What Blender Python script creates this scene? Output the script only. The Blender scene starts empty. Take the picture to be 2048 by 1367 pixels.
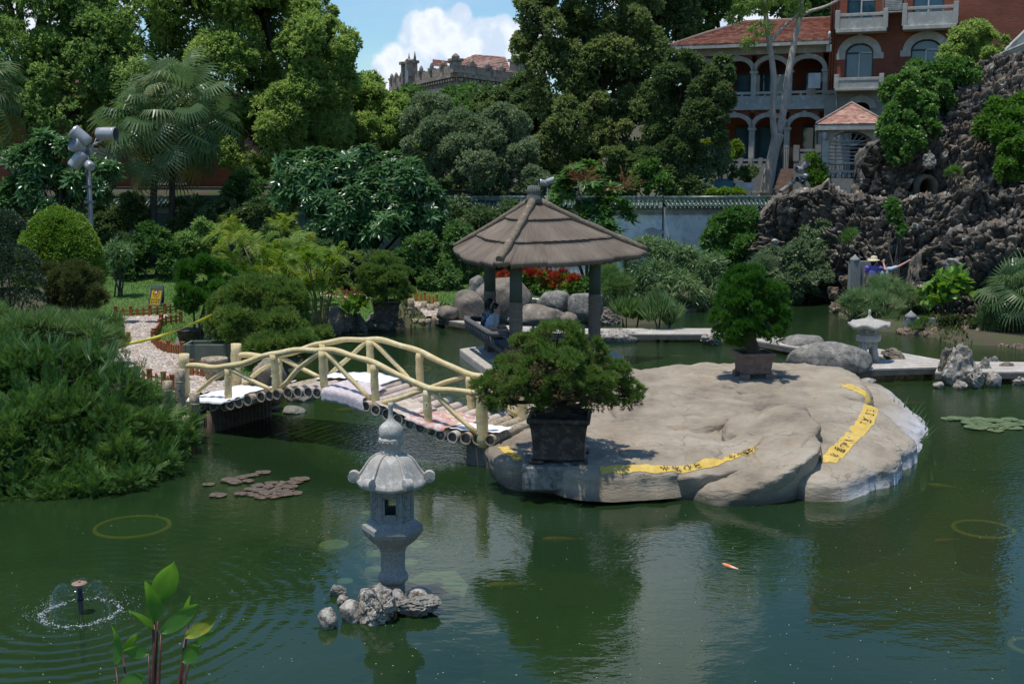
import bpy, math, random
import numpy as np
from mathutils import Vector
from mathutils.bvhtree import BVHTree
PI = math.pi
SC = bpy.context.scene
COL = SC.collection
rng = np.random.default_rng(7)
F_PX, HOR, CAM_H = 2300.0, 350.0, 4.2
PITCH = math.atan((683.5 - HOR) / F_PX)
_cp, _sp = math.cos(PITCH), math.sin(PITCH)
def ray(px, py):
 r = (px - 1024) / F_PX; u = (683.5 - py) / F_PX
 return np.array([r, _cp + u * _sp, -_sp + u * _cp])
def W(px, py, Y):
 d = ray(px, py); return np.array([0, 0, CAM_H]) + d * (Y / d[1])
def G(px, py, z=0.0):
 d = ray(px, py); return np.array([0, 0, CAM_H]) + d * ((z - CAM_H) / d[2])
def M(px, Y): return px / F_PX * Y
def _h(i, j, k, s):
 n = (i.astype(np.int64) * 374761393 + j.astype(np.int64) * 668265263 + k.astype(np.int64) * 2147483647 + s * 1274126177) & 0xFFFFFFFF
 n = ((n ^ (n >> 13)) * 1274126177) & 0xFFFFFFFF
 n = ((n ^ (n >> 16)) * 2246822519) & 0xFFFFFFFF
 return ((n ^ (n >> 15)) & 0xFFFFFF) / float(0xFFFFFF)
def vnoise(p, s=0):
 p = np.asarray(p, float); i = np.floor(p).astype(np.int64); f = p - i; f = f * f * (3 - 2 * f)
 o = 0
 for a in (0, 1):
  for b in (0, 1):
   for c in (0, 1):
    w = (f[:, 0] if a else 1 - f[:, 0]) * (f[:, 1] if b else 1 - f[:, 1]) * (f[:, 2] if c else 1 - f[:, 2])
    o = o + w * _h(i[:, 0] + a, i[:, 1] + b, i[:, 2] + c, s)
 return o * 2 - 1
def fbm(p, oct=4, s=0, gain=.5):
 p = np.asarray(p, float); o = 0; a = 1
 for k in range(oct):
  o = o + a * vnoise(p * (2.03 ** k) + 17.3 * k, s + k); a *= gain
 return o
def worley(p, s=0):
 p = np.asarray(p, float); i = np.floor(p).astype(np.int64)
 f1 = np.full(len(p), 9.); f2 = np.full(len(p), 9.); cid = np.zeros(len(p))
 for a in (-1, 0, 1):
  for b in (-1, 0, 1):
   for c in (-1, 0, 1):
    q = i + np.array([a, b, c])
    pt = q + np.stack([_h(q[:, 0], q[:, 1], q[:, 2], s + t) for t in (1, 2, 3)], 1)
    d = np.linalg.norm(p - pt, axis=1)
    m = d < f1
    f2 = np.where(m, f1, np.minimum(f2, d))
    cid = np.where(m, _h(q[:, 0], q[:, 1], q[:, 2], s + 9), cid)
    f1 = np.where(m, d, f1)
 return f1, f2, cid
def unit(v):
 v = np.asarray(v, float); n = np.linalg.norm(v, axis=-1, keepdims=True); return v / np.maximum(n, 1e-9)
def rdir(n, r=None):
 return unit((r or rng).normal(size=(n, 3)))
def _wloc(o):
 l = np.zeros(3)
 while o is not None:
  l = l + np.array(o.location); o = o.parent
 return l
class MB:
 def __init__(s): s.v = []; s.f = []; s.n = 0
 def add(s, v, f, mat=0, smooth=False):
  v = np.asarray(v, float).reshape(-1, 3)
  if isinstance(f, np.ndarray): f = [f]
  groups = {}
  for q in f:
   if isinstance(q, np.ndarray): groups.setdefault(q.shape[1], []).append(q)
   else: groups.setdefault(len(q), []).append(np.array([q]))
  for k, l in groups.items(): s.f.append((np.concatenate(l).astype(np.int64) + s.n, mat, smooth))
  s.v.append(v); s.n += len(v); return s
 def box(s, c, d, mat=0, rz=0.0, ax=None):
  x, y, z = [q / 2 for q in d]
  v = np.array([[-x, -y, -z], [x, -y, -z], [x, y, -z], [-x, y, -z], [-x, -y, z], [x, -y, z], [x, y, z], [-x, y, z]])
  if ax is not None: v = v @ np.array(ax)
  elif rz: v = v @ np.array([[math.cos(rz), math.sin(rz), 0], [-math.sin(rz), math.cos(rz), 0], [0, 0, 1]])
  return s.add(v + np.array(c), np.array([[3, 2, 1, 0], [4, 5, 6, 7], [0, 1, 5, 4], [1, 2, 6, 5], [2, 3, 7, 6], [3, 0, 4, 7]]), mat)
 def prism(s, poly, z0, z1, mat=0):
  p = np.asarray(poly, float); n = len(p)
  if p.shape[1] == 2: p = np.c_[p, np.zeros(n)]; lo = p + [0, 0, z0]; hi = p + [0, 0, z1]
  else: lo = p + np.array(z0); hi = p + np.array(z1)
  i = np.arange(n); j = (i + 1) % n
  return s.add(np.r_[lo, hi], [np.stack([i, j, j + n, i + n], 1), list(i[::-1]), list(i + n)], mat)
 def tube(s, pts, rad, n=8, mat=0, smooth=True, cap=True, bump=0, seed=0, sx=1.0):
  P = np.asarray(pts, float); m = len(P); R = np.full(m, rad, float) if np.isscalar(rad) else np.asarray(rad, float)
  T = np.zeros_like(P); T[1:-1] = P[2:] - P[:-2]; T[0] = P[1] - P[0]; T[-1] = P[-1] - P[-2]; T = unit(T)
  a = np.array([0, 0, 1.]) if abs(T[0][2]) < .9 else np.array([1., 0, 0])
  N = np.zeros_like(P); N[0] = unit(np.cross(T[0], a))
  for i in range(1, m):
   q = N[i - 1] - T[i] * np.dot(N[i - 1], T[i]); N[i] = unit(q)
  B = np.cross(T, N); th = np.linspace(0, 2 * PI, n, endpoint=False)
  off = (N[:, None] * np.cos(th)[None, :, None] * sx + B[:, None] * np.sin(th)[None, :, None])
  v = P[:, None] + off * R[:, None, None]
  if bump:
   nn = fbm(v.reshape(-1, 3) / (3 * R.max()) + seed, 3, seed).reshape(m, n, 1); v = P[:, None] + off * (R[:, None, None] * (1 + bump * nn))
  i = np.arange(m - 1)[:, None] * n; j = np.arange(n)[None]; k = (np.arange(n) + 1)[None] % n
  q = np.stack([i + j, i + k, i + n + k, i + n + j], -1).reshape(-1, 4)
  b = s.n; s.add(v, q, mat, smooth)
  if cap:
   s.f.append((np.array([np.arange(n)[::-1] + b]), mat, False)); s.f.append((np.array([np.arange(n) + b + (m - 1) * n]), mat, False))
  return s
 def lathe(s, prof, c=(0, 0, 0), n=24, mat=0, smooth=True, ang0=0.0, cap=True, poly=False, ax=None):
  pr = np.asarray(prof, float); m = len(pr); th = np.linspace(0, 2 * PI, n, endpoint=False) + ang0
  v = np.stack([pr[:, :1] * np.cos(th), pr[:, :1] * np.sin(th), np.repeat(pr[:, 1:2], n, 1)], -1)
  if ax is not None: v = v @ np.array(ax)
  i = np.arange(m - 1)[:, None] * n; j = np.arange(n)[None]; k = (np.arange(n) + 1)[None] % n
  q = np.stack([i + j, i + k, i + n + k, i + n + j], -1).reshape(-1, 4)
  b = s.n; s.add(v + np.array(c), q, mat, smooth)
  if cap:
   s.f.append((np.array([np.arange(n)[::-1] + b]), mat, False)); s.f.append((np.array([np.arange(n) + b + (m - 1) * n]), mat, False))
  return s
 def grid(s, V, mat=0, smooth=True):
  a, b = V.shape[:2]; i = np.arange(a - 1)[:, None] * b; j = np.arange(b - 1)[None]
  return s.add(V, np.stack([i + j, i + j + 1, i + b + j + 1, i + b + j], -1).reshape(-1, 4), mat, smooth)
 def stamp(s, tv, tf, P, X, Y, Z, S=None, mat=0, smooth=False):
  """tv template (m,3); P (n,3); X,Y,Z axes (n,3); S (n,) or (n,3)"""
  tv = np.asarray(tv, float); n = len(P); m = len(tv)
  S = np.ones((n, 3)) if S is None else (np.repeat(np.asarray(S, float)[:, None], 3, 1) if np.ndim(S) == 1 else np.asarray(S, float))
  v = P[:, None] + (tv[None, :, 0:1] * S[:, None, 0:1]) * X[:, None] + (tv[None, :, 1:2] * S[:, None, 1:2]) * Y[:, None] + (tv[None, :, 2:3] * S[:, None, 2:3]) * Z[:, None]
  for k, q in enumerate(tf): tf[k] = np.asarray(q)
  fs = [(q[None] + (np.arange(n) * m)[:, None, None]).reshape(-1, q.shape[1]) for q in tf]
  return s.add(v, fs, mat, smooth)
 def build(s, name, mats, parent=None, origin=None, uv=None):
  V = np.concatenate(s.v) if s.v else np.zeros((0, 3))
  if parent is not None: org = _wloc(parent)
  elif origin is not None: org = np.array(origin, float)
  else: org = np.array([(V[:, 0].min() + V[:, 0].max()) / 2, (V[:, 1].min() + V[:, 1].max()) / 2, V[:, 2].min()])
  V = V - org
  me = bpy.data.meshes.new(name); me.vertices.add(len(V)); me.vertices.foreach_set('co', V.astype(np.float32).ravel())
  nl = sum(f.size for f, _, _ in s.f); npo = sum(len(f) for f, _, _ in s.f)
  me.loops.add(nl); me.polygons.add(npo)
  me.loops.foreach_set('vertex_index', np.concatenate([f.ravel() for f, _, _ in s.f]).astype(np.int32))
  tot = np.concatenate([np.full(len(f), f.shape[1]) for f, _, _ in s.f]); st = np.r_[0, np.cumsum(tot)[:-1]]
  me.polygons.foreach_set('loop_start', st.astype(np.int32))
  me.polygons.foreach_set('material_index', np.concatenate([np.full(len(f), m) for f, m, _ in s.f]).astype(np.int32))
  me.polygons.foreach_set('use_smooth', np.concatenate([np.full(len(f), sm) for f, _, sm in s.f]).astype(bool))
  me.update(calc_edges=True)
  for m in (mats if isinstance(mats, (list, tuple)) else [mats]): me.materials.append(m)
  o = bpy.data.objects.new(name, me); COL.objects.link(o)
  if parent is not None: o.parent = parent
  else: o.location = org
  return o
def bev(o, w=.012, seg=2):
 m = o.modifiers.new('bevel', 'BEVEL'); m.width = w; m.segments = seg; m.limit_method = 'ANGLE'; m.angle_limit = math.radians(40); return o
def tag(o, label=None, cat=None, group=None, kind=None):
 if label: o['label'] = label
 if cat: o['category'] = cat
 if group: o['group'] = group
 if kind: o['kind'] = kind
 return o
def thing(name, label, cat, loc=(0, 0, 0), group=None):
 o = bpy.data.objects.new(name, None); COL.objects.link(o); o.empty_display_size = .1
 o.location = tuple(float(q) for q in loc); return tag(o, label, cat, group)
def copy_tree(o, parent=None):
 c = o.copy(); COL.objects.link(c)
 if parent is not None: c.parent = parent
 for ch in [x for x in bpy.data.objects if x.parent == o]: copy_tree(ch, c)
 return c
def nt(name):
 m = bpy.data.materials.new(name); m.use_nodes = True; t = m.node_tree
 for n in list(t.nodes): t.nodes.remove(n)
 out = t.nodes.new('ShaderNodeOutputMaterial')
 N = lambda typ, **k: _n(t, typ, k)
 return m, t, out, N
def _n(t, typ, k):
 n = t.nodes.new('ShaderNode' + typ)
 for a, b in k.items():
  if a.startswith('i_'): n.inputs[a[2:].replace('_', ' ')].default_value = b
  elif a.isdigit(): n.inputs[int(a)].default_value = b
  else: setattr(n, a, b)
 return n
def c4(c): return (c[0], c[1], c[2], 1)
def ramp(t, pts):
 r = t.nodes.new('ShaderNodeValToRGB'); e = r.color_ramp.elements
 while len(e) < len(pts): e.new(.5)
 for i, (p, c) in enumerate(pts): e[i].position = p; e[i].color = c4(c)
 return r
def pmat(name, c1, c2=None, scale=4.0, rough=.85, bump=.25, bdist=.02, detail=8, spec=.3, stretch=(1, 1, 1), c3=None, metal=0, spots=None, sscale=30, coat=0, lo=.35, hi=.65, world=False):
 m, t, out, N = nt(name); L = t.links.new
 tc = N('TexCoord'); mp = N('Mapping'); mp.inputs['Scale'].default_value = stretch
 if world:
  g = N('NewGeometry'); L(g.outputs['Position'], mp.inputs['Vector'])
 else: L(tc.outputs['Object'], mp.inputs['Vector'])
 b = N('BsdfPrincipled', i_Roughness=rough, i_Metallic=metal); b.inputs['Specular IOR Level'].default_value = spec
 if coat: b.inputs['Coat Weight'].default_value = coat; b.inputs['Coat Roughness'].default_value = .08
 c2 = c2 or tuple(q * .7 for q in c1)
 no = N('TexNoise', i_Scale=scale, i_Detail=float(detail), i_Roughness=.62); L(mp.outputs[0], no.inputs['Vector'])
 pts = [(lo, c1), (hi, c2)] if c3 is None else [(lo, c1), ((lo + hi) / 2, c2), (hi, c3)]
 r = ramp(t, pts); L(no.outputs['Fac'], r.inputs['Fac']); colr = r.outputs['Color']
 if spots:
  n2 = N('TexNoise', i_Scale=sscale, i_Detail=4.0, i_Roughness=.7); L(mp.outputs[0], n2.inputs['Vector'])
  r2 = ramp(t, [(.5, (0, 0, 0)), (.62, (1, 1, 1))]); L(n2.outputs['Fac'], r2.inputs['Fac'])
  mx = N('MixRGB'); mx.inputs['Color2'].default_value = c4(spots); L(r2.outputs['Color'], mx.inputs['Fac']); L(colr, mx.inputs['Color1']); colr = mx.outputs['Color']
 L(colr, b.inputs['Base Color'])
 if bump:
  n3 = N('TexNoise', i_Scale=scale * 5, i_Detail=8.0, i_Roughness=.68); L(mp.outputs[0], n3.inputs['Vector'])
  bp = N('Bump', i_Strength=bump, i_Distance=bdist); L(n3.outputs['Fac'], bp.inputs['Height']); L(bp.outputs[0], b.inputs['Normal'])
 L(b.outputs[0], out.inputs['Surface']); return m
def fol(name, c1, c2, c3=None, trans=.35, rough=.5, spec=.22, big=.5):
 m, t, out, N = nt(name); L = t.links.new
 g = N('NewGeometry'); tc = N('TexCoord')
 pts = [(0, c1), (1, c2)] if c3 is None else [(0, c1), (.55, c2), (1, c3)]
 no = N('TexNoise', i_Scale=big, i_Detail=3.0); L(tc.outputs['Object'], no.inputs['Vector'])
 ad = N('Math', operation='MULTIPLY_ADD'); L(g.outputs['Random Per Island'], ad.inputs[0]); ad.inputs[1].default_value = .65
 sb = N('Math', operation='MULTIPLY_ADD'); L(no.outputs['Fac'], sb.inputs[0]); sb.inputs[1].default_value = 1.4; sb.inputs[2].default_value = -.52
 L(sb.outputs[0], ad.inputs[2])
 r = ramp(t, pts); L(ad.outputs[0], r.inputs['Fac'])
 b = N('BsdfPrincipled', i_Roughness=rough); b.inputs['Specular IOR Level'].default_value = spec * .6; L(r.outputs['Color'], b.inputs['Base Color'])
 tr = N('BsdfTranslucent'); hs = N('HueSaturation', i_Hue=.485, i_Saturation=1.1, i_Value=1.6); L(r.outputs['Color'], hs.inputs['Color']); L(hs.outputs[0], tr.inputs['Color'])
 mx = N('MixShader'); mx.inputs[0].default_value = trans; L(b.outputs[0], mx.inputs[1]); L(tr.outputs[0], mx.inputs[2])
 L(mx.outputs[0], out.inputs['Surface']); return m
import bmesh
def _ico(sub):
 bm = bmesh.new(); bmesh.ops.create_icosphere(bm, subdivisions=sub, radius=1)
 v = np.array([q.co[:] for q in bm.verts]); f = np.array([[w.index for w in q.verts] for q in bm.faces]); bm.free(); return v, f
ICO = {k: _ico(k) for k in (1, 2, 3, 4, 5)}
def rock_mesh(mb, c, d, seed, kind='boulder', sub=4, rz=0.0, tilt=0.0, mat=0):
 v, f = ICO[sub]; v = v.copy()
 if kind == 'boulder':
  k = fbm(v * 1.1 + seed * 3.7, 3, seed); v = v * (1 + .22 * k[:, None]); k = fbm(v * 4 + seed, 4, seed + 5); v = v * (1 + .035 * k[:, None])
  v = np.sign(v) * np.abs(v) ** .88
  for q in rdir(8, np.random.default_rng(seed + 50)): dd = v @ q; v = v - np.maximum(dd - .80, 0)[:, None] * q * .72
 else:
  k = fbm(v * .9 + seed * 3.1, 3, seed); v = v * (1 + .42 * k)[:, None]; ax_ = rdir(7, np.random.default_rng(seed))
  for q in ax_: dd = v @ q; v = v - np.maximum(dd - .62, 0)[:, None] * q * .8          # chipped flat faces
  w_ = v + .18 * np.stack([fbm(v * 2 + 5 * j + seed, 2, seed + j) for j in range(3)], 1)
  f1, f2, ci = worley(w_ * np.array([1.5, 1.5, 3.6]) + seed * 5.1, seed); g = np.minimum(f2 - f1, .3) / .3
  v = v * (1.06 - .26 * (1 - g) ** 2 * (ci > .3) + .10 * (ci - .5))[:, None]
  v = v * (1 + .05 * fbm(v * np.array([5, 5, 9]), 4, seed + 2))[:, None]
 v = v * np.array(d)
 ct, st = math.cos(tilt), math.sin(tilt); v = v @ np.array([[ct, 0, st], [0, 1, 0], [-st, 0, ct]])
 cr, sr = math.cos(rz), math.sin(rz); v = v @ np.array([[cr, sr, 0], [-sr, cr, 0], [0, 0, 1]])
 mb.add(v + np.array(c), f, mat, kind == 'boulder'); return mb
LEAF = (np.array([[0, 0, 0], [.5, .5, .08], [1, 0, -.06], [.5, -.5, .08]]), [np.array([[0, 1, 2, 3]])])
LEAF6 = (np.array([[0, 0, 0], [.35, .42, .07], [.75, .32, .0], [1, 0, -.12], [.75, -.32, .0], [.35, -.42, .07], [.35, 0, 0], [.75, 0, -.05]]),
         [np.array([[0, 6, 1, 1]])[:, :3], np.array([[0, 5, 6]]), np.array([[6, 7, 2, 1], [5, 4, 7, 6]]), np.array([[7, 3, 2], [4, 3, 7]])])
def blade(n=7, spread=.45, w=.07, seed=1):
 r = np.random.default_rng(seed); v = [[0, 0, 0]]; f = []
 for i in range(n):
  a = 2 * PI * i / n + r.uniform(-.3, .3); sp = spread * r.uniform(.3, 1); l = r.uniform(.65, 1)
  tip = np.array([l * math.cos(sp), l * math.sin(sp) * math.cos(a), l * math.sin(sp) * math.sin(a)]); q = np.array([0, -math.sin(a), math.cos(a)]) * w
  b = .35 * tip; v += [list(b + q), list(tip), list(b - q)]; k = len(v); f.append([0, k - 3, k - 2, k - 1])
 return np.array(v), [np.array(f)]
def frames(D, up=(0, 0, 1), jit=.0):
 X = unit(D); U = np.broadcast_to(np.array(up, float), X.shape) + rng.normal(size=X.shape) * jit
 Yv = np.cross(U, X); bad = np.linalg.norm(Yv, axis=1) < 1e-4; Yv[bad] = [0, 1, 0]; Yv = unit(Yv); return X, Yv, np.cross(X, Yv)
def lobes_px(L):
 out = []
 for q in L:
  px, py, r, Y = q[:4]; sq = q[4] if len(q) > 4 else 1.0; dy = q[5] if len(q) > 5 else 1.0
  R = M(r, Y); out.append((W(px, py, Y), np.array([R, R * dy, R * sq])))
 return out
def shell_pts(lobes, n, sub=9, subr=.42, up=.25, shell=.35):
 """points and outward dirs on clumpy lobes"""
 A = np.array([l[1][0] * l[1][2] + .3 * l[1][1] * l[1][0] for l in lobes]); cnt = np.maximum((A / A.sum() * n).astype(int), 10)
 P = []; D = []
 for (c, R), k in zip(lobes, cnt):
  if sub == 0:
   dd = rdir(k); dd[:, 2] = np.abs(dd[:, 2]) * .9 - .15 * (rng.random(k) < .3); dd = unit(dd); q = dd * (1 - shell * rng.random(k) + .04 * fbm(dd * 4, 3, 6))[:, None]; P.append(c + q * R); D.append(unit(dd / R)); continue
  ns = max(3, int(sub)); d = rdir(ns); d[:, 2] += up; d = unit(d)
  sc = d * (1 - subr * .75); sr = subr * rng.uniform(.45, 1.35, ns); sc = sc * rng.uniform(.8, 1.12, (ns, 1))
  w = rng.choice(ns, k); dd = rdir(k); dd = unit(dd + .55 * d[w] + np.array([0, 0, up * .6]))
  q = sc[w] + dd * (sr[w] * (1 - shell * rng.random(k) ** 1.5))[:, None]
  P.append(c + q * R); D.append(unit(dd * np.array([1, 1, 1.0])))
 return np.concatenate(P), np.concatenate(D)
def leafy(mb, lobes, n, Ln, Wd, bunch=6, sub=9, subr=.42, up=.25, droop=.0, spread=1.0, tmpl=LEAF, mat=0, shell=.35, jl=.3, face=.6):
 nt_ = max(1, n // bunch); P, D = shell_pts(lobes, nt_, sub, subr, up, shell)
 P = np.repeat(P, bunch, 0); D = np.repeat(D, bunch, 0); k = len(P)
 ax = unit(D + rdir(k) * spread + np.array([0, 0, -droop])); P = P + rdir(k) * Ln * .35
 nrm = unit(D * face + np.array([0, 0, .5]) + rdir(k) * .6)
 Y_ = unit(np.cross(nrm, ax)); Z_ = np.cross(ax, Y_)
 l = Ln * rng.uniform(1 - jl, 1 + jl, k); S = np.stack([l, l * Wd / Ln, l], 1)
 return mb.stamp(tmpl[0], list(tmpl[1]), P, ax, Y_, Z_, S, mat)
def tufty(mb, lobes, n, Ln, tm, sub=10, subr=.4, up=.35, rnd=.5, lift=.35, mat=0, shell=.5):
 P, D = shell_pts(lobes, n, sub, subr, up, shell); k = len(P)
 X, Y_, Z_ = frames(unit(D + rdir(k) * rnd + np.array([0, 0, lift])), jit=.6)
 return mb.stamp(tm[0], list(tm[1]), P, X, Y_, Z_, Ln * rng.uniform(.65, 1.3, k), mat)
def limb(mb, a, b, r0, r1, seed=0, sag=.0, n=9, wob=.06, seg=7):
 a = np.array(a, float); b = np.array(b, float); t = np.linspace(0, 1, seg)[:, None]; p = a + (b - a) * t
 L = np.linalg.norm(b - a); p = p + np.stack([fbm(np.c_[t[:, 0] * 2 + seed, t[:, 0] * 0 + k * 9.1, t[:, 0] * 0], 2, seed + k) for k in range(3)], 1) * wob * L * (t * (1 - t) * 4) ** .7
 p[:, 2] += (t[:, 0] * (1 - t[:, 0])) * sag * L
 return mb.tube(p, np.linspace(r0, r1, seg), n, bump=.08, seed=seed)
def tree(name, label, cat, base, fork, lobes, crown_fn, bark, leafm, r0=.3, group=None, limbs=True, seed=0, crown_name='crown'):
 base = np.array(base, float); t = thing(name, label, cat, base, group); mb = MB(); fk = np.array(fork, float)
 limb(mb, base - [0, 0, .15], fk, r0, r0 * .7, seed, seg=9, wob=.03)
 if limbs:
  for i, (c, R) in enumerate(lobes):
   e = c + np.array([0, 0, -.2]) * R; s_ = fk + (base - fk) * rng.uniform(0, .25)
   limb(mb, s_, e, r0 * .5, r0 * .08, seed + i + 1, sag=.15)
   for k in range(3): limb(mb, fk + (e - fk) * rng.uniform(.5, .8), c + rdir(1)[0] * R * .75, r0 * .14, r0 * .04, seed + 7 * i + k, n=5, seg=5)
 mb.build('trunk', bark, t)
 m2 = MB(); crown_fn(m2, lobes); m2.build(crown_name, leafm, t); return t
STONE = pmat('granite', (.44, .40, .345), (.35, .325, .28), 9, .9, .35, .01, c3=(.58, .56, .52), spots=(.27, .265, .25), sscale=85)
STONE_D = pmat('granite_dark', (.30, .30, .275), (.22, .225, .21), 9, .9, .4, .01, spots=(.15, .15, .135), sscale=60)
ISLE = pmat('island_rock', (.44, .37, .275), (.34, .29, .225), 1.1, .9, .5, .03, c3=(.50, .44, .35), spots=(.30, .235, .165), sscale=2.2, stretch=(1, 1, 3))
BOULD = pmat('boulder_rock', (.25, .205, .155), (.16, .135, .105), 3, .9, .5, .02, c3=(.32, .265, .205), spots=(.13, .115, .10), sscale=7)
BOULD_G = pmat('grey_rock', (.27, .25, .212), (.175, .165, .14), 3.5, .9, .55, .03, c3=(.34, .315, .27), spots=(.11, .11, .10), sscale=9)
BOULD_O = pmat('ochre_rock', (.28, .20, .13), (.14, .10, .07), 4, .9, .6, .03, c3=(.36, .28, .20), spots=(.08, .065, .05), sscale=9)
CRAG = pmat('craggy_stone', (.48, .44, .38), (.27, .235, .195), 7, .9, .8, .03, c3=(.56, .52, .46), spots=(.10, .085, .06), sscale=13)
CREAM = pmat('cream_paint', (.66, .54, .29), (.57, .45, .22), 5, .6, .5, .012, c3=(.70, .60, .37), spots=(.54, .42, .21), sscale=16)
CEM = pmat('cement', (.44, .36, .25), (.32, .26, .18), 6, .9, .4, .01, c3=(.50, .42, .31), spots=(.16, .13, .10), sscale=18)
LOGEND = pmat('log_core', (.20, .17, .13), (.12, .10, .078), 12, .95, .4, .01)
DECK = pmat('deck_cement', (.52, .43, .36), (.42, .34, .28), 5, .9, .3, .01, c3=(.58, .50, .43))
SLAB = pmat('walkway_slab', (.46, .42, .36), (.38, .34, .29), 3, .92, .3, .01, c3=(.52, .48, .42), spots=(.30, .27, .23), sscale=22)
SLAB_D = pmat('slab_side', (.17, .15, .125), (.10, .09, .075), 6, .95, .5, .02)
DIRT = pmat('soil', (.07, .055, .038), (.045, .04, .025), 3, 1, .4, .03)
MUD = pmat('pond_mud', (.03, .042, .016), (.02, .03, .012), 1.2, 1, .2, .02)
BARK = pmat('bark', (.10, .085, .07), (.055, .048, .04), 5, .95, .7, .03, stretch=(3, 3, .6))
BARK_P = pmat('pale_bark', (.43, .385, .33), (.35, .31, .26), 2.5, .85, .3, .01, c3=(.48, .44, .385), spots=(.29, .25, .21), sscale=5, stretch=(1.6, 1.6, .6))
POT = pmat('brown_glaze', (.045, .033, .027), (.028, .022, .019), 5, .5, .2, .004, spots=(.10, .085, .075), sscale=10)
POT_R = pmat('red_clay', (.20, .14, .115), (.15, .10, .082), 6, .85, .3, .006, spots=(.13, .09, .075), sscale=12)
TERRA = pmat('terracotta', (.30, .12, .06), (.22, .085, .045), 6, .8, .2, .004)
WOOD = pmat('stained_wood', (.36, .125, .042), (.24, .08, .03), 8, .6, .3, .004, stretch=(4, 4, 1), c3=(.42, .17, .06))
WOOD_Y = pmat('yellow_wood', (.42, .21, .045), (.30, .15, .035), 8, .6, .3, .004, stretch=(4, 4, 1))
WHITE = pmat('white_sheet', (.80, .80, .78), (.74, .73, .70), 3, .8, .25, .01)
GREYM = pmat('grey_metal', (.13, .145, .155), (.10, .11, .12), 4, .45, .05, .002, metal=.3)
LAMPM = pmat('lamp_metal', (.40, .40, .40), (.33, .33, .33), 4, .4, .05, .002, metal=.3)
DGLASS = pmat('lamp_glass', (.05, .055, .065), None, 4, .1, 0, spec=.8)
YELLOW = pmat('yellow_paint', (.62, .41, .06), (.54, .36, .07), 6, .85, .6, .01, c3=(.66, .47, .12), spots=(.50, .37, .13), sscale=14)
INK = pmat('black_paint', (.03, .03, .03), None, 4, .8, 0)
PLASTER = pmat('white_plaster', (.74, .73, .69), (.66, .65, .61), 1.2, .9, .1, .01, c3=(.78, .77, .73), spots=(.52, .535, .53), sscale=2)
TRIM = pmat('grey_stucco', (.40, .40, .375), (.31, .31, .29), 3, .9, .3, .01, c3=(.46, .455, .43), spots=(.22, .225, .205), sscale=4)
TILE_G = pmat('green_glaze', (.045, .085, .062), (.03, .055, .042), 5, .28, .15, .004, spec=.6, spots=(.15, .18, .155), sscale=9)
SKIN = pmat('skin', (.50, .30, .21), (.47, .27, .19), 6, .5, 0)
HAIR = pmat('black_hair', (.012, .010, .009), None, 10, .45, .2, .004)
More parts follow.
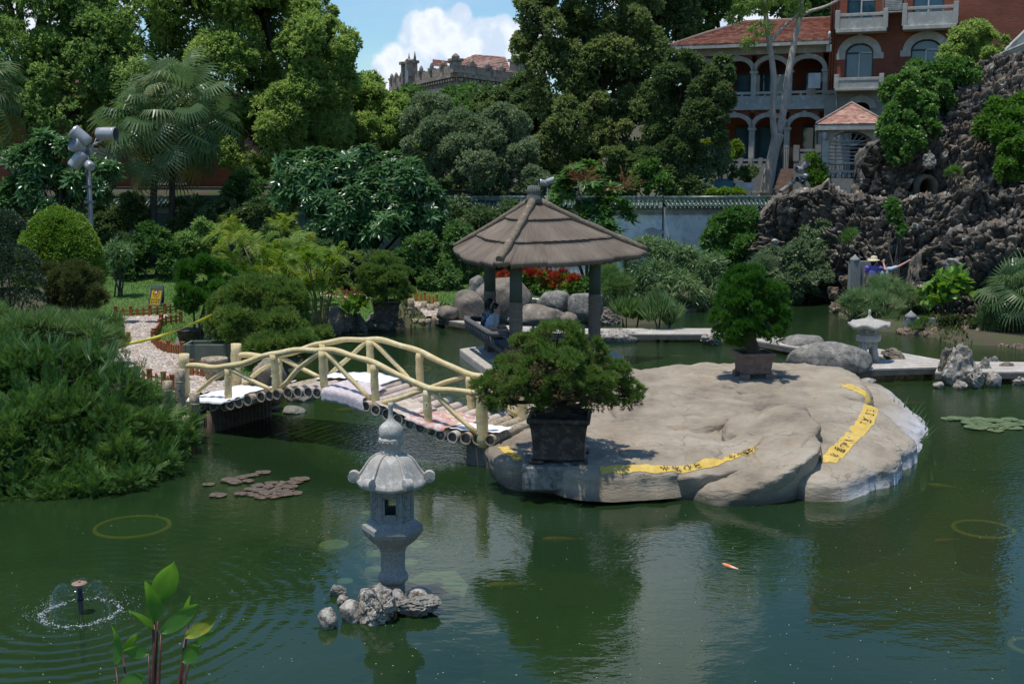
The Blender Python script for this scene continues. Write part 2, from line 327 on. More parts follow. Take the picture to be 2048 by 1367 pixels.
def foliages():
 g = {}
 g['camphor'] = fol('camphor_leaf', (.155, .255, .07), (.22, .325, .092), (.30, .37, .125), .55)
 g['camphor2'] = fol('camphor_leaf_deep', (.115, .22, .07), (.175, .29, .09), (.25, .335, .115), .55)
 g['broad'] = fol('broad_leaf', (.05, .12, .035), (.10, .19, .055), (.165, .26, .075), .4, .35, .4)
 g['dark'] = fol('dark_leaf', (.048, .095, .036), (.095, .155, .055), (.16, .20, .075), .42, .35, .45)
 g['brown'] = fol('brownish_leaf', (.075, .135, .045), (.145, .205, .07), (.23, .25, .10), .5, .4, .4)
 g['grey'] = fol('grey_leaf', (.08, .135, .065), (.16, .225, .11), (.29, .335, .215), .45, .35, .45)
 g['plum'] = fol('plumeria_leaf', (.040, .104, .035), (.077, .168, .056), (.120, .224, .080), .3, .28, .6)
 g['juni'] = fol('juniper_needle', (.030, .085, .02), (.06, .14, .03), (.14, .23, .055), .3, .5, .3, 1.6)
 g['bons'] = fol('bonsai_needle', (.055, .125, .03), (.11, .195, .042), (.20, .255, .07), .35, .5, .3, 2.5)
 g['bonsb'] = fol('bonsai_brown', (.112, .087, .038), (.165, .128, .057), (.225, .180, .090), .2, .6, .2, 2.5)
 g['dense'] = fol('dense_needle', (.022, .085, .014), (.045, .14, .02), (.08, .19, .03), .3, .5, .3, 1.5)
 g['topi'] = fol('topiary_leaf', (.078, .163, .023), (.156, .273, .039), (.247, .351, .065), .35, .35, .5)
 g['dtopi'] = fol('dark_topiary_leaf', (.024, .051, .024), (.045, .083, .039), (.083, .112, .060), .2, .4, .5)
 g['olive'] = fol('olive_leaf', (.042, .062, .020), (.077, .101, .028), (.105, .126, .039), .25, .5, .3)
 g['grass'] = fol('grass_blade', (.050, .105, .028), (.085, .15, .04), (.13, .185, .065), .35, .5, .3, .35)
 g['lawn'] = fol('lawn_blade', (.075, .165, .03), (.12, .225, .045), (.21, .25, .075), .4, .6, .2, .25)
 g['long'] = fol('long_blade', (.07, .15, .04), (.115, .205, .06), (.20, .27, .11), .35, .4, .4)
 g['areca'] = fol('areca_leaf', (.075, .17, .025), (.15, .235, .035), (.28, .29, .06), .4, .45, .25, .7)
 g['fan'] = fol('fan_palm_leaf', (.055, .115, .042), (.105, .175, .065), (.26, .30, .17), .38, .35, .5)
 g['fandry'] = fol('dry_palm_leaf', (.14, .12, .03), (.24, .19, .06), (.32, .26, .09), .3, .5, .3)
 g['vine'] = fol('vine_leaf', (.046, .124, .028), (.093, .202, .043), (.178, .279, .078), .35, .35, .5)
 g['bright'] = fol('bright_leaf', (.045, .125, .02), (.085, .19, .03), (.15, .24, .055), .4, .35, .4)
 g['bamb'] = fol('bamboo_leaf', (.064, .136, .048), (.128, .216, .080), (.256, .320, .144), .35, .35, .5)
 g['canna'] = fol('canna_leaf', (.072, .182, .026), (.130, .260, .039), (.260, .312, .065), .4, .3, .5)
 g['red'] = fol('red_bloom', (.16, .018, .014), (.30, .035, .022), (.36, .15, .03), .3, .5, .3, 1.5)
 g['spike'] = fol('brown_spike', (.16, .075, .035), (.24, .12, .055), (.33, .19, .09), .2, .6, .2)
 g['petal'] = fol('white_petal', (.66, .62, .45), (.74, .70, .58), None, .3)
 return g
FOL = foliages()
PAD = pmat('pad_brown', (.135, .085, .058), (.085, .065, .04), 8, .45, .1, .003, c3=(.19, .12, .085), spec=.5)
PAD_G = pmat('pad_green', (.075, .125, .035), (.10, .14, .05), 8, .4, .1, .003, c3=(.16, .17, .075), spec=.5)
cam = bpy.data.cameras.new('camera'); co = bpy.data.objects.new('camera', cam); COL.objects.link(co)
co.location = (0, 0, CAM_H); co.rotation_euler = (PI / 2 - PITCH, 0, 0); cam.sensor_width = 36; cam.lens = 36 * F_PX / 2048; cam.clip_end = 2000; cam.clip_start = .1
SC.camera = co
SUN_EL, SUN_AZ = math.radians(78), math.radians(-120)      # azimuth from +Y towards +X
sd = np.array([math.sin(SUN_AZ) * math.cos(SUN_EL), math.cos(SUN_AZ) * math.cos(SUN_EL), math.sin(SUN_EL)])
sl = bpy.data.lights.new('sun', 'SUN'); sl.energy = 4.0; sl.angle = math.radians(.55); sl.color = (1, .955, .88)
so = bpy.data.objects.new('sun', sl); COL.objects.link(so); so.rotation_euler = Vector(tuple(-sd)).to_track_quat('-Z', 'Y').to_euler(); so.location = tuple(sd * 60)
wd = bpy.data.worlds.new('World'); SC.world = wd; wd.use_nodes = True; t = wd.node_tree; L = t.links.new
bg = t.nodes['Background']; out = t.nodes['World Output']
sky = t.nodes.new('ShaderNodeTexSky'); sky.sky_type = 'NISHITA'; sky.sun_disc = False; sky.sun_elevation = SUN_EL; sky.sun_rotation = SUN_AZ; sky.air_density = 1.15; sky.dust_density = .35; sky.ozone_density = 2.2; sky.altitude = 20
def N(typ, **k): return _n(t, typ, k)
tc = N('TexCoord'); nv = N('VectorMath', operation='NORMALIZE'); L(tc.outputs['Generated'], nv.inputs[0])
balls = [(800, 140, 55), (842, 85, 48), (838, 55, 34), (868, 48, 34), (905, 62, 45), (922, 32, 26), (948, 80, 48), (985, 70, 34), (1010, 62, 32), (900, 130, 80), (1040, 120, 80), (820, 175, 60), (1120, 90, 70), (1240, 20, 40), (1290, 45, 40), (1010, 130, 60), (778, 175, 32),
         (1500, -60, 160), (1750, -140, 200), (300, -160, 190), (60, -40, 120), (900, -420, 200), (1300, -620, 240)]
nz = N('TexNoise', i_Scale=22.0, i_Detail=9.0, i_Roughness=.6); L(nv.outputs[0], nz.inputs['Vector'])
nzs = N('Math', operation='MULTIPLY_ADD'); L(nz.outputs['Fac'], nzs.inputs[0]); nzs.inputs[1].default_value = 1.3; nzs.inputs[2].default_value = -.65
acc = None
for px, py, r in balls:
 d = unit(ray(px, py)); dn = N('VectorMath', operation='DISTANCE'); L(nv.outputs[0], dn.inputs[0]); dn.inputs[1].default_value = tuple(d)
 mm = N('Math', operation='MULTIPLY_ADD'); L(dn.outputs['Value'], mm.inputs[0]); mm.inputs[1].default_value = -1 / (r / F_PX); mm.inputs[2].default_value = 1.0
 if acc is None: acc = mm
 else:
  mx = N('Math', operation='SMOOTH_MAX'); mx.inputs[2].default_value = .25; L(acc.outputs[0], mx.inputs[0]); L(mm.outputs[0], mx.inputs[1]); acc = mx
sm = N('Math', operation='ADD'); L(acc.outputs[0], sm.inputs[0]); L(nzs.outputs[0], sm.inputs[1])
mk = N('MapRange'); mk.interpolation_type = 'SMOOTHSTEP'; L(sm.outputs[0], mk.inputs['Value']); mk.inputs['From Min'].default_value = -.03; mk.inputs['From Max'].default_value = .28
wm = N('Mapping'); wm.inputs['Scale'].default_value = (3, 3, 14); L(nv.outputs[0], wm.inputs['Vector'])
wn = N('TexNoise', i_Scale=1.6, i_Detail=6.0, i_Roughness=.6); L(wm.outputs[0], wn.inputs['Vector'])
wr = N('MapRange'); L(wn.outputs['Fac'], wr.inputs['Value']); wr.inputs['From Min'].default_value = .42; wr.inputs['From Max'].default_value = .85; wr.inputs['To Max'].default_value = .35
mk2 = N('Math', operation='MAXIMUM'); L(mk.outputs[0], mk2.inputs[0]); L(wr.outputs[0], mk2.inputs[1])
n2 = N('TexNoise', i_Scale=30.0, i_Detail=6.0, i_Roughness=.55); mv = N('Mapping'); mv.inputs['Location'].default_value = (0, 0, -.010); L(nv.outputs[0], mv.inputs['Vector']); L(mv.outputs[0], n2.inputs['Vector'])
sh = N('Math', operation='MULTIPLY_ADD'); L(n2.outputs['Fac'], sh.inputs[0]); sh.inputs[1].default_value = 2.4; smq = N('Math', operation='MULTIPLY'); L(sm.outputs[0], smq.inputs[0]); smq.inputs[1].default_value = .35; L(smq.outputs[0], sh.inputs[2])
cr = ramp(t, [(0, (4.6, 5.5, 6.9)), (.35, (5.0, 5.9, 7.1)), (.62, (6.9, 7.3, 7.9)), (1, (5.0, 5.8, 7.0))]); shm = N('MapRange'); L(sh.outputs[0], shm.inputs['Value']); shm.inputs['From Min'].default_value = .8; shm.inputs['From Max'].default_value = 2.0
L(shm.outputs[0], cr.inputs['Fac'])
hs = N('HueSaturation', i_Saturation=1.25, i_Value=1.0); L(sky.outputs[0], hs.inputs['Color'])
mxc = N('MixRGB'); L(mk2.outputs[0], mxc.inputs['Fac']); skm = N('MixRGB', blend_type='MULTIPLY'); skm.inputs[0].default_value = 1; L(hs.outputs[0], skm.inputs[1]); skm.inputs[2].default_value = (.86, .98, 1.05, 1); L(skm.outputs[0], mxc.inputs['Color1']); L(cr.outputs['Color'], mxc.inputs['Color2'])
L(mxc.outputs['Color'], bg.inputs['Color']); bg.inputs['Strength'].default_value = .125
SC.view_settings.view_transform = 'Standard'; SC.view_settings.look = 'None'; SC.view_settings.exposure = .12; SC.view_settings.gamma = 1
SC.cycles.max_bounces = 8; SC.cycles.transparent_max_bounces = 12; SC.cycles.caustics_reflective = False; SC.cycles.caustics_refractive = False
SC.cycles.use_denoising = True
def pip(P, poly):
 x, y = P[:, 0], P[:, 1]; ins = np.zeros(len(P), bool); n = len(poly)
 for i in range(n):
  (x0, y0), (x1, y1) = poly[i][:2], poly[(i + 1) % n][:2]
  if y0 == y1: continue
  c = ((y0 > y) != (y1 > y)) & (x < (x1 - x0) * (y - y0) / (y1 - y0) + x0); ins ^= c
 return ins
def pdist(P, poly):
 d = np.full(len(P), 1e9); n = len(poly)
 for i in range(n):
  a = np.array(poly[i][:2]); b = np.array(poly[(i + 1) % n][:2]); ab = b - a; tt = np.clip(((P - a) @ ab) / (ab @ ab + 1e-9), 0, 1)
  d = np.minimum(d, np.linalg.norm(P - a - tt[:, None] * ab, axis=1))
 return d
POND = [tuple(G(a, b)[:2]) for a, b in [(-60, 935), (120, 920), (240, 900), (335, 872), (392, 850), (470, 845), (535, 822), (560, 780), (600, 725), (645, 668), (700, 660), (790, 658), (870, 652), (930, 642), (1000, 640), (1100, 648), (1200, 642), (1260, 650), (1335, 645), (1345, 612), (1440, 608), (1500, 598), (1655, 597), (1685, 635), (1720, 660), (1790, 664), (1850, 672), (1905, 688), (1960, 690), (2060, 694), (2300, 700)]] + [(26, 26), (26, -12), (-26, -12), (-26, 12), (-11, 13.5)]
def sstep(a, b, x):
 q = np.clip((x - a) / (b - a), 0, 1); return q * q * (3 - 2 * q)
def landh(y, x): return .22 + .28 * sstep(26.5, 22.5, y) + .62 * sstep(30.5, 42, y) * sstep(4, -1, x)
def GL(px, py, dz=0.0):
 z = .3
 for _ in range(6): p = G(px, py, z + dz); z = float(landh(p[1], p[0]))
 return np.array([p[0], p[1], z + dz])
def land_z(x, y):
 P = np.c_[x, y]; ins = pip(P, POND); d = pdist(P, POND); d = np.where(ins, -d, d)
 z = np.where(ins, -.05 - .9 * sstep(0, 1.2, -d), -.05 + (landh(y, x) + .05) * sstep(-.02, .22, d))
 z = z + np.where(d > .2, 0, .03 * fbm(np.c_[x, y, y * 0] * 2, 2, 4))
 back = sstep(45.6, 46.4, y); z = z + back * 2.75
 z = z + sstep(70, 190, y) * 13 + sstep(150, 420, y) * 10
 return z
gx = np.r_[np.linspace(-260, -16, 26), np.arange(-15, 17.01, .25), np.linspace(18, 260, 26)]
gy = np.r_[np.arange(-12, 10, 2.), np.arange(10, 50.01, .25), np.linspace(52, 480, 50)]
X, Y = np.meshgrid(gx, gy); Z = land_z(X.ravel(), Y.ravel()).reshape(X.shape)
mb = MB(); mb.grid(np.stack([X, Y, Z], -1))
gm = pmat('ground', (.060, .075, .028), (.075, .06, .04), .8, 1, .3, .03, c3=(.05, .07, .025), world=True)
tag(mb.build('ground', gm, origin=(0, 0, 0)), kind='structure')
def lz(x, y): return float(land_z(np.array([x]), np.array([y]))[0])
FX = G(162, 1225)
m, t, out, N = nt('pond_water'); L = t.links.new
geo = N('NewGeometry'); nm1 = N('Mapping'); nm1.inputs['Scale'].default_value = (1.0, 1.6, 1); L(geo.outputs['Position'], nm1.inputs['Vector'])
w1 = N('TexNoise', i_Scale=2.6, i_Detail=3.0, i_Roughness=.5); L(nm1.outputs[0], w1.inputs['Vector'])
w2 = N('TexNoise', i_Scale=11.0, i_Detail=2.0); L(nm1.outputs[0], w2.inputs['Vector'])
w0 = N('TexNoise', i_Scale=.28, i_Detail=2.0); L(geo.outputs['Position'], w0.inputs['Vector'])
sx = N('SeparateXYZ'); L(geo.outputs['Position'], sx.inputs[0])
far = N('MapRange'); L(sx.outputs['Y'], far.inputs['Value']); far.inputs['From Min'].default_value = 10; far.inputs['From Max'].default_value = 22
pa = N('MapRange'); L(w0.outputs['Fac'], pa.inputs['Value']); pa.inputs['From Min'].default_value = .45; pa.inputs['From Max'].default_value = .62
pf = N('Math', operation='MULTIPLY_ADD'); L(far.outputs[0], pf.inputs[0]); pf.inputs[1].default_value = .6; pf.inputs[2].default_value = .02
pp = N('Math', operation='MULTIPLY_ADD'); L(pa.outputs[0], pp.inputs[0]); pp.inputs[1].default_value = .12; L(pf.outputs[0], pp.inputs[2])
sub = N('VectorMath', operation='SUBTRACT'); L(geo.outputs['Position'], sub.inputs[0]); sub.inputs[1].default_value = tuple(FX)
wob = N('VectorMath', operation='MULTIPLY_ADD'); L(w1.outputs['Color'], wob.inputs[0]); wob.inputs[1].default_value = (.12, .12, 0); L(sub.outputs[0], wob.inputs[2])
ln = N('VectorMath', operation='LENGTH'); L(sub.outputs[0], ln.inputs[0])
rg = N('TexWave', wave_type='RINGS', rings_direction='SPHERICAL', i_Scale=1.7, i_Distortion=.6); rg.inputs['Detail Scale'].default_value = .8; L(wob.outputs[0], rg.inputs['Vector'])
fd = N('MapRange'); fd.interpolation_type = 'SMOOTHSTEP'; L(ln.outputs['Value'], fd.inputs['Value']); fd.inputs['From Min'].default_value = .4; fd.inputs['From Max'].default_value = 3.6; fd.inputs['To Min'].default_value = .0030; fd.inputs['To Max'].default_value = 0
rh = N('Math', operation='MULTIPLY'); L(rg.outputs['Fac'], rh.inputs[0]); L(fd.outputs[0], rh.inputs[1])
h1 = N('Math', operation='MULTIPLY_ADD'); L(w1.outputs['Fac'], h1.inputs[0]); h1.inputs[1].default_value = .0035; L(rh.outputs[0], h1.inputs[2])
h2a = N('Math', operation='MULTIPLY'); L(w2.outputs['Fac'], h2a.inputs[0]); L(pp.outputs[0], h2a.inputs[1])
h2 = N('Math', operation='MULTIPLY_ADD'); L(h2a.outputs[0], h2.inputs[0]); h2.inputs[1].default_value = .012; L(h1.outputs[0], h2.inputs[2])
bp = N('Bump', i_Strength=1.0, i_Distance=1.0); L(h2.outputs[0], bp.inputs['Height'])
fr = N('Fresnel', i_IOR=1.33); L(bp.outputs[0], fr.inputs['Normal'])
gl = N('BsdfGlossy', i_Roughness=.015); gl.inputs['Color'].default_value = (1, 1, 1, 1); L(bp.outputs[0], gl.inputs['Normal'])
df = N('BsdfDiffuse'); wc = ramp(t, [(.35, (.016, .041, .014)), (.65, (.023, .052, .017))]); L(w0.outputs['Fac'], wc.inputs['Fac']); L(wc.outputs['Color'], df.inputs['Color'])
tr = N('BsdfTransparent'); tr.inputs['Color'].default_value = (.50, .62, .40, 1)
mb_ = N('MixShader'); mb_.inputs[0].default_value = .42; L(df.outputs[0], mb_.inputs[1]); L(tr.outputs[0], mb_.inputs[2])
mx = N('MixShader'); L(fr.outputs[0], mx.inputs[0]); L(mb_.outputs[0], mx.inputs[1]); L(gl.outputs[0], mx.inputs[2]); L(mx.outputs[0], out.inputs['Surface'])
mb = MB(); mb.add([[-40, -12, 0], [40, -12, 0], [40, 45, 0], [-40, 45, 0]], np.array([[0, 1, 2, 3]]))
tag(mb.build('water', m, origin=(0, 0, 0)), kind='structure')
mb = MB(); n = 520; px = rng.uniform(-40, 2090, n); py = 690 + 700 * rng.random(n) ** .8
P = np.array([G(a, b, .004) for a, b in zip(px, py)]); P = P[pip(P[:, :2], POND)]; n = len(P); a = rng.uniform(0, 2 * PI, n)
mb.stamp([[-.5, -.3, 0], [.5, -.4, 0], [.4, .4, 0], [-.3, .5, 0]], [np.array([[0, 1, 2, 3]])], P, np.c_[np.cos(a), np.sin(a), a * 0], np.c_[-np.sin(a), np.cos(a), a * 0], np.tile([0, 0, 1.], (n, 1)), rng.uniform(.005, .012, n))
tag(mb.build('floating_pollen', FOL['petal'], origin=(0, 0, 0)), 'tiny pale specks of pollen scattered over the pond surface', 'pollen', kind='stuff')
def sheet_px(poly_px, z, step, hfun=None, mask=True):
 poly = [tuple(GL(a, b)[:2]) for a, b in poly_px]; A = np.array(poly)
 xs = np.arange(A[:, 0].min(), A[:, 0].max() + step, step); ys = np.arange(A[:, 1].min(), A[:, 1].max() + step, step)
 X, Y = np.meshgrid(xs, ys); V = np.c_[X.ravel(), Y.ravel(), z - .5 + landh(Y.ravel(), X.ravel())]
 if hfun is not None: V[:, 2] += hfun(V)
 nx = len(xs); i, j = np.meshgrid(np.arange(len(ys) - 1), np.arange(nx - 1), indexing='ij'); b = (i * nx + j).ravel()
 Q = np.stack([b, b + 1, b + nx + 1, b + nx], 1); c = V[Q].mean(1); ok = pip(c[:, :2], poly) & (c[:, 1] < 44.9)
 if mask: ok &= ~pip(c[:, :2], POND) & (pdist(c[:, :2], POND) > .10)
 Q = Q[ok]
 used = np.unique(Q); mp = np.full(len(V), -1); mp[used] = np.arange(len(used)); return V[used], mp[Q], poly
def pebbles(V):
 f1, f2, ci = worley(np.c_[V[:, 0] * 9, V[:, 1] * 9, V[:, 0] * 0 + .5], 3); return .012 + .03 * np.clip(f2 - f1, 0, .35) / .35 + .012 * ci * 0
PATHS = [[(246, 634), (300, 632), (338, 630), (322, 645), (308, 668), (305, 690), (330, 706), (398, 717), (440, 724), (478, 745), (500, 775), (480, 800), (375, 800), (335, 782), (262, 752), (225, 728), (205, 705), (255, 690), (250, 660)],
         [(640, 548), (690, 552), (722, 585), (742, 594), (680, 592), (640, 584)], [(812, 596), (838, 602), (905, 622), (916, 640), (866, 646), (835, 618)]]
cob = nt('cobble'); m, t, out, N = cob; L = t.links.new
tc = N('NewGeometry'); mp = N('Mapping'); mp.inputs['Scale'].default_value = (1, 1, 0); L(tc.outputs['Position'], mp.inputs['Vector'])
vo = N('TexVoronoi', i_Scale=10.0); L(mp.outputs[0], vo.inputs['Vector']); vd = N('TexVoronoi', feature='DISTANCE_TO_EDGE', i_Scale=10.0); L(mp.outputs[0], vd.inputs['Vector'])
sp = N('SeparateColor'); L(vo.outputs['Color'], sp.inputs[0]); r1 = ramp(t, [(0, (.30, .22, .17)), (.4, (.46, .38, .31)), (.7, (.40, .35, .30)), (1, (.58, .53, .47))]); L(sp.outputs[0], r1.inputs['Fac'])
r2 = ramp(t, [(.0, (.35, .3, .25)), (.10, (1, 1, 1))]); L(vd.outputs['Distance'], r2.inputs['Fac']); mu = N('MixRGB', blend_type='MULTIPLY'); mu.inputs['Fac'].default_value = 1; L(r1.outputs['Color'], mu.inputs['Color1']); L(r2.outputs['Color'], mu.inputs['Color2'])
b = N('BsdfPrincipled', i_Roughness=.85); L(mu.outputs['Color'], b.inputs['Base Color']); L(b.outputs[0], out.inputs['Surface'])
for pl in PATHS:
 V, Q, poly = sheet_px(pl, .5, .04, pebbles); mb = MB(); mb.add(V, Q, 0, True); tag(mb.build('path', m, origin=(0, 0, 0)), kind='structure')
LAWN = [(150, 640), (150, 525), (420, 520), (640, 520), (960, 548), (1120, 552), (1260, 560), (1230, 600), (905, 610), (860, 605), (800, 600), (790, 650), (650, 660), (560, 720), (480, 770), (420, 760), (330, 700), (250, 650)]
V, Q, lpoly = sheet_px(LAWN, .504, .11); mb = MB(); mb.add(V, Q, 0)
tag(mb.build('lawn', pmat('lawn_soil', (.055, .115, .024), (.075, .14, .03), .5, 1, .3, .02, c3=(.11, .14, .045)), origin=(0, 0, 0)), kind='structure')
A = np.array(lpoly); n = 190000; P = np.c_[rng.uniform(A[:, 0].min(), A[:, 0].max(), n), rng.uniform(A[:, 1].min(), A[:, 1].max(), n)]
ok = pip(P, lpoly)
ok &= ~pip(P, POND) & (pdist(P, POND) > .1) & (P[:, 1] < 44.8)
for pl in PATHS: ok &= ~pip(P, [tuple(GL(a, b)[:2]) for a, b in pl])
P = P[ok]; n = len(P); a = rng.uniform(0, 2 * PI, n); up = unit(np.c_[rng.normal(0, .35, n), rng.normal(0, .35, n), np.ones(n)]); sd_ = np.c_[np.cos(a), np.sin(a), a * 0]
mb = MB(); mb.stamp([[0, -.14, 0], [0, .14, 0], [1, 0, 0]], [np.array([[0, 1, 2]])], np.c_[P, landh(P[:, 1], P[:, 0]) + .003], up, sd_, np.cross(up, sd_), rng.uniform(.035, .085, n))
tag(mb.build('grass', FOL['lawn'], origin=(0, 0, 0)), 'short mown grass covering the lawn', 'grass', kind='stuff')
n = 150000; P = np.c_[rng.uniform(-16, 17, n), rng.uniform(13, 44.5, n)]; ok = ~pip(P, POND) & ~pip(P, lpoly)
for pl in PATHS: ok &= ~pip(P, [tuple(GL(a, b)[:2]) for a, b in pl])
ok &= (fbm(np.c_[P * .9, P[:, 0] * 0], 3, 31) > -.25); P = P[ok]; n = len(P); a = rng.uniform(0, 2 * PI, n); up = unit(np.c_[rng.normal(0, .55, n), rng.normal(0, .55, n), np.ones(n)]); sd_ = np.c_[np.cos(a), np.sin(a), a * 0]
mb = MB(); mb.stamp([[0, 0, 0], [.5, .16, 0], [1, 0, 0], [.5, -.16, 0]], [np.array([[0, 1, 2, 3]])], np.c_[P, land_z(P[:, 0], P[:, 1]) - .01], up, sd_, np.cross(up, sd_), rng.uniform(.06, .20, n))
tag(mb.build('undergrowth', FOL['olive'], origin=(0, 0, 0)), 'low dark weeds covering the planted ground around the pond', 'undergrowth', kind='stuff')
def hexr(th): return 1.0 / math.cos(((th + PI / 6) % (PI / 3)) - PI / 6)   # flat faces centred on 0,60..: apothem 1
def lanternA():
 Y0 = 11.5; c = G(787, 1190); Y0 = c[1]; zz = lambda y: W(787, y, Y0)[2]; px = Y0 / F_PX
 t = thing('stone_lantern', 'tall carved grey stone lantern with bulb finial standing on rocks in the pond', 'stone lantern', (c[0], c[1], 0))
 o = np.array([c[0], c[1], 0])
 mb = MB(); r = lambda q: q * px
 mb.lathe([(r(5.5), zz(805)), (r(5), zz(812)), (r(4.6), zz(826)), (r(6), zz(835)), (r(10), zz(841)), (r(18), zz(847)), (r(24), zz(854)), (r(25.2), zz(864)), (r(23.5), zz(873)), (r(20.5), zz(880)), (r(16), zz(884))], o, 40)
 mb.build('finial', STONE, t)
 mb = MB(); th = np.linspace(0, 2 * PI, 64, endpoint=False)
 rows = []
 for (q, y, am) in [(17, 876, 0), (24, 874, 1.2), (25.5, 878, 1.6), (24, 885, 1.4), (20, 891, .8), (18.5, 894, 0), (20, 897, 0), (22.5, 902, 0), (22, 907, 0)]:
  rr = r(q + am * np.abs(np.sin(th * 4)) - am * .5); rows.append(np.stack([rr * np.cos(th), rr * np.sin(th), np.full(64, zz(y) + (.006 * np.abs(np.sin(th * 4)) if y < 880 else 0))], -1))
 V = np.array(rows) + o; V = np.concatenate([V, V[:, :1]], 1); mb.grid(V[:, ::-1])
 for k in range(16):
  a = PI / 16 + 2 * PI * k / 16; mb.add(ICO[2][0] * r(2) + o + [r(25) * math.cos(a), r(25) * math.sin(a), zz(881)], ICO[2][1], 0, True)
 mb.build('lotus_base', STONE, t)
 mb = MB(); S = 14; cs = []; prof = [(20, 905), (30, 909), (40, 916), (47, 926), (54, 938), (62, 949), (70, 957), (77, 962)]
 ths = np.linspace(0, 2 * PI, 6 * S + 1); rows = []
 for k, (q, y) in enumerate(prof):
  f = k / (len(prof) - 1); row = []
  for a in ths:
   u = ((a) % (PI / 3)) / (PI / 3); cn = abs(2 * u - 1)                    # 1 at corners (0,60,...)
   hx = 1 / math.cos((a % (PI / 3)) - PI / 6) * math.cos(PI / 6); rr = r(q) * (1 + (hx - 1) * min(1, f * 1.2)) * (1 + .04 * math.sin(f * PI))
   rr *= 1 - .03 * f * (1 - cn); row.append([rr * math.cos(a), rr * math.sin(a), zz(y) + .028 * f ** 2 * cn ** 3 - .012 * f * (1 - cn)])
  rows.append(row)
 V = np.array(rows); lo = V[-1:] - [0, 0, .032]; inn = V[2:3] * [.9, .9, 0] + [0, 0, zz(972)]; V2 = np.concatenate([V, lo * [.985, .985, 1], inn]) + o
 mb.grid(V2[:, ::-1])
 for k in range(6):
  a = k * PI / 3; i = k * S; p = V[:, i] + [0, 0, .004]
  mb.tube(p + o, np.linspace(r(2.2), r(4.0), len(p)), 8)
  e = V[-1, i]; d = np.array([math.cos(a), math.sin(a), 0]); s_ = np.array([-math.sin(a), math.cos(a), 0])
  cc = e + d * r(.5) + [0, 0, r(5)]
  for hw, rad in ((r(8), r(12)), (r(8.9), r(8)), (r(9.6), r(3.5))):
   mb.tube(np.array([cc - s_ * hw, cc + s_ * hw]) + o, rad, 20, smooth=False)
  mb.tube(np.array([V[-2, i], e, e - [0, 0, .03]]) + o, [r(6), r(6.5), r(4)], 8)
 mb.build('roof', STONE, t)
 mb = MB(); ap = r(42) * math.cos(PI / 6); R = r(43); z0, z1 = zz(1040), zz(974)
 for k in range(6):
  a = k * PI / 3; mb.tube([o + [R * .95 * math.cos(a), R * .95 * math.sin(a), z0], o + [R * .95 * math.cos(a), R * .95 * math.sin(a), z1]], r(5), 6, smooth=False)
  n = a + PI / 6; d = np.array([math.cos(n), math.sin(n), 0]); hw = R * .5 * .9; cz = (z0 + z1) / 2; H = z1 - z0; ca = o + d * (ap - .012)
  if k in (1, 4):
   for (dz, h) in ((-.35, .3), (.40, .2)): mb.box(ca + [0, 0, cz + dz * H], (.028, 2 * hw, h * H), rz=n)
   tn = np.array([-math.sin(n), math.cos(n), 0])
   for s_ in (-1, 1): mb.box(ca + tn * s_ * hw * .8 + [0, 0, cz + .05 * H], (.028, hw * .42, H * .5), rz=n)
   for (dz, hh) in ((-.21, .03), (.31, .03)): mb.box(ca + d * .012 + [0, 0, cz + dz * H], (.014, 1.4 * hw, hh * H), rz=n)
   for s_ in (-1, 1): mb.box(ca + d * .012 + tn * s_ * hw * .66 + [0, 0, cz + .05 * H], (.014, hw * .12, H * .55), rz=n)
  else:
   mb.box(ca + [0, 0, cz], (.028, 2 * hw, H), rz=n)
   tn = np.array([-math.sin(n), math.cos(n), 0])
   for s_ in (-1, 1): mb.box(ca + d * .016 + tn * s_ * hw * .72 + [0, 0, cz], (.01, hw * .12, H * .8), rz=n)
   for s_ in (-1, 1): mb.box(ca + d * .016 + [0, 0, cz + s_ * H * .37], (.01, hw * 1.5, H * .05), rz=n)
   for q in range(9): mb.add(ICO[2][0] * [.02, .02, .028] + ca + d * .012 + tn * rng.uniform(-.4, .4) * hw + [0, 0, cz + rng.uniform(-.28, .28) * H], ICO[2][1], 0, True)
 mb.build('light_chamber', STONE_D, t)
 mb = MB(); mb.lathe([(r(46), zz(1036)), (r(52), zz(1040)), (r(55), zz(1046)), (r(63), zz(1048)), (r(64), zz(1056)), (r(62), zz(1062)), (r(54), zz(1072)), (r(44), zz(1082)), (r(36), zz(1088))], o, 6, smooth=False, ang0=0)
 for k in range(6):
  n = k * PI / 3 + PI / 6; d = np.array([math.cos(n), math.sin(n), 0]); tn = np.array([-d[1], d[0], 0])
  for q in range(5): mb.add(ICO[2][0] * [.022, .022, .018] + o + d * r(50 - abs(q - 2) * .5) + tn * (q - 2) * r(11) + [0, 0, zz(1063)], ICO[2][1], 0, True)
 mb.build('platform', STONE_D, t)
 mb = MB(); mb.lathe([(r(36), zz(1082)), (r(34), zz(1088)), (r(29), zz(1093)), (r(26.5), zz(1097)), (r(27.5), zz(1099)), (r(25.5), zz(1102)), (r(25), zz(1125)), (r(25.5), zz(1142)), (r(30), zz(1146)), (r(32), zz(1152)), (r(30), zz(1158)), (r(25), zz(1163))], o, 32)
 mb.build('shaft', STONE_D, t)
 mb = MB(); mb.lathe([(r(24), zz(1160)), (r(25), -.35)], o, 6, smooth=False, ang0=0); mb.build('base', STONE_D, t)
lanternA()
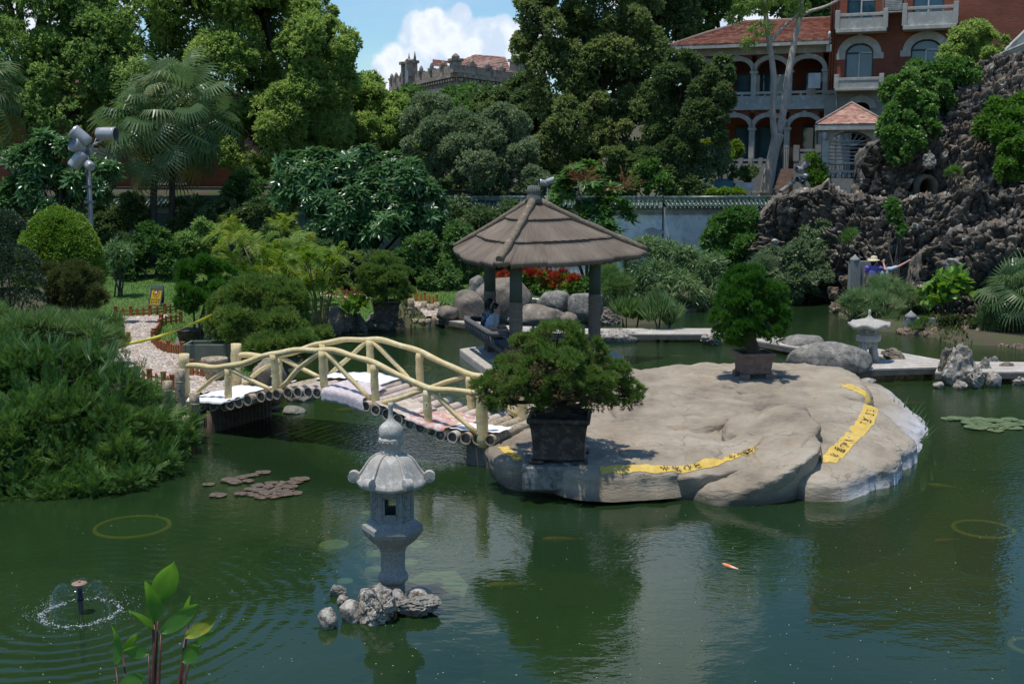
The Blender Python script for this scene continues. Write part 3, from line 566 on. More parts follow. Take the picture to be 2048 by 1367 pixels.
def rock(px, py, hw, hh, label, seed, kind='crag', mat=None, z=0.0, dep=.9, group=None, cat='rock', Y=None, sub=4, rz=None, tilt=0.0, name='rock', sink=.35):
 p = (GL(px, py) if z == .5 else G(px, py, z)) if Y is None else W(px, py, Y); s = p[1] / F_PX; sc_ = 1.22 if kind == 'crag' else 1.0; hx = hw * s * sc_; hz = hh * s / .95 * sc_
 if Y is None: p = p + np.array([0, hx * dep * .4, hz * (1 - 2 * sink)])
 mb = MB(); rock_mesh(mb, p, (hx, hx * dep, hz), seed, kind, sub, rng.uniform(0, 6) if rz is None else rz, tilt)
 o = mb.build(name, mat or CRAG); return tag(o, label, cat, group)
RK_ = {11, 12, 14, 15, 18, 19}; gl_ = 'rocks heaped at the foot of the big lantern'
for a in [(655, 1254, 22, 24, 'small rounded whitish rock at the outer end of the heap under the lantern', 11), (700, 1240, 27, 25, 'pale cracked rock between the rounded end rock and the big furrowed rock', 12),
          (757, 1243, 42, 44, 'largest furrowed pale rock in front of the lantern foot', 13), (795, 1216, 19, 26, 'small upright pale rock touching the lantern foot', 14),
          (838, 1205, 28, 21, 'tan smooth-topped rock resting highest beside the lantern foot', 15), (834, 1226, 34, 16, 'dark wet slab of rock beneath the tan rock', 16),
          (675, 1190, 16, 10, 'mossy dark rock barely above water behind the heap', 17), (684, 1208, 12, 12, 'tiny pale rock behind the cracked rock', 18),
          (730, 1205, 18, 20, 'narrow pale rock leaning behind the big furrowed rock', 19), (776, 1182, 12, 22, 'thin grey rock standing against the lantern base', 20)]:
 rock(*a, kind='boulder' if a[5] in RK_ else 'crag', group=gl_, rz=0.4 * a[5], sub=5, mat=CRAG if a[5] not in (16, 17) else BOULD_G, sink=.22)
PALE = pmat('sunken_stone', (.80, .79, .74), (.72, .71, .66), 6, .9, 0)
for i, (px, py, r, lb) in enumerate([(668, 1087, 31, 'sunken round stone farthest toward the fountain'), (836, 1087, 24, 'sunken round stone right behind the lantern shaft'), (752, 1105, 22, 'sunken round stone half hidden by the lantern platform'), (819, 1122, 17, 'smaller sunken round stone beside the lantern shaft'), (737, 1024, 15, 'small sunken round stone next to the lantern light chamber'), (748, 1137, 20, 'sunken oval stone at the lantern ring'), (690, 1160, 17, 'dim sunken round stone behind the mossy rock')]):
 c = G(px, py, -.04); R = M(r, c[1]); mb = MB(); mb.lathe([(R * .96, -.16), (R, -.1), (R, -.05), (R * .97, -.04)], (c[0], c[1], 0), 28); tag(mb.build('sunken_disc', PALE), lb, 'stepping stone', 'round stones under the water')
mb = MB(); mb.prism([G(a, b, 0)[:2] for a, b in [(812, 1152), (853, 1132), (911, 1132), (936, 1159), (928, 1186), (890, 1173)]], -.2, -.05); tag(mb.build('sunken_slab', PALE), 'large flat angular slab lying under water beside the lantern', 'stone slab')
fc = G(162, 1225); t = thing('fountain', 'small bell fountain spraying a clear water dome in the pond', 'fountain', fc); px = fc[1] / F_PX; top = W(162, 1166, fc[1])[2]
mb = MB(); mb.tube([fc + [0, 0, -.5], [fc[0], fc[1], top - .03]], .026, 14); mb.tube([[fc[0], fc[1], top * .45], [fc[0], fc[1], top * .5]], .032, 14); mb.build('pipe', pmat('black_pipe', (.012, .014, .018), None, 6, .35, 0), t)
mb = MB(); mb.lathe([(.02, top - .05), (.06, top - .012), (.075, top), (.07, top + .006), (.02, top + .012)], (fc[0], fc[1], 0), 24); mb.lathe([(.012, top + .01), (.012, top + .03)], (fc[0], fc[1], 0), 10); mb.build('nozzle', pmat('brass_nozzle', (.36, .22, .15), None, 8, .4, 0), t)
m, tt, out, N = nt('thin_water'); gl = N('BsdfGlossy', i_Roughness=.03); tr = N('BsdfTransparent'); lw = N('LayerWeight', i_Blend=.25); no = N('TexNoise', i_Scale=14.0, i_Detail=5.0); tcn = N('TexCoord'); mp = N('Mapping'); mp.inputs['Scale'].default_value = (3, 3, .6); tt.links.new(tcn.outputs['Object'], mp.inputs[0]); tt.links.new(mp.outputs[0], no.inputs['Vector'])
mm = N('MapRange'); tt.links.new(no.outputs['Fac'], mm.inputs['Value']); mm.inputs['From Min'].default_value = .45; mm.inputs['From Max'].default_value = .75; mm.inputs['To Min'].default_value = .12; mm.inputs['To Max'].default_value = .7
mu = N('Math', operation='MULTIPLY'); tt.links.new(lw.outputs['Facing'], mu.inputs[0]); tt.links.new(mm.outputs[0], mu.inputs[1]); mx = N('MixShader'); tt.links.new(mu.outputs[0], mx.inputs[0]); tt.links.new(tr.outputs[0], mx.inputs[1]); tt.links.new(gl.outputs[0], mx.inputs[2]); tt.links.new(mx.outputs[0], out.inputs[0])
mb = MB(); Rd = 76 * px; pr = [(Rd * .18, top + .015), (Rd * .38, top + .03), (Rd * .58, top), (Rd * .76, top * .76), (Rd * .9, top * .42), (Rd * 1.0, .01)]; mb.lathe(pr, (fc[0], fc[1], 0), 72, cap=False); mb.build('water_dome', m, t)
FOAM = nt('white_water'); mfo, tt, out, N = FOAM; b = N('BsdfPrincipled', i_Roughness=.12); b.inputs['Base Color'].default_value = (.85, .88, .9, 1); b.inputs['Specular IOR Level'].default_value = .8; tr = N('BsdfTransparent'); mx = N('MixShader'); mx.inputs[0].default_value = .42; tt.links.new(tr.outputs[0], mx.inputs[1]); tt.links.new(b.outputs[0], mx.inputs[2]); tt.links.new(mx.outputs[0], out.inputs[0])
mb = MB(); n = 420; a = rng.uniform(0, 2 * PI, n); q = Rd * (1 + rng.normal(0, .045, n) + .05 * np.sin(a * 7) * np.sin(a * 3 + 1)); zf = np.abs(rng.normal(0, .012, n)); k = 850
P = np.c_[fc[0] + q * np.cos(a), fc[1] + q * np.sin(a), zf]; mb.stamp(ICO[1][0], [ICO[1][1]], P, np.tile([1, 0, 0], (n, 1)), np.tile([0, 1, 0], (n, 1)), np.tile([0, 0, .5], (n, 1)), rng.uniform(.002, .009, n), 0, True)
n = 240; a = rng.uniform(0, 2 * PI, n); q = Rd * (1.05 + np.abs(rng.normal(0, .4, n))); P = np.c_[fc[0] + q * np.cos(a), fc[1] + q * np.sin(a), np.abs(rng.normal(0, .03, n))]; mb.stamp(ICO[1][0], [ICO[1][1]], P, np.tile([1, 0, 0], (n, 1)), np.tile([0, 1, 0], (n, 1)), np.tile([0, 0, 1], (n, 1)), rng.uniform(.002, .0045, n), 0, True)
tag(mb.build('splash_ring', mfo, t), kind='stuff')
tp = G(310, 1735); t = thing('water_plant', 'tall broad-leaved water plant with dark red stems in the near water', 'water plant', (tp[0], tp[1], -.3))
LF = nt('big_leaf'); m, tt, out, N = LF; tcn = N('TexCoord'); uvw = N('TexWave', wave_type='BANDS', bands_direction='X', i_Scale=1.0, i_Distortion=.2); at = N('Attribute'); at.attribute_name = 'lv'
tt.links.new(at.outputs['Vector'], uvw.inputs['Vector']); cr = ramp(tt, [(0, (.055, .165, .022)), (1, (.08, .22, .03))]); tt.links.new(uvw.outputs['Fac'], cr.inputs[0])
b = N('BsdfPrincipled', i_Roughness=.38); b.inputs['Specular IOR Level'].default_value = .5; tt.links.new(cr.outputs[0], b.inputs['Base Color']); bpn = N('Bump', i_Strength=.35, i_Distance=.004); tt.links.new(uvw.outputs['Fac'], bpn.inputs['Height']); tt.links.new(bpn.outputs[0], b.inputs['Normal'])
trn = N('BsdfTranslucent'); trn.inputs['Color'].default_value = (.16, .36, .03, 1); mx = N('MixShader'); mx.inputs[0].default_value = .42; tt.links.new(b.outputs[0], mx.inputs[1]); tt.links.new(trn.outputs[0], mx.inputs[2]); tt.links.new(mx.outputs[0], out.inputs[0])
LFY = pmat('yellowing_leaf', (.38, .30, .04), (.16, .24, .03), 9, .4, .1, .003, c3=(.42, .36, .06))
STEM = pmat('red_stem', (.10, .025, .02), (.05, .018, .014), 8, .4, .1, .002)
def leaf_big(b, tip, hw, twist, mat, curl=.15, lab=None):
 b = np.array(b); tip = np.array(tip); ax = tip - b; L_ = np.linalg.norm(ax); ax = ax / L_; fw = unit(np.array([math.sin(twist), -math.cos(twist), .45])); s_ = unit(np.cross(ax, fw)); nn = np.cross(s_, ax)
 mb = MB(); nu, nvv = 17, 9; V = np.zeros((nu, nvv, 3)); lv = np.zeros((nu, nvv, 3))
 for i in range(nu):
  u = i / (nu - 1); w = hw * (math.sin(PI * u ** .72)) ** .85 * (1 if u < .98 else .3)
  for j in range(nvv):
   q = 2 * j / (nvv - 1) - 1; V[i, j] = b + ax * L_ * u + s_ * w * q + nn * (curl * hw * (q * q) - .10 * L_ * math.sin(PI * u) + .05 * hw * math.sin(5 * u + 3 * abs(q))); lv[i, j] = [(u - .55 * abs(q) * .5) * 9.0, 0, 0]
 mb.grid(V); o = mb.build('leaf', mat, t); a = o.data.attributes.new('lv', 'FLOAT_VECTOR', 'POINT'); a.data.foreach_set('vector', lv.astype(np.float32).ravel())
 if lab: o['label'] = lab
 return o
leaves_ = [((317, 1208), (349, 1121), 26, 7.1, .5, 0), ((309, 1244), (292, 1158), 20, 7.0, -.3, 0), ((306, 1258), (257, 1219), 15, 7.0, -.6, 0), ((322, 1265), (398, 1206), 17, 6.9, .2, 0), ((376, 1247), (380, 1188), 10, 7.2, .9, 0), ((370, 1273), (436, 1233), 15, 6.95, .2, 1), ((384, 1290), (429, 1259), 7, 7.1, .2, 0), ((364, 1320), (402, 1290), 18, 6.9, .0, 0), ((231, 1328), (225, 1247), 16, 7.05, -.5, 0), ((246, 1306), (276, 1265), 9, 7.1, .4, 0), ((297, 1306), (245, 1300), 13, 6.9, -.2, 0), ((240, 1375), (290, 1352), 20, 6.7, 0, 0)]
for b_, tp_, hw, Y_, tw, ye in leaves_: leaf_big(W(*b_, Y_), W(*tp_, Y_ - .12), M(hw, Y_), tw, LFY if ye else m, lab='yellowing curled leaf' if ye else None)
for i, (b_, tp_, hw, Y_, tw, ye) in enumerate(leaves_):
 e = W(*b_, Y_); root = np.array([tp[0] + (e[0] - tp[0]) * .25 + rng.uniform(-.05, .05), tp[1] + rng.uniform(-.08, .08), -.3]); u = np.linspace(0, 1, 10)[:, None]
 p = root + (e - root) * np.concatenate([u ** 1.5, u ** 1.5, u], 1); mb = MB(); mb.tube(p, np.linspace(.019, .006, 10), 8); mb.build('stem', STEM, t)
def padmesh(mb, c, R, a, seed):
 r = np.random.default_rng(seed); th = np.linspace(.12, 2 * PI - .12, 22) + a; rows = []
 for f in (0.0, .55, .9, 1.0):
  rr = R * f * (1 + (.03 * np.sin(th * 5 + seed) if f > .5 else 0)); rows.append(np.stack([rr * np.cos(th), rr * np.sin(th), np.full(22, .008 + (.006 if f == 1 else 0) + .004 * f * np.sin(th * 3 + seed))], -1))
 mb.grid(np.array(rows) + c)
def pads(spots, mat, label, group, r0, r1):
 for i, (px, py) in enumerate(spots):
  c = G(px, py); mb = MB(); padmesh(mb, [c[0], c[1], .003 * (i % 4)], rng.uniform(r0, r1), rng.uniform(0, 6), i); tag(mb.build('lily_pad', mat), label, 'lily pad', group)
sp = [(417, 969), (436, 991), (458, 961), (470, 966), (484, 955), (505, 951), (526, 946), (481, 989), (502, 989), (525, 994), (549, 993), (570, 990), (588, 987), (500, 979), (520, 982), (537, 975), (545, 984), (556, 975), (565, 982), (580, 975), (575, 968), (560, 967), (590, 965), (604, 960), (592, 958), (542, 967), (496, 963), (531, 988), (577, 981), (515, 972)]
pads(sp, PAD, 'purplish brown water lily pad in the floating cluster beside the juniper bank', 'brown lily pads left of the lantern', .085, .125)
sp = [(1900, 838), (1914, 837), (1925, 839), (1938, 847), (1958, 838), (1968, 848), (1975, 852), (1985, 842), (1995, 855), (2003, 845), (2010, 851), (2020, 840), (2026, 856), (2036, 849), (2044, 844), (1951, 856), (1990, 861), (1962, 842)]
pads(sp, PAD_G, 'olive green water lily pad floating near the right shore stones', 'green lily pads right of the island', .13, .19)
sp = [(1602, 686), (1612, 684), (1621, 688), (1609, 692), (1618, 693)]
pads(sp, PAD_G, 'tiny green lily pad floating behind the grey boulder', 'lily pads behind the boulder', .12, .17)
RIMM = pmat('algae_rim', (.80, .50, .03), (.68, .44, .03), 7, .8, .1, .004)
for px, py, r, z, tl, lb in [(265, 1053, 74, -.03, 0, 'sunken round tub with mossy amber rim beside the juniper bank'), (1967, 1058, 59, -.05, 0, 'sunken round tub with mossy amber rim off the tip of the stone island'), (832, 737, 29, -.03, 0, 'small sunken tub rim seen behind the bridge railing'), (2062, 1292, 40, -.04, 0, 'sunken tub rim cut by the edge of the picture')]:
 c = G(px, py, z); R = M(r, c[1]); t = thing('planting_tub', lb, 'planting tub', c, 'tubs sunk in the pond'); th = np.linspace(0, 2 * PI, 49); mb = MB(); V = []
 for i in range(10):
  ph = 2 * PI * i / 9; V.append(np.stack([(R + .028 * math.cos(ph)) * np.cos(th), (R + .028 * math.cos(ph)) * np.sin(th), .02 * math.sin(ph) + tl * np.cos(th)], -1))
 mb.grid(np.array(V)[::-1] + c); mb.build('rim', RIMM, t)
 mb = MB(); mb.lathe([(R * .98, -.01), (R * .95, -.25), (R * .8, -.5)], c, 40); mb.build('body', MUD, t)
def koi(px, py, z, L_, ang, mat, label, bend=.15):
 c = G(px, py, z - .035); t = thing('koi', label, 'koi fish', c, 'koi swimming in the pond'); u = np.linspace(0, 1, 14); ca, sa = math.cos(ang), math.sin(ang)
 x = (u - .5) * L_; y = bend * L_ * (u - .5) ** 2; p = c + np.stack([x * ca - y * sa, x * sa + y * ca, 0 * u], -1); w = L_ * .085 * np.sin(PI * np.clip(u, .02, 1) ** .6) ** .8 + .003
 mb = MB(); mb.tube(p, w, 10, sx=1.0); d = unit(p[-1] - p[-3]); s_ = np.array([-d[1], d[0], 0]); e = p[-1]
 mb.add([e - d * .02, e + d * L_ * .2 + s_ * L_ * .09, e + d * L_ * .12, e + d * L_ * .2 - s_ * L_ * .09], np.array([[0, 1, 2, 3]])); q = p[4]; d2 = unit(p[4] - p[0])
 s2 = np.array([-d2[1], d2[0], 0])
 for k in (-1, 1): mb.add([q + s2 * k * w[4] * .8, q + s2 * k * L_ * .22 + d2 * L_ * .08, q + s2 * k * w[4] * .8 + d2 * L_ * .07], np.array([[0, 1, 2]]))
 mb.build('body', mat, t)
KO = pmat('koi_orange', (.85, .26, .03), (.80, .20, .02), 8, .3, 0); KY = pmat('koi_yellow', (.80, .48, .06), (.7, .4, .05), 8, .3, 0); KR = pmat('koi_red', (.80, .10, .04), (.85, .30, .15), 5, .3, 0, c3=(.85, .6, .4))
for a in [(1461, 1133, .03, .24, -.9, KR, 'red and white koi at the surface in the open water'), (1892, 1080, -.03, .30, .25, KO, 'orange koi beside the amber tub rim'), (700, 820, -.02, .55, .12, KO, 'long orange koi gliding under the bridge'), (738, 828, -.01, .24, .3, KR, 'short red koi near the lantern finial under the bridge'),
          (1120, 1078, -.05, .42, .05, KO, 'dim orange koi off the potted tree side of the island'), (1015, 1170, -.05, .45, .1, KY, 'dim yellow koi in the dark tree reflection'), (935, 797, -.01, .30, .2, KY, 'yellow koi behind the end of the bridge rail'), (1355, 712, -.015, .40, .2, KY, 'yellow koi between island and walkway'), (1420, 728, -.015, .42, .05, KO, 'orange koi close behind the island'), (1832, 806, -.02, .35, 0, KO, 'orange koi off the reeds of the island'), (640, 780, -.02, .4, .1, KO, 'orange koi in the shade beneath the bridge arch'), (1885, 972, -.06, .4, -.4, KY, 'dim golden koi off the white tip of the island')]: koi(*a)
def mound(mb, OUT, zo, c, ztop, ed, zlow, seed, tilt=(0, 0), ns=60, na=420, rough=1.0):
 P = np.array([G(a, b, zo)[:2] for a, b in OUT]); c = np.array(c) if c is not None else P.mean(0); ang = np.arctan2(P[:, 1] - c[1], P[:, 0] - c[0]); o = np.argsort(ang); ang = ang[o]; rad = np.linalg.norm(P - c, axis=1)[o]
 th = np.linspace(-PI, PI, na, endpoint=False); R = np.interp(th, np.r_[ang - 2 * PI, ang, ang + 2 * PI], np.r_[rad, rad, rad]); k = max(3, na // 60) | 1; R = np.convolve(np.r_[R[-(k // 2):], R, R[:k // 2]], np.ones(k) / k, 'valid'); R = R * (1 + .012 * fbm(np.c_[np.cos(th) * 7, np.sin(th) * 7, th * 0 + seed], 3, 2))
 s = np.r_[np.linspace(0, .82, ns), np.linspace(.83, 1.0, 44), 1.008, 1.012]; e = np.interp(th, *ed) if isinstance(ed, tuple) else np.full(na, float(ed)); S, TH = np.meshgrid(s, th, indexing='ij'); RR = R[None] * S; x = c[0] + RR * np.cos(TH); y = c[1] + RR * np.sin(TH); q = np.c_[x.ravel(), y.ravel(), np.full(x.size, seed * 1.7)]
 h = ztop + tilt[0] * (x - c[0]) + tilt[1] * (y - c[1]) + (.055 * fbm(q * .9, 3, seed) + .035 * fbm(q * 2.4, 3, seed + 1) + .016 * fbm(q * np.array([4, 11, 1]), 4, 12) + .008 * fbm(q * 16, 3, 13)).reshape(x.shape) * rough
 w1 = q[:, :2] + .3 * np.stack([fbm(q * 1.2, 2, 8), fbm(q * 1.2 + 9, 2, 9)], 1); f1, f2, ci = worley(np.c_[w1[:, 0] * .8, w1[:, 1] * 1.1, w1[:, 0] * 0 + seed + .4], 41); cre = np.clip((f2 - f1) / .045, 0, 1).reshape(x.shape); h = h - .035 * (1 - cre) ** 2 * sstep(.97, .8, S)
 cut = np.clip(1 - np.minimum(S, 1) ** e[None], 0, 1) ** .55; z = zlow + (h - zlow) * cut; z = np.where(S > 1.0, zlow - .25, z); wq = np.clip((e[None] - 16) / 12, 0, 1); bulge = 1 + (.03 + .05 * wq) * np.sin(np.clip((S - .80) / .20, 0, 1) * PI) - .13 * wq * np.clip((S - .93) / .07, 0, 1) ** 1.5 * min(1, 1.2 / R.mean()); x = c[0] + (x - c[0]) * bulge; y = c[1] + (y - c[1]) * bulge
 D3 = np.stack([x, y, z], -1).reshape(-1, 3); d = (.030 * fbm(D3 * 3, 4, 21 + seed) + .012 * fbm(D3 * np.array([6, 6, 14]), 3, 22)).reshape(x.shape) * sstep(.78, .9, S); x = x + d * np.cos(TH); y = y + d * np.sin(TH); z = z + d * .4
 V = np.stack([x, y, z], -1); mb.grid(np.concatenate([V, V[:, :1]], 1)); return c
def isle():
 OUT = [(958, 915), (968, 945), (985, 965), (1025, 985), (1085, 990), (1180, 994), (1300, 998), (1400, 1001), (1470, 992), (1530, 985), (1590, 980), (1622, 976), (1640, 972), (1700, 964), (1770, 944), (1820, 920), (1852, 902), (1860, 875), (1840, 830), (1800, 800), (1768, 790), (1740, 780), (1700, 770), (1620, 768), (1540, 772), (1440, 766), (1340, 766), (1250, 770), (1180, 780), (1100, 800), (1020, 840), (975, 880)]
 mb = MB(); c = mound(mb, OUT, 0, (2.6, 18.0), .40, ([-PI, -2.4, -1.08, -.96, -.5, .25, .7, PI], [14, 26, 26, 5, 4.2, 4.2, 12, 14]), -.30, 5, ns=70)
 mound(mb, [(1215, 800), (1240, 826), (1300, 842), (1400, 852), (1470, 838), (1540, 812), (1640, 800), (1722, 806), (1752, 812), (1735, 778), (1690, 748), (1600, 738), (1440, 732), (1320, 738), (1240, 760)], .5, None, .60, 15, .30, 2, (.02, .03), na=300)
 mound(mb, [(1440, 868), (1500, 838), (1590, 822), (1680, 818), (1765, 822), (1808, 845), (1800, 885), (1745, 920), (1680, 940), (1620, 938), (1550, 915), (1480, 890)], .42, None, .55, ([-PI, -2.5, -2.0, .5, 1.1, PI], [12, 10, 2.6, 2.6, 10, 12]), .16, 3, (-.03, .05), na=300)
 mound(mb, [(1060, 905), (1120, 868), (1220, 842), (1330, 850), (1420, 872), (1450, 900), (1400, 930), (1280, 944), (1160, 944)], .42, None, .475, 9, .30, 7, na=300)
 mound(mb, [(1372, 992), (1400, 950), (1460, 918), (1520, 900), (1575, 896), (1608, 902), (1622, 925), (1626, 955), (1612, 988), (1580, 1000), (1530, 1004), (1450, 1006)], .05, None, .56, ([-PI, -2.6, -1.6, -.4, .6, 1.6, 2.6, PI], [5, 8, 30, 34, 20, 7, 5, 5]), -.30, 9, (.26, .12), na=300, rough=.8)
 mound(mb, [(1462, 768), (1480, 750), (1540, 748), (1568, 765), (1545, 782), (1490, 784)], .6, None, .66, 5, .45, 4, na=160, ns=24, rough=.5)
 m, tt, out, N = nt('island_stone'); L = tt.links.new; g = N('NewGeometry'); sp_ = N('SeparateXYZ'); L(g.outputs['Position'], sp_.inputs[0])
 n1 = N('TexNoise', i_Scale=.9, i_Detail=9.0, i_Roughness=.65); L(g.outputs['Position'], n1.inputs['Vector']); r1 = ramp(tt, [(.30, (.14, .112, .083)), (.43, (.255, .208, .15)), (.56, (.34, .285, .21)), (.72, (.42, .365, .29))]); L(n1.outputs['Fac'], r1.inputs['Fac'])
 n2 = N('TexNoise', i_Scale=2.6, i_Detail=7.0, i_Roughness=.7); L(g.outputs['Position'], n2.inputs['Vector']); r2 = ramp(tt, [(.54, (0, 0, 0)), (.70, (.7, .7, .7))]); L(n2.outputs['Fac'], r2.inputs['Fac']); m1 = N('MixRGB'); L(r2.outputs['Color'], m1.inputs['Fac']); L(r1.outputs['Color'], m1.inputs['Color1']); m1.inputs['Color2'].default_value = (.31, .225, .14, 1)
 xm = N('MapRange'); L(sp_.outputs['X'], xm.inputs['Value']); xm.inputs['From Min'].default_value = 4.1; xm.inputs['From Max'].default_value = 4.5
 zm = N('MapRange'); L(sp_.outputs['Z'], zm.inputs['Value']); zm.inputs['From Min'].default_value = .30; zm.inputs['From Max'].default_value = .10
 nm = N('TexNoise', i_Scale=3.0, i_Detail=6.0, i_Roughness=.7); L(g.outputs['Position'], nm.inputs['Vector']); nr = N('MapRange'); L(nm.outputs['Fac'], nr.inputs['Value']); nr.inputs['From Min'].default_value = .30; nr.inputs['From Max'].default_value = .5
 mu1 = N('Math', operation='MULTIPLY'); L(xm.outputs[0], mu1.inputs[0]); L(zm.outputs[0], mu1.inputs[1]); mu2 = N('Math', operation='MULTIPLY'); L(mu1.outputs[0], mu2.inputs[0]); L(nr.outputs[0], mu2.inputs[1])
 m2 = N('MixRGB'); L(mu2.outputs[0], m2.inputs['Fac']); L(m1.outputs['Color'], m2.inputs['Color1']); m2.inputs['Color2'].default_value = (.47, .46, .47, 1)
 wv = N('VectorMath', operation='MULTIPLY_ADD'); L(n2.outputs['Color'], wv.inputs[0]); wv.inputs[1].default_value = (.5, .5, .5); L(g.outputs['Position'], wv.inputs[2]); vo = N('TexVoronoi', feature='DISTANCE_TO_EDGE', i_Scale=.75); L(wv.outputs[0], vo.inputs['Vector']); vr = ramp(tt, [(0, (1, 1, 1)), (.008, (0, 0, 0))]); L(vo.outputs['Distance'], vr.inputs['Fac'])
 cm = N('MixRGB', blend_type='MULTIPLY'); cf = N('Math', operation='MULTIPLY'); L(vr.outputs['Color'], cf.inputs[0]); cn = N('MapRange'); L(n1.outputs['Fac'], cn.inputs['Value']); cn.inputs['From Min'].default_value = .47; cn.inputs['From Max'].default_value = .55; cn.inputs['To Max'].default_value = .75; L(cn.outputs[0], cf.inputs[1]); L(cf.outputs[0], cm.inputs['Fac']); L(m2.outputs['Color'], cm.inputs['Color1']); cm.inputs['Color2'].default_value = (.22, .18, .14, 1)
 al = N('MapRange'); L(sp_.outputs['Z'], al.inputs['Value']); al.inputs['From Min'].default_value = .20; al.inputs['From Max'].default_value = .03; inv = N('Math', operation='SUBTRACT'); inv.inputs[0].default_value = 1.0; L(mu1.outputs[0], inv.inputs[1]); aln = N('Math', operation='MULTIPLY'); L(al.outputs[0], aln.inputs[0]); L(inv.outputs[0], aln.inputs[1]); m3 = N('MixRGB'); L(aln.outputs[0], m3.inputs['Fac']); L(cm.outputs['Color'], m3.inputs['Color1']); m3.inputs['Color2'].default_value = (.11, .10, .075, 1)
 b = N('BsdfPrincipled', i_Roughness=.9); L(m3.outputs['Color'], b.inputs['Base Color'])
 mpn = N('Mapping'); mpn.inputs['Scale'].default_value = (1.2, 2.6, 4); L(g.outputs['Position'], mpn.inputs['Vector']); n3 = N('TexNoise', i_Scale=7.0, i_Detail=10.0, i_Roughness=.7); L(mpn.outputs[0], n3.inputs['Vector']); bp = N('Bump', i_Strength=.8, i_Distance=.04); L(n3.outputs['Fac'], bp.inputs['Height']); L(bp.outputs[0], b.inputs['Normal']); L(b.outputs[0], out.inputs['Surface'])
 o = mb.build('rock_island', m, origin=(c[0], c[1], 0)); tag(o, 'broad pale flat-topped rock island with a yellow painted warning stripe', 'rock island'); bvh = BVHTree.FromObject(o, bpy.context.evaluated_depsgraph_get()); return o, bvh, c
bpy.context.view_layer.update(); ISL, IBVH, IC = isle()
def hit_px(px, py):
 d = Vector(tuple(unit(ray(px, py)))); h = IBVH.ray_cast(Vector((-IC[0], -IC[1], CAM_H)), d)[0]; return None if h is None else np.array([h[0] + IC[0], h[1] + IC[1], h[2]])
def hit_z(x, y):
 h = IBVH.ray_cast(Vector((x - IC[0], y - IC[1], 5)), Vector((0, 0, -1)))[0]; return -.3 if h is None else h[2]
def stripe(pxs, w, n=70, shift=14):
 P = [hit_px(a, b) for a, b in pxs]; P = np.array([p for p in P if p is not None]); d = np.r_[0, np.cumsum(np.linalg.norm(np.diff(P[:, :2], axis=0), axis=1))]; u = np.linspace(0, d[-1], n); x = np.interp(u, d, P[:, 0]); y = np.interp(u, d, P[:, 1])
 k = np.ones(9) / 9; xs = np.convolve(np.r_[[x[0]] * 4, x, [x[-1]] * 4], k, 'valid'); ys = np.convolve(np.r_[[y[0]] * 4, y, [y[-1]] * 4], k, 'valid'); T = unit(np.c_[np.gradient(xs), np.gradient(ys)]); S = np.c_[-T[:, 1], T[:, 0]]
 for _ in range(shift):
  for i in range(n):
   z0, za, zb = hit_z(xs[i], ys[i]), hit_z(*(np.array([xs[i], ys[i]]) + S[i] * w * .6)), hit_z(*(np.array([xs[i], ys[i]]) - S[i] * w * .6)); sg = 1 if zb < za else -1
   if min(za, zb) < max(za, zb) - .13 or z0 < .16: xs[i] += S[i, 0] * sg * .025; ys[i] += S[i, 1] * sg * .025
  xs = np.convolve(np.r_[[xs[0]] * 3, xs, [xs[-1]] * 3], np.ones(7) / 7, 'valid'); ys = np.convolve(np.r_[[ys[0]] * 3, ys, [ys[-1]] * 3], np.ones(7) / 7, 'valid')
 T = unit(np.c_[np.gradient(xs), np.gradient(ys)]); S = np.c_[-T[:, 1], T[:, 0]]
 mb = MB(); V = np.zeros((n, 9, 3))
 for j in range(9):
  q = (j / 8 - .5) * w; e = 1 + .06 * math.sin(j) ; xx = xs + S[:, 0] * q * e + .006 * np.sin(u * 19 + j); yy = ys + S[:, 1] * q * e; V[:, j] = np.c_[xx, yy, [hit_z(a, b) + .007 for a, b in zip(xx, yy)]]
 mb.grid(V[:, ::-1]); return u, np.c_[xs, ys], T, mb
def glyph(ch, size):
 c = bpy.data.curves.new('t', 'FONT'); c.body = ch; c.size = size; c.align_x = 'CENTER'; c.align_y = 'CENTER'; c.resolution_u = 2; o = bpy.data.objects.new('t', c); COL.objects.link(o); dg = bpy.context.evaluated_depsgraph_get(); me = bpy.data.meshes.new_from_object(o.evaluated_get(dg)); v = np.array([q.co[:] for q in me.vertices]).reshape(-1, 3); f = [list(p.vertices) for p in me.polygons]
 bpy.data.objects.remove(o); bpy.data.curves.remove(c); bpy.data.meshes.remove(me); return v, f
def lettering(mb, txt, u, P, T, u0, du, size, flip):
 for i, ch in enumerate(txt):
  k = int(np.argmin(np.abs(u - (u0 + i * du)))); v, f = glyph(ch, size)
  if len(v) == 0: continue
  t_ = T[k] * flip; n_ = np.array([-t_[1], t_[0]]); x = P[k, 0] + v[:, 0] * t_[0] + v[:, 1] * n_[0]; y = P[k, 1] + v[:, 0] * t_[1] + v[:, 1] * n_[1]; mb.add(np.c_[x, y, [hit_z(a, b) + .02 for a, b in zip(x, y)]], f, 1)
u, P, T, mb = stripe([(998, 884), (1012, 900), (1028, 918), (1042, 934), (1056, 946)], .14, 30); mb.build('yellow_stripe', [YELLOW, INK], ISL)
u, P, T, mb = stripe([(1165, 946), (1220, 945), (1290, 944), (1340, 943), (1385, 940), (1425, 928), (1460, 913), (1495, 900), (1520, 891), (1536, 884)], .15)
L_ = u[-1]; lettering(mb, '水落心当'[::-1], u, P, T, L_ * .555, -L_ * .058, .125, -1); lettering(mb, '全安意注'[::-1], u, P, T, L_ * .93, -L_ * .055, .125, -1); mb.build('yellow_stripe', [YELLOW, INK], ISL)
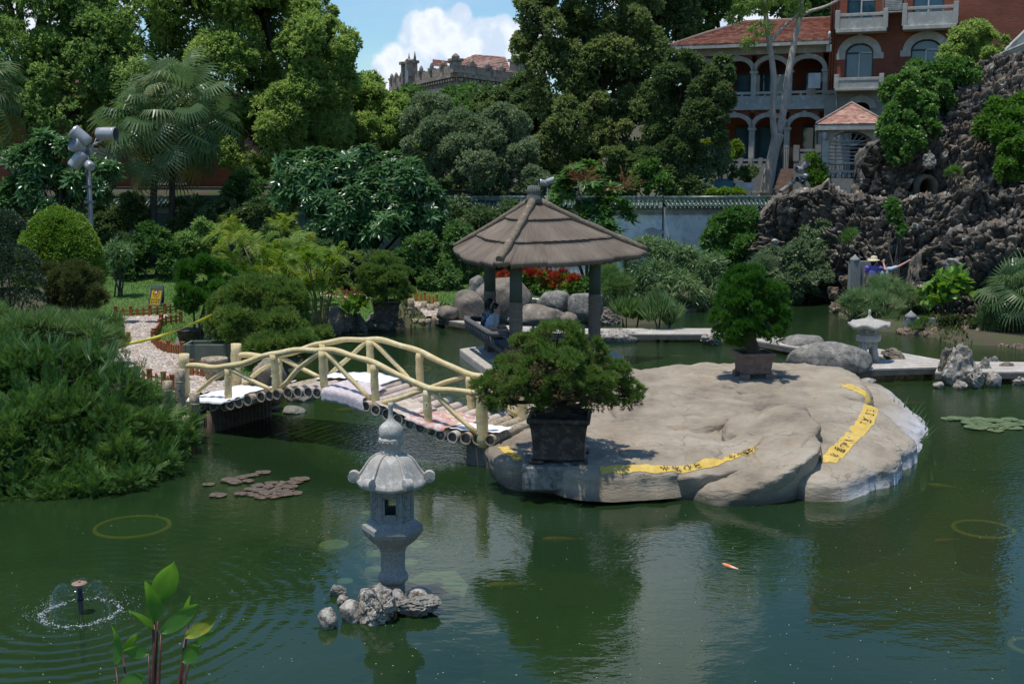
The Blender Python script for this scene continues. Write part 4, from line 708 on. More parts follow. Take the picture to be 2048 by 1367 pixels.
u, P, T, mb = stripe([(1652, 930), (1668, 912), (1690, 890), (1712, 868), (1728, 848), (1740, 828), (1745, 812), (1735, 800), (1718, 786), (1702, 774), (1690, 766)], .22, 70, 0)
L_ = u[-1]; lettering(mb, '当心落水', u, P, T, L_ * .21, -L_ * .048, .15, -1); lettering(mb, '注意安全', u, P, T, L_ * .52, -L_ * .048, .15, -1); lettering(mb, '当心', u, P, T, L_ * .93, -L_ * .045, .12, -1); mb.build('yellow_stripe', [YELLOW, INK], ISL)
rock(1572, 990, 28, 30, 'small whitish rock at the water edge below the overhang of the island', 31, 'boulder', CRAG, rz=.5, sink=.25, group=None)
rock(585, 826, 26, 9, 'low flat pale rock in the water under the bridge', 32, 'boulder', BOULD_G, rz=.2); rock(545, 818, 18, 22, 'rough pale rock at the bank under the bridge', 33, 'crag', CRAG, rz=1.2)
rock(600, 800, 34, 16, 'grey rounded rock behind the bridge logs', 34, 'boulder', BOULD_G, rz=1.2)
NEAR = [(370, 797), (387, 810), (448, 812), (486, 802), (523, 793), (562, 786), (600, 783), (640, 784), (680, 791), (721, 803), (759, 817), (800, 836), (843, 854), (885, 868), (931, 876), (979, 881)]
def nearD(px): return 18.75 + (px - 370) / (979 - 370) * (16.15 - 18.75)
_a = W(370, 810, 18.75); _b = W(979, 881, 16.15); BAX = unit(np.array([_b[0] - _a[0], _b[1] - _a[1], 0])); BPERP = np.array([-BAX[1], BAX[0], 0]); BL = np.linalg.norm((_b - _a)[:2]); BW = 1.5
_t = []; _z = []
for px, py in NEAR:
 p = W(px, py, nearD(px)); _t.append(np.dot(p - _a, BAX)); _z.append(p[2])
_z[0] = _z[1]
def bz(u): return np.interp(u, _t, _z)
def bp3(u, v, dz=0.0):
 p = _a + BAX * u + BPERP * v; return np.array([p[0], p[1], bz(u) + dz])
br = thing('footbridge', 'cream painted arched footbridge of log-shaped beams over the pond', 'bridge', (_a + BAX * BL / 2 + BPERP * BW / 2) * [1, 1, 0], None)
pxs = [387, 406, 427, 448, 468, 486, 504, 523, 542, 562, 581, 600, 620, 639, 660, 680, 700, 721, 740, 759, 778, 800, 823, 843, 863, 885, 908, 931, 954, 979]
LR = .082
for i, px in enumerate(pxs):
 u = float(np.dot(W(px, 820, nearD(px)) - _a, BAX)); r = LR * rng.uniform(.93, 1.06); v0 = rng.uniform(-.05, .05); v1 = BW + rng.uniform(-.04, .06)
 mb = MB(); vs = np.linspace(v0, v1, 9); P = np.array([bp3(u + .01 * math.sin(3 * q + i), q) for q in vs]); rr = r * (1 + .06 * np.exp(-((vs - v0) / .03) ** 2)); mb.tube(P, rr, 16, 0, cap=False, bump=.03, seed=i)
 for e, sgn in ((P[0], 1), (P[-1], -1)):
  d = BPERP * sgn; ring = MB(); mb.tube([e, e + d * .001], [r * 1.05, r * .84], 16, 0, cap=False); mb.tube([e, e + d * .045], [r * .84, r * .78], 16, 1, cap=False); mb.tube([e + d * .044, e + d * .05], [r * .79, .001], 16, 1, cap=False)
  if i % 3 == 1: mb.add(ICO[2][0] * r * .22 + e + d * .036, ICO[2][1], 0, True)
 mb.build('deck_log', [DECK if 10 < i < 27 else CEM, LOGEND], br)
RT = [0, .27, .50, .70, .86];
railpx = [(362, 733), (450, 736), (485, 727), (520, 713), (560, 704), (600, 700), (640, 699), (680, 703), (715, 713), (750, 727), (785, 745), (820, 764), (840, 774), (862, 780), (905, 783), (957, 787)]
ru = []; rz_ = []
for px, py in railpx:
 p = W(px, py, nearD(px)); ru.append(np.dot(p - _a, BAX)); rz_.append(p[2])
def rz(u): return np.interp(u, ru, rz_)
postpx = [362, 453, 549, 647, 749, 852, 959]
for side in (0, 1):
 v = .10 if side == 0 else BW - .10
 us = [float(np.dot(W(px, 800, nearD(px)) - _a, BAX)) for px in postpx]
 uu = np.linspace(us[0], us[-1], 60); zz_ = np.convolve(np.r_[[rz(uu[0])] * 3, rz(uu), [rz(uu[-1])] * 3], np.ones(7) / 7, 'valid')
 P = np.array([[*(_a + BAX * a + BPERP * (v + .012 * math.sin(a * 5)))[:2], z + .01 * math.sin(a * 9)] for a, z in zip(uu, zz_)])
 mb = MB(); mb.tube(P, .047 + .004 * np.sin(uu * 7), 12, bump=.05, seed=3 + side); mb.build('handrail', CREAM, br)
 for i, a in enumerate(us):
  end = i in (0, 6); p = bp3(a, v); zt = rz(a) + (.20 if end else -.02); z0 = p[2] - (.12 if end else .05); q = np.linspace(z0, zt, 9); rr = (.088 if end else .062) * (1 + .07 * np.sin(np.arange(9) * 2.3 + i)); rr[-1] *= 1.04; mb = MB(); mb.tube(np.c_[p[0] + .01 * np.sin(q * 6 + i), np.full(9, p[1]), q], rr, 14, bump=.06, seed=i)
  for k in range(3): an = rng.uniform(0, 6); mb.add(ICO[1][0] * .016 + [p[0] + rr[0] * math.cos(an), p[1] + rr[0] * math.sin(an), z0 + (zt - z0) * rng.uniform(.3, .9)], ICO[1][1], 0, True)
  mb.build('post', CREAM, br)
 for i in range(6):
  a0, a1 = us[i], us[i + 1]; lo = bp3(a0 + .1, v, .08); hi = bp3(a1 - .05, v); hi[2] = rz(a1 - .05) - .03
  if i % 2 == 1: lo = bp3(a0 + .05, v); lo[2] = rz(a0 + .05) - .03; hi = bp3(a1 - .09, v, .08)
  mb = MB(); limb(mb, lo, hi, .043, .036, i + side * 9, n=10, wob=.03); mb.build('brace', CREAM, br)
mb = MB(); q0 = bp3(.05, .15); mb.box(bp3(BL * .965, BW / 2) * [1, 1, 0] + [0, 0, .1], (.5, BW * .85, .52), rz=math.atan2(BAX[1], BAX[0])); bev(mb.build('abutment', SLAB_D, br), .02)
mb = MB(); e = _a + BAX * .55
for k in range(16): p = e + BPERP * (k * .1 + .02) - BAX * .04; mb.tube([[p[0], p[1], -.6], [p[0], p[1], bz(.55) - .07]], .055, 8, bump=.1, seed=k)
for k in range(11): p = _a + BAX * (.03 + .05 * k) + BPERP * .06; mb.tube([[p[0], p[1], -.6], [p[0], p[1], bz(.3) - .07]], .04, 8, bump=.1, seed=k)
mb.build('stake_wall', pmat('old_stakes', (.11, .08, .055), (.06, .045, .03), 9, .95, .5, .01), br)
def cloth(u0, u1, v0, v1, label, mat, seed, over=0.0, nu=26, nv=26, sk=0.0, lift=.0):
 mb = MB(); V = np.zeros((nu, nv, 3)); U = np.linspace(u0, u1, nu); Vv = np.linspace(v0, v1, nv)
 for i, u in enumerate(U):
  for j, v in enumerate(Vv):
   vv = max(v, -.03); p = bp3(u + sk * (v - v0), vv, LR + .012 + lift); V[i, j] = p
   if v < -.03: V[i, j] = p + [0, 0, v * .9] - BPERP * .02 + BAX * .12 * v * math.sin(u * 4 + seed)
 nn = fbm(V.reshape(-1, 3) * 4 + seed, 3, seed).reshape(nu, nv); V[..., 2] += .016 * nn + .006 * np.sin((U * 2 * PI / .17))[:, None] * 1.0 + .012
 mb.grid(V); o = mb.build('cloth', mat); m = o.modifiers.new('thickness', 'SOLIDIFY'); m.thickness = .004; return tag(o, label, 'ground sheet', 'sheets laid over the bridge deck')
PURP = pmat('purple_print', (.62, .56, .54), (.52, .45, .46), 9, .85, .3, .006, c3=(.66, .61, .58), spots=(.44, .35, .40), sscale=20)
REDP = pmat('red_print', (.58, .50, .45), (.44, .17, .16), 6, .85, .3, .006, c3=(.58, .50, .30), lo=.42, hi=.60, spots=(.50, .30, .27), sscale=12)
STRAW = pmat('worn_cloth', (.56, .47, .38), (.42, .34, .27), 8, .9, .3, .006, c3=(.62, .55, .48))
us = [float(np.dot(W(px, 800, nearD(px)) - _a, BAX)) for px in postpx]
cloth(.08, us[1] + .42, -.06, BW * .9, 'white sheet covering the path end of the bridge deck', WHITE, 1)
cloth(us[2] + .2, us[3] + .55, BW * .5, BW * 1.0, 'white sheet on the far side of the bridge crown', WHITE, 2)
cloth(us[3] + .08, us[4] - .12, -.22, BW * .5, 'faded purple printed sheet hanging over the near edge of the bridge', PURP, 3, sk=-.1)
cloth(us[5] - .32, us[5] + .35, -.05, BW * .62, 'faded red and yellow printed sheet on the descending half of the bridge', REDP, 4, sk=.25)
cloth(us[5] - .85, us[5] - .30, -.03, BW * .5, 'crumpled straw coloured sheet next to the red printed sheet', STRAW, 6, sk=.1)
cloth(us[6] - .55, us[6] + .28, .08, .5, 'small white sheet at the island end of the bridge', WHITE, 5)
ST = [(337, 812, 20, 52), (362, 806, 20, 70), (392, 845, 20, 62), (340, 850, 17, 30), (372, 860, 15, 30)]
def stump(px, py, w, h, label, group, Y=None, mat=None, tp='stump'):
 p = W(px, py, Y) if Y else G(px, py, 0); s = p[1] / F_PX; hh = h * s; r = w * s / 2; q = np.linspace(-.5, hh, 9); rr = r * (1 + .05 * np.sin(np.arange(9) * 1.7 + px)); mb = MB(); mb.tube(np.c_[p[0] + .01 * np.sin(q * 5 + px), np.full(9, p[1]), p[2] + q], rr, 14, bump=.06, seed=int(px), smooth=True); mb.tube([[p[0], p[1], p[2] + hh * .62], [p[0], p[1], p[2] + hh * .66]], r * 1.08, 14, bump=.05, seed=3)
 return tag(mb.build('cement_stump', mat or CEM), label, 'bollard', group)
for (px, py, w, h), lb in zip(ST, ['cement stump at the juniper side of the bridge end', 'tallest cement stump at the near bridge end post', 'cement stump touching the first deck log', 'low cement stump half buried in the juniper', 'lowest cement stump at the waterline below the bridge end']): stump(px, py, w, h, lb, 'cement stumps at the bridge end', Y=18.1 if h > 40 else 17.7)
SB = [(822, 650, 13, 54), (835, 640, 16, 30), (848, 640, 14, 38), (861, 642, 15, 34), (874, 640, 12, 36), (812, 651, 12, 20), (829, 653, 12, 16), (843, 653, 12, 15), (856, 654, 11, 17), (870, 652, 12, 20), (884, 650, 12, 14), (829, 618, 13, 30), (840, 616, 9, 20), (801, 652, 13, 18)]
nm = ['tallest stump in the front row of the shore palisade', 'stump in the second row behind the white-topped stumps', 'middle tall stump of the shore palisade', 'stump just left of the path slab', 'last tall stump beside the walkway slab', 'short stump left of the tallest one', 'short pale stump right of the tallest one', 'second short pale stump of the front row', 'third short pale stump of the front row', 'short stump in front of the last tall stump', 'low stump touching the walkway slab', 'lone tall post standing behind the palisade', 'slim stump behind the palisade', 'short stump at the rock side of the palisade']
for a, lb in zip(SB, nm): stump(*a, lb, 'palisade stumps at the shore')
pt = W(432, 800, 20.6); mb = MB(); mb.lathe([(.16, 0), (.20, .2), (.235, .38), (.235, .42), (.20, .42), (.18, .3)], (pt[0], pt[1], .5), 24); tag(mb.build('cement_tub', CEM), 'empty round cement tub behind the near bridge post', 'tub')
def slab(poly, z0, z1, joints, name='walkway'):
 P = [G(a, b, z1)[:2] for a, b in poly]; mb = MB(); mb.prism(P, z0, z1 - .05, 1); C_ = np.mean(P, 0); mb.prism([C_ + (p - C_) * 1.012 for p in P], z1 - .05, z1, 0); o = mb.build(name, [SLAB, SLAB_D]); bev(o, .01); return tag(o, kind='structure')
def strips(a0, a1, b0, b1, z1, n, gap=.025, name='walkway'):
 """walkway of n parallel long slabs between edge a (a0->a1) and edge b (b0->b1), pixels at height z1"""
 A0, A1, B0, B1 = [G(*q, z1) for q in (a0, a1, b0, b1)]; mb = MB()
 mb.prism(np.array([A0, A1, B1, B0])[:, :2], z1 - .14, z1 - .03, 1)
 for k in range(n):
  f0 = k / n; f1 = (k + 1) / n; g = gap / max(np.linalg.norm(A0 - B0), .1) / 2
  q = [A0 + (B0 - A0) * (f0 + g), A1 + (B1 - A1) * (f0 + g), A1 + (B1 - A1) * (f1 - g), A0 + (B0 - A0) * (f1 - g)]; mb.prism(np.array(q)[:, :2], z1 - .06, z1, 0)
 o = mb.build(name, [SLAB, SLAB_D]); return tag(o, kind='structure')
strips((862, 636), (1080, 668), (908, 632), (1110, 655), .22, 3)
strips((1070, 668), (1440, 668), (1085, 656), (1440, 656), .22, 2)
strips((1440, 668), (1620, 700), (1470, 656), (1640, 690), .22, 2)
strips((1575, 742), (1880, 734), (1660, 722), (1862, 716), .28, 4)
strips((1690, 700), (1880, 733), (1742, 694), (1900, 722), .26, 3)
strips((1870, 745), (2150, 742), (1880, 722), (2150, 724), .26, 3)
strips((1585, 757), (1686, 757), (1600, 733), (1690, 733), .30, 1)
for (a, b) in ((1618, 1626), (1652, 1660)):
 mb = MB(); mb.prism(np.array([G(a, 757, .3), G(b, 757, .3), G(b + 6, 734, .3), G(a + 6, 734, .3)])[:, :2], .296, .306); tag(mb.build('walkway_joint', SLAB_D), kind='structure')
PC = np.array([W(1067, 600, 25.5)[0], 25.5, 0]); PR = 2.76; PA = [math.radians(q) for q in (13.9, 133.9, 253.9)]; FLOOR = .18
pv = thing('pavilion', 'three-posted pavilion with a conical reed thatched roof standing in the pond', 'pavilion', PC)
EZ = 2.43; AZ = W(1068, 404, 25.5)[2]
def eave(th):
 best = 9;
 for a in PA:
  n = a + PI; d = (th - n + PI) % (2 * PI) - PI
  if abs(d) < PI / 2 - .02: best = min(best, .5 / math.cos(d))
 best = min(best, 1.0); e = 1 - abs(((th - PA[0] + PI / 3) % (2 * PI / 3)) - PI / 3) / (PI / 3)
 return PR * (best * (1 + .13 * (1 - e) ** 1.0 * (1 if e < .5 else 1)) if best < .99 else best)
ths = []
for k in range(3):
 ths += list(PA[k] + np.linspace(0, 2 * PI / 3, 220, endpoint=False))
ths = np.array(ths); ER = np.array([eave(q) for q in ths]); k = np.ones(9) / 9; ER = np.convolve(np.r_[ER[-4:], ER, ER[:4]], k, 'valid')
STRAWM = nt('reed_thatch'); m, tt, out, N = STRAWM; g = N('NewGeometry'); at = N('Attribute'); at.attribute_name = 'uvw'
no = N('TexNoise', i_Scale=1.0, i_Detail=4.0, i_Roughness=.6); mp = N('Mapping'); mp.inputs['Scale'].default_value = (420, 1.6, 1); tt.links.new(at.outputs['Vector'], mp.inputs[0]); tt.links.new(mp.outputs[0], no.inputs['Vector'])
n2 = N('TexNoise', i_Scale=1.4, i_Detail=5.0); tt.links.new(g.outputs['Position'], n2.inputs['Vector']); am = N('MixRGB'); am.inputs[0].default_value = .4; tt.links.new(no.outputs['Fac'], am.inputs[1]); tt.links.new(n2.outputs['Fac'], am.inputs[2])
r = ramp(tt, [(.32, (.085, .061, .043)), (.5, (.17, .13, .096)), (.66, (.265, .21, .16))]); tt.links.new(am.outputs[0], r.inputs[0]); b = N('BsdfPrincipled', i_Roughness=.95); tt.links.new(r.outputs[0], b.inputs['Base Color']); bp_ = N('Bump', i_Strength=.7, i_Distance=.02); tt.links.new(no.outputs['Fac'], bp_.inputs['Height']); tt.links.new(bp_.outputs[0], b.inputs['Normal']); tt.links.new(b.outputs[0], out.inputs[0])
def thatch():
 mb = MB(); nth = len(ths); fs = [.03, .12, .22, .32, .345, .346, .40, .50, .60, .665, .69, .691, .75, .84, .92, .97, 1.0]; lift = [.10, .10, .10, .10, .10, .055, .055, .055, .055, .055, .055, .015, .015, .015, .015, .01, 0]
 rows = []; uv = []; reed = .004 * np.abs(np.sin(np.arange(nth) * 1.9)) + .007 * _h(np.arange(nth), np.arange(nth) * 0, np.arange(nth) * 0, 3)
 for f, l in zip(fs, lift):
  z = AZ + (EZ - AZ) * (f ** .90) + l; rr = ER * f; zr = z + reed * (f > .1) - .03 * ((ER / PR - .55) < .1) * f + .05 * f ** 3 * (ER / PR > .9)
  rows.append(np.stack([rr * np.cos(ths), rr * np.sin(ths), zr], -1)); uv.append(np.stack([np.arange(nth) / 660 * 3, np.full(nth, f * 3), np.full(nth, f)], -1))
 e = rows[-1]; jag = .05 * _h(np.arange(nth), np.arange(nth) * 0 + 5, np.arange(nth) * 0, 9)
 rows.append(e * [1.004, 1.004, 1] - np.c_[e[:, :2] * 0, .035 + .0 * jag]); rows.append(e * [.985, .985, 1] - np.c_[e[:, :2] * 0, .085 + jag]); rows.append(e * [.93, .93, 1] - np.c_[e[:, :2] * 0, np.full(nth, .07)]); rows.append(e * [.05, .05, 0] + [0, 0, AZ - .12])
 uv += [uv[-1]] * 4; V = np.array(rows) + PC; UV = np.array(uv); V = np.concatenate([V, V[:, :1]], 1); UV = np.concatenate([UV, UV[:, :1]], 1); mb.grid(V, smooth=True); o = mb.build('thatched_roof', m, pv); a = o.data.attributes.new('uvw', 'FLOAT_VECTOR', 'POINT'); a.data.foreach_set('vector', UV.astype(np.float32).ravel()); return o
roof = thatch()
RIDGE = pmat('ridge_reed', (.23, .185, .13), (.13, .10, .07), 4, .95, .5, .015, stretch=(2, 2, 9), c3=(.30, .25, .18)); BAND = pmat('thatch_band', (.05, .04, .03), None, 6, .95, .3, .01)
for a in PA:
 f = np.linspace(.05, .955, 14); d = np.array([math.cos(a), math.sin(a), 0]); z = AZ + (EZ - AZ) * f ** .9 + .10 - .05 * f; P = PC + d * (f * PR)[:, None]; P[:, 2] = z; mb = MB(); mb.tube(P, np.linspace(.085, .075, 14) * (1 + .08 * np.sin(np.arange(14) * 2)), 12, bump=.12, seed=5); mb.build('ridge', RIDGE, roof)
for f in (.345, .69):
 P = np.stack([ER * f * 1.006 * np.cos(ths), ER * f * 1.006 * np.sin(ths), np.full(len(ths), AZ + (EZ - AZ) * f ** .9 + (.085 if f < .5 else .04)) + .05 * f ** 3 * (ER / PR > .9) + .006 * np.sin(ths * 31)], -1)[::4] + PC; mb = MB(); mb.tube(np.r_[P, P[:1]], .014, 6); mb.build('binding', BAND, roof)
mb = MB(); th = np.arange(20) / 20 * 2 * PI; z0, z1 = AZ + .03, W(1068, 371, 25.5)[2]
mb.lathe([(.20, z0 - .05), (.165, z0 + .06), (.135, z0 + .16), (.13, z1 - .04), (.115, z1)], PC, 20)
for a in th: mb.tube([PC + [.132 * math.cos(a), .132 * math.sin(a), z0 + .1], PC + [.128 * math.cos(a), .128 * math.sin(a), z1 - .03]], .017, 5)
mb.build('finial', pmat('finial_cement', (.13, .14, .12), (.09, .10, .085), 5, .95, .4, .01), pv)
PILU = pmat('post_paint', (.075, .10, .082), (.05, .075, .065), 3, .7, .2, .006); PILL = pmat('post_bark', (.21, .165, .12), (.15, .115, .085), 5, .9, .5, .01, stretch=(1, 1, 14), c3=(.26, .21, .16))
PP = []
for a in PA:
 p = PC + np.array([math.cos(a), math.sin(a), 0]) * 1.43; PP.append(p); mb = MB(); zs = np.r_[np.linspace(-.3, 1.55, 22)]; rr = .142 * (1 + .035 * np.sin(np.arange(22) * 2.6)); mb.tube(np.c_[np.full(22, p[0]), np.full(22, p[1]), zs], rr, 20); mb.tube([[p[0], p[1], 1.55], [p[0], p[1], 2.0], [p[0], p[1], EZ + .25]], [.135, .132, .13], 20, 1); mb.build('post', [PILL, PILU], pv)
mb = MB()
for i in range(3): mb.box((PP[i] + PP[(i + 1) % 3]) / 2 * [1, 1, 0] + [0, 0, EZ + .02], (np.linalg.norm(PP[i] - PP[(i + 1) % 3]), .12, .16), rz=math.atan2(*(PP[(i + 1) % 3] - PP[i])[[1, 0]]))
mb.build('beam', pmat('dark_beam', (.06, .05, .04), None, 5, .9), pv)
fl = [PC + np.array([math.cos(a + o_), math.sin(a + o_), 0]) * 2.05 for a in PA for o_ in (-.22, .22)]; mb = MB(); mb.prism([q[:2] for q in fl], -.4, FLOOR, 0); bev(mb.build('floor', SLAB, pv), .03)
BRL = pmat('rail_cement', (.13, .125, .12), (.085, .085, .085), 5, .85, .4, .008)
def bench(i, j, back=True, t0=-.08, t1=1.05):
 a, b = PP[i] * [1, 1, 0], PP[j] * [1, 1, 0]; d = unit(b - a); L_ = np.linalg.norm(b - a); n = np.array([d[1], -d[0], 0]); n = n if np.dot(n, (a + b) / 2 - PC) > 0 else -n; rz_a = math.atan2(d[1], d[0])
 mid = (a + b) / 2; mb = MB(); mb.box(mid + n * .02 + [0, 0, FLOOR + .38], (L_ - .1, .40, .07), rz=rz_a)
 for q in (-.35, 0, .35): mb.box(mid + d * L_ * q + [0, 0, FLOOR + .17], (.1, .3, .36), rz=rz_a)
 bev(mb.build('bench_seat', BRL, pv), .012)
 if not back:
  mb = MB(); mb.tube([a + [0, 0, .80], b + [0, 0, .80]], .045, 10);
  for q in np.linspace(.1, .9, 6): mb.tube([a + d * L_ * q + [0, 0, FLOOR + .40], a + d * L_ * q + [0, 0, .80]], .028, 8)
  mb.build('rail', BRL, pv); return
 bot = lambda q: a + d * L_ * q + n * .24 + [0, 0, FLOOR + .30]; top = lambda q: a + d * L_ * q + n * .56 + [0, 0, FLOOR + .72]
 mb = MB(); qs = np.linspace(t0, t1, 14); mb.tube(np.array([bot(q) for q in qs]), .055, 10, bump=.1); mb.tube(np.array([a + n * .0 + d * -.1 + [0, 0, FLOOR + .68]] + [top(q) for q in qs] + [b + n * .2 + [0, 0, FLOOR + .70]]), .062, 12, bump=.1, seed=2); mb.build('backrest_rail', BRL, pv)
 for q in np.linspace(t0 + .03, t1 - .03, 11):
  mb = MB(); p0, p1 = bot(q), top(q); mb.tube([p0, (p0 + p1) / 2 + n * .10 - [0, 0, .05], p1], [.042, .05, .04], 10); mb.build('baluster', BRL, pv)
bench(1, 2); bench(0, 1, False)
def lanternB():
 Y0 = G(1735, 722, .28)[1]; zz = lambda y: W(1735, y, Y0)[2]; px = Y0 / F_PX; c = W(1735, 720, Y0); o = np.array([c[0], c[1], 0]); r = lambda q: q * px
 t = thing('stone_lantern', 'low grey stone lantern with a wide wavy roof beside the walkway boulder', 'stone lantern', (c[0], c[1], .28))
 mb = MB(); mb.lathe([(r(2), zz(619)), (r(3), zz(624)), (r(2.6), zz(628)), (r(3), zz(631)), (r(6), zz(635)), (r(12), zz(638)), (r(13), zz(640))], o, 24); mb.build('finial', STONE, t)
 mb = MB(); S = 12; ths_ = np.linspace(0, 2 * PI, 6 * S + 1); rows = []
 for k, (q, y) in enumerate([(8, 637), (14, 638), (22, 640), (30, 643), (37, 646), (41, 647)]):
  f = k / 5; rows.append([[r(q) * (1 + .03 * math.cos(6 * a) * f) * math.cos(a), r(q) * (1 + .03 * math.cos(6 * a) * f) * math.sin(a), zz(y) + .07 * f ** 2 * (math.cos(6 * a) * .5 + .1)] for a in ths_])
 V = np.array(rows); V = np.concatenate([V, V[-1:] - [0, 0, .07], V[1:2] * [1.2, 1.2, 0] + [0, 0, zz(656)]]) + o; mb.grid(V[:, ::-1]); mb.build('roof', STONE, t)
 mb = MB(); z0, z1 = zz(667), zz(652); R = r(18)
 for k in range(6):
  a = k * PI / 3; n = a + PI / 6; d = np.array([math.cos(n), math.sin(n), 0]); tn = np.array([-d[1], d[0], 0]); ca = o + d * R * .86 + [0, 0, (z0 + z1) / 2]; H = z1 - z0
  mb.tube([o + [R * math.cos(a), R * math.sin(a), z0], o + [R * math.cos(a), R * math.sin(a), z1]], r(1.8), 6)
  for s_ in (-1, 1): mb.box(ca + [0, 0, s_ * H * .42], (.03, R, H * .18), rz=n)
  for q in range(-3, 4):
   for s_ in (-1, 1): mb.tube([ca + tn * (q * R * .16 - s_ * H * .22) - [0, 0, H * .36], ca + tn * (q * R * .16 + s_ * H * .22) + [0, 0, H * .36]], r(.8), 5)
 mb.lathe([(R * .62, z0), (R * .62, z1)], o, 12); mb.build('light_chamber', STONE, t)
 mb = MB(); mb.lathe([(r(17), zz(667)), (r(25), zz(669)), (r(26), zz(674)), (r(25), zz(681)), (r(17), zz(683))], o, 6, smooth=False); mb.build('platform', STONE, t)
 mb = MB()
 for k in range(4): a = PI / 4 + k * PI / 2; d = np.array([math.cos(a), math.sin(a), 0]); mb.tube([o + d * r(12) + [0, 0, zz(682)], o + d * r(15) + [0, 0, zz(700)], o + d * r(20) + [0, 0, .26]], [r(7), r(6), r(7)], 8)
 mb.lathe([(r(14), zz(682)), (r(11), zz(692)), (r(6), zz(697))], o, 12); mb.build('legs', STONE, t)
lanternB()
B_ = [(1660, 738, 85, 36, 'large smooth grey boulder on the walkway beside the small stone lantern', 41, 'boulder', BOULD_G, .28, .55), (1612, 708, 45, 24, 'grey boulder half hidden behind the large smooth one', 42, 'boulder', BOULD_G, 0, .6), (1575, 705, 14, 11, 'small whitish rock at the end of the half hidden boulder', 43, 'crag', CRAG, 0, .8),
      (1788, 716, 22, 13, 'flat layered tan rock lying on the walkway', 44, 'crag', BOULD, .28, .7), (1920, 756, 34, 46, 'tallest whitish craggy rock at the walkway corner', 45, 'crag', CRAG, 0, .8), (1893, 752, 20, 40, 'tan craggy rock leaning on the tallest whitish rock', 46, 'crag', BOULD, 0, .8), (1950, 760, 20, 30, 'layered tan rock in front of the tallest whitish rock', 47, 'crag', CRAG, 0, .8),
      (1968, 745, 16, 24, 'rough grey rock behind the round white stone', 48, 'crag', BOULD_G, 0, .8), (1990, 758, 18, 20, 'round white stone in the walkway rock row', 49, 'boulder', CRAG, 0, .9), (2012, 740, 22, 22, 'layered ochre rock near the picture edge', 50, 'crag', BOULD, 0, .8), (1992, 730, 16, 18, 'upright tan rock behind the round white stone', 51, 'crag', BOULD_G, 0, .8), (2035, 752, 16, 13, 'small pale rock at the picture edge', 52, 'crag', CRAG, 0, .8), (1880, 760, 12, 8, 'little flat white stone at the foot of the tan craggy rock', 53, 'boulder', CRAG, 0, .9), (1856, 752, 10, 8, 'small dark stone under the walkway edge', 54, 'boulder', BOULD_G, 0, .9), (1925, 762, 16, 10, 'small pale stone at the foot of the tallest rock', 55, 'crag', CRAG, 0, .9), (2055, 750, 14, 18, 'rock cut by the picture edge beside the walkway', 56, 'crag', BOULD, 0, .9),
      (1700, 772, 26, 14, 'flat grey stone between island and walkway', 57, 'boulder', BOULD_G, 0, .9), (1735, 770, 18, 9, 'flat white stone in the water by the walkway', 58, 'boulder', CRAG, 0, .9),
      (655, 668, 34, 36, 'round grey-brown boulder on the bank behind the bridge', 61, 'boulder', BOULD, 0, .8), (757, 660, 32, 22, 'slanted dark boulder at the waterline left of the palisade', 62, 'boulder', BOULD_G, 0, .8), (712, 662, 17, 28, 'upright stone of the little waterfall', 63, 'crag', BOULD_G, 0, .8), (690, 664, 14, 24, 'pale stone of the little waterfall', 64, 'crag', CRAG, 0, .8),
      (895, 638, 24, 18, 'small tan boulder at the end of the pebble path', 71, 'boulder', BOULD, .25, .9), (940, 640, 42, 46, 'brown boulder standing left of the pavilion post', 72, 'boulder', BOULD, .2, .8), (1010, 632, 66, 58, 'biggest tilted boulder behind the pavilion posts', 73, 'boulder', BOULD, .2, .7), (1075, 650, 70, 30, 'wide flat boulder behind the seated people', 74, 'boulder', BOULD, .05, .8), (1108, 628, 44, 34, 'blocky boulder behind the middle of the pavilion', 75, 'boulder', BOULD_G, .2, .8), (1172, 640, 42, 44, 'grey boulder by the right pavilion post', 76, 'boulder', BOULD_G, .1, .8), (1140, 652, 24, 22, 'smooth low boulder between the wide and the grey boulder', 77, 'boulder', BOULD, .05, .9), (1205, 612, 14, 20, 'small ochre boulder right of the right pavilion post', 78, 'boulder', BOULD, .5, .9), (955, 592, 17, 32, 'upright slate-grey boulder left of the red flowers', 79, 'boulder', BOULD_G, .5, .8), (925, 598, 16, 12, 'sandy boulder on the lawn edge', 80, 'boulder', BOULD, .5, .9), (1222, 648, 16, 18, 'pinkish rough rock at the reeds', 81, 'crag', BOULD, 0, .9), (1408, 600, 14, 22, 'dark upright rock under the bamboo shrub', 82, 'crag', BOULD_G, 0, .9), (1262, 640, 12, 14, 'ochre rock among the reeds', 83, 'crag', BOULD_O, 0, .9), (1320, 640, 14, 10, 'flat rock at the foot of the bamboo shrub', 84, 'crag', BOULD, 0, .9), (1430, 690, 20, 12, 'flat stone under the walkway edge behind the potted juniper', 85, 'crag', CRAG, 0, .9), (1232, 684, 46, 16, 'pale smooth half-sunken rock right of the pavilion', 86, 'boulder', CRAG, 0, .7),
      (400, 690, 26, 24, 'grey craggy rock in front of the stone trough', 87, 'crag', BOULD_G, .5, .8), (368, 696, 20, 14, 'bluish flat rock inside the fenced bed', 88, 'boulder', BOULD_G, .5, .9), (455, 715, 12, 12, 'whitish rock between trough and bridge', 89, 'crag', CRAG, .5, .9), (535, 790, 34, 46, 'pinkish granite boulder at the far end post of the bridge', 90, 'boulder', BOULD, .3, .8), (440, 725, 26, 12, 'pale flat stone beside the bridge end', 91, 'boulder', CRAG, .5, .8)]
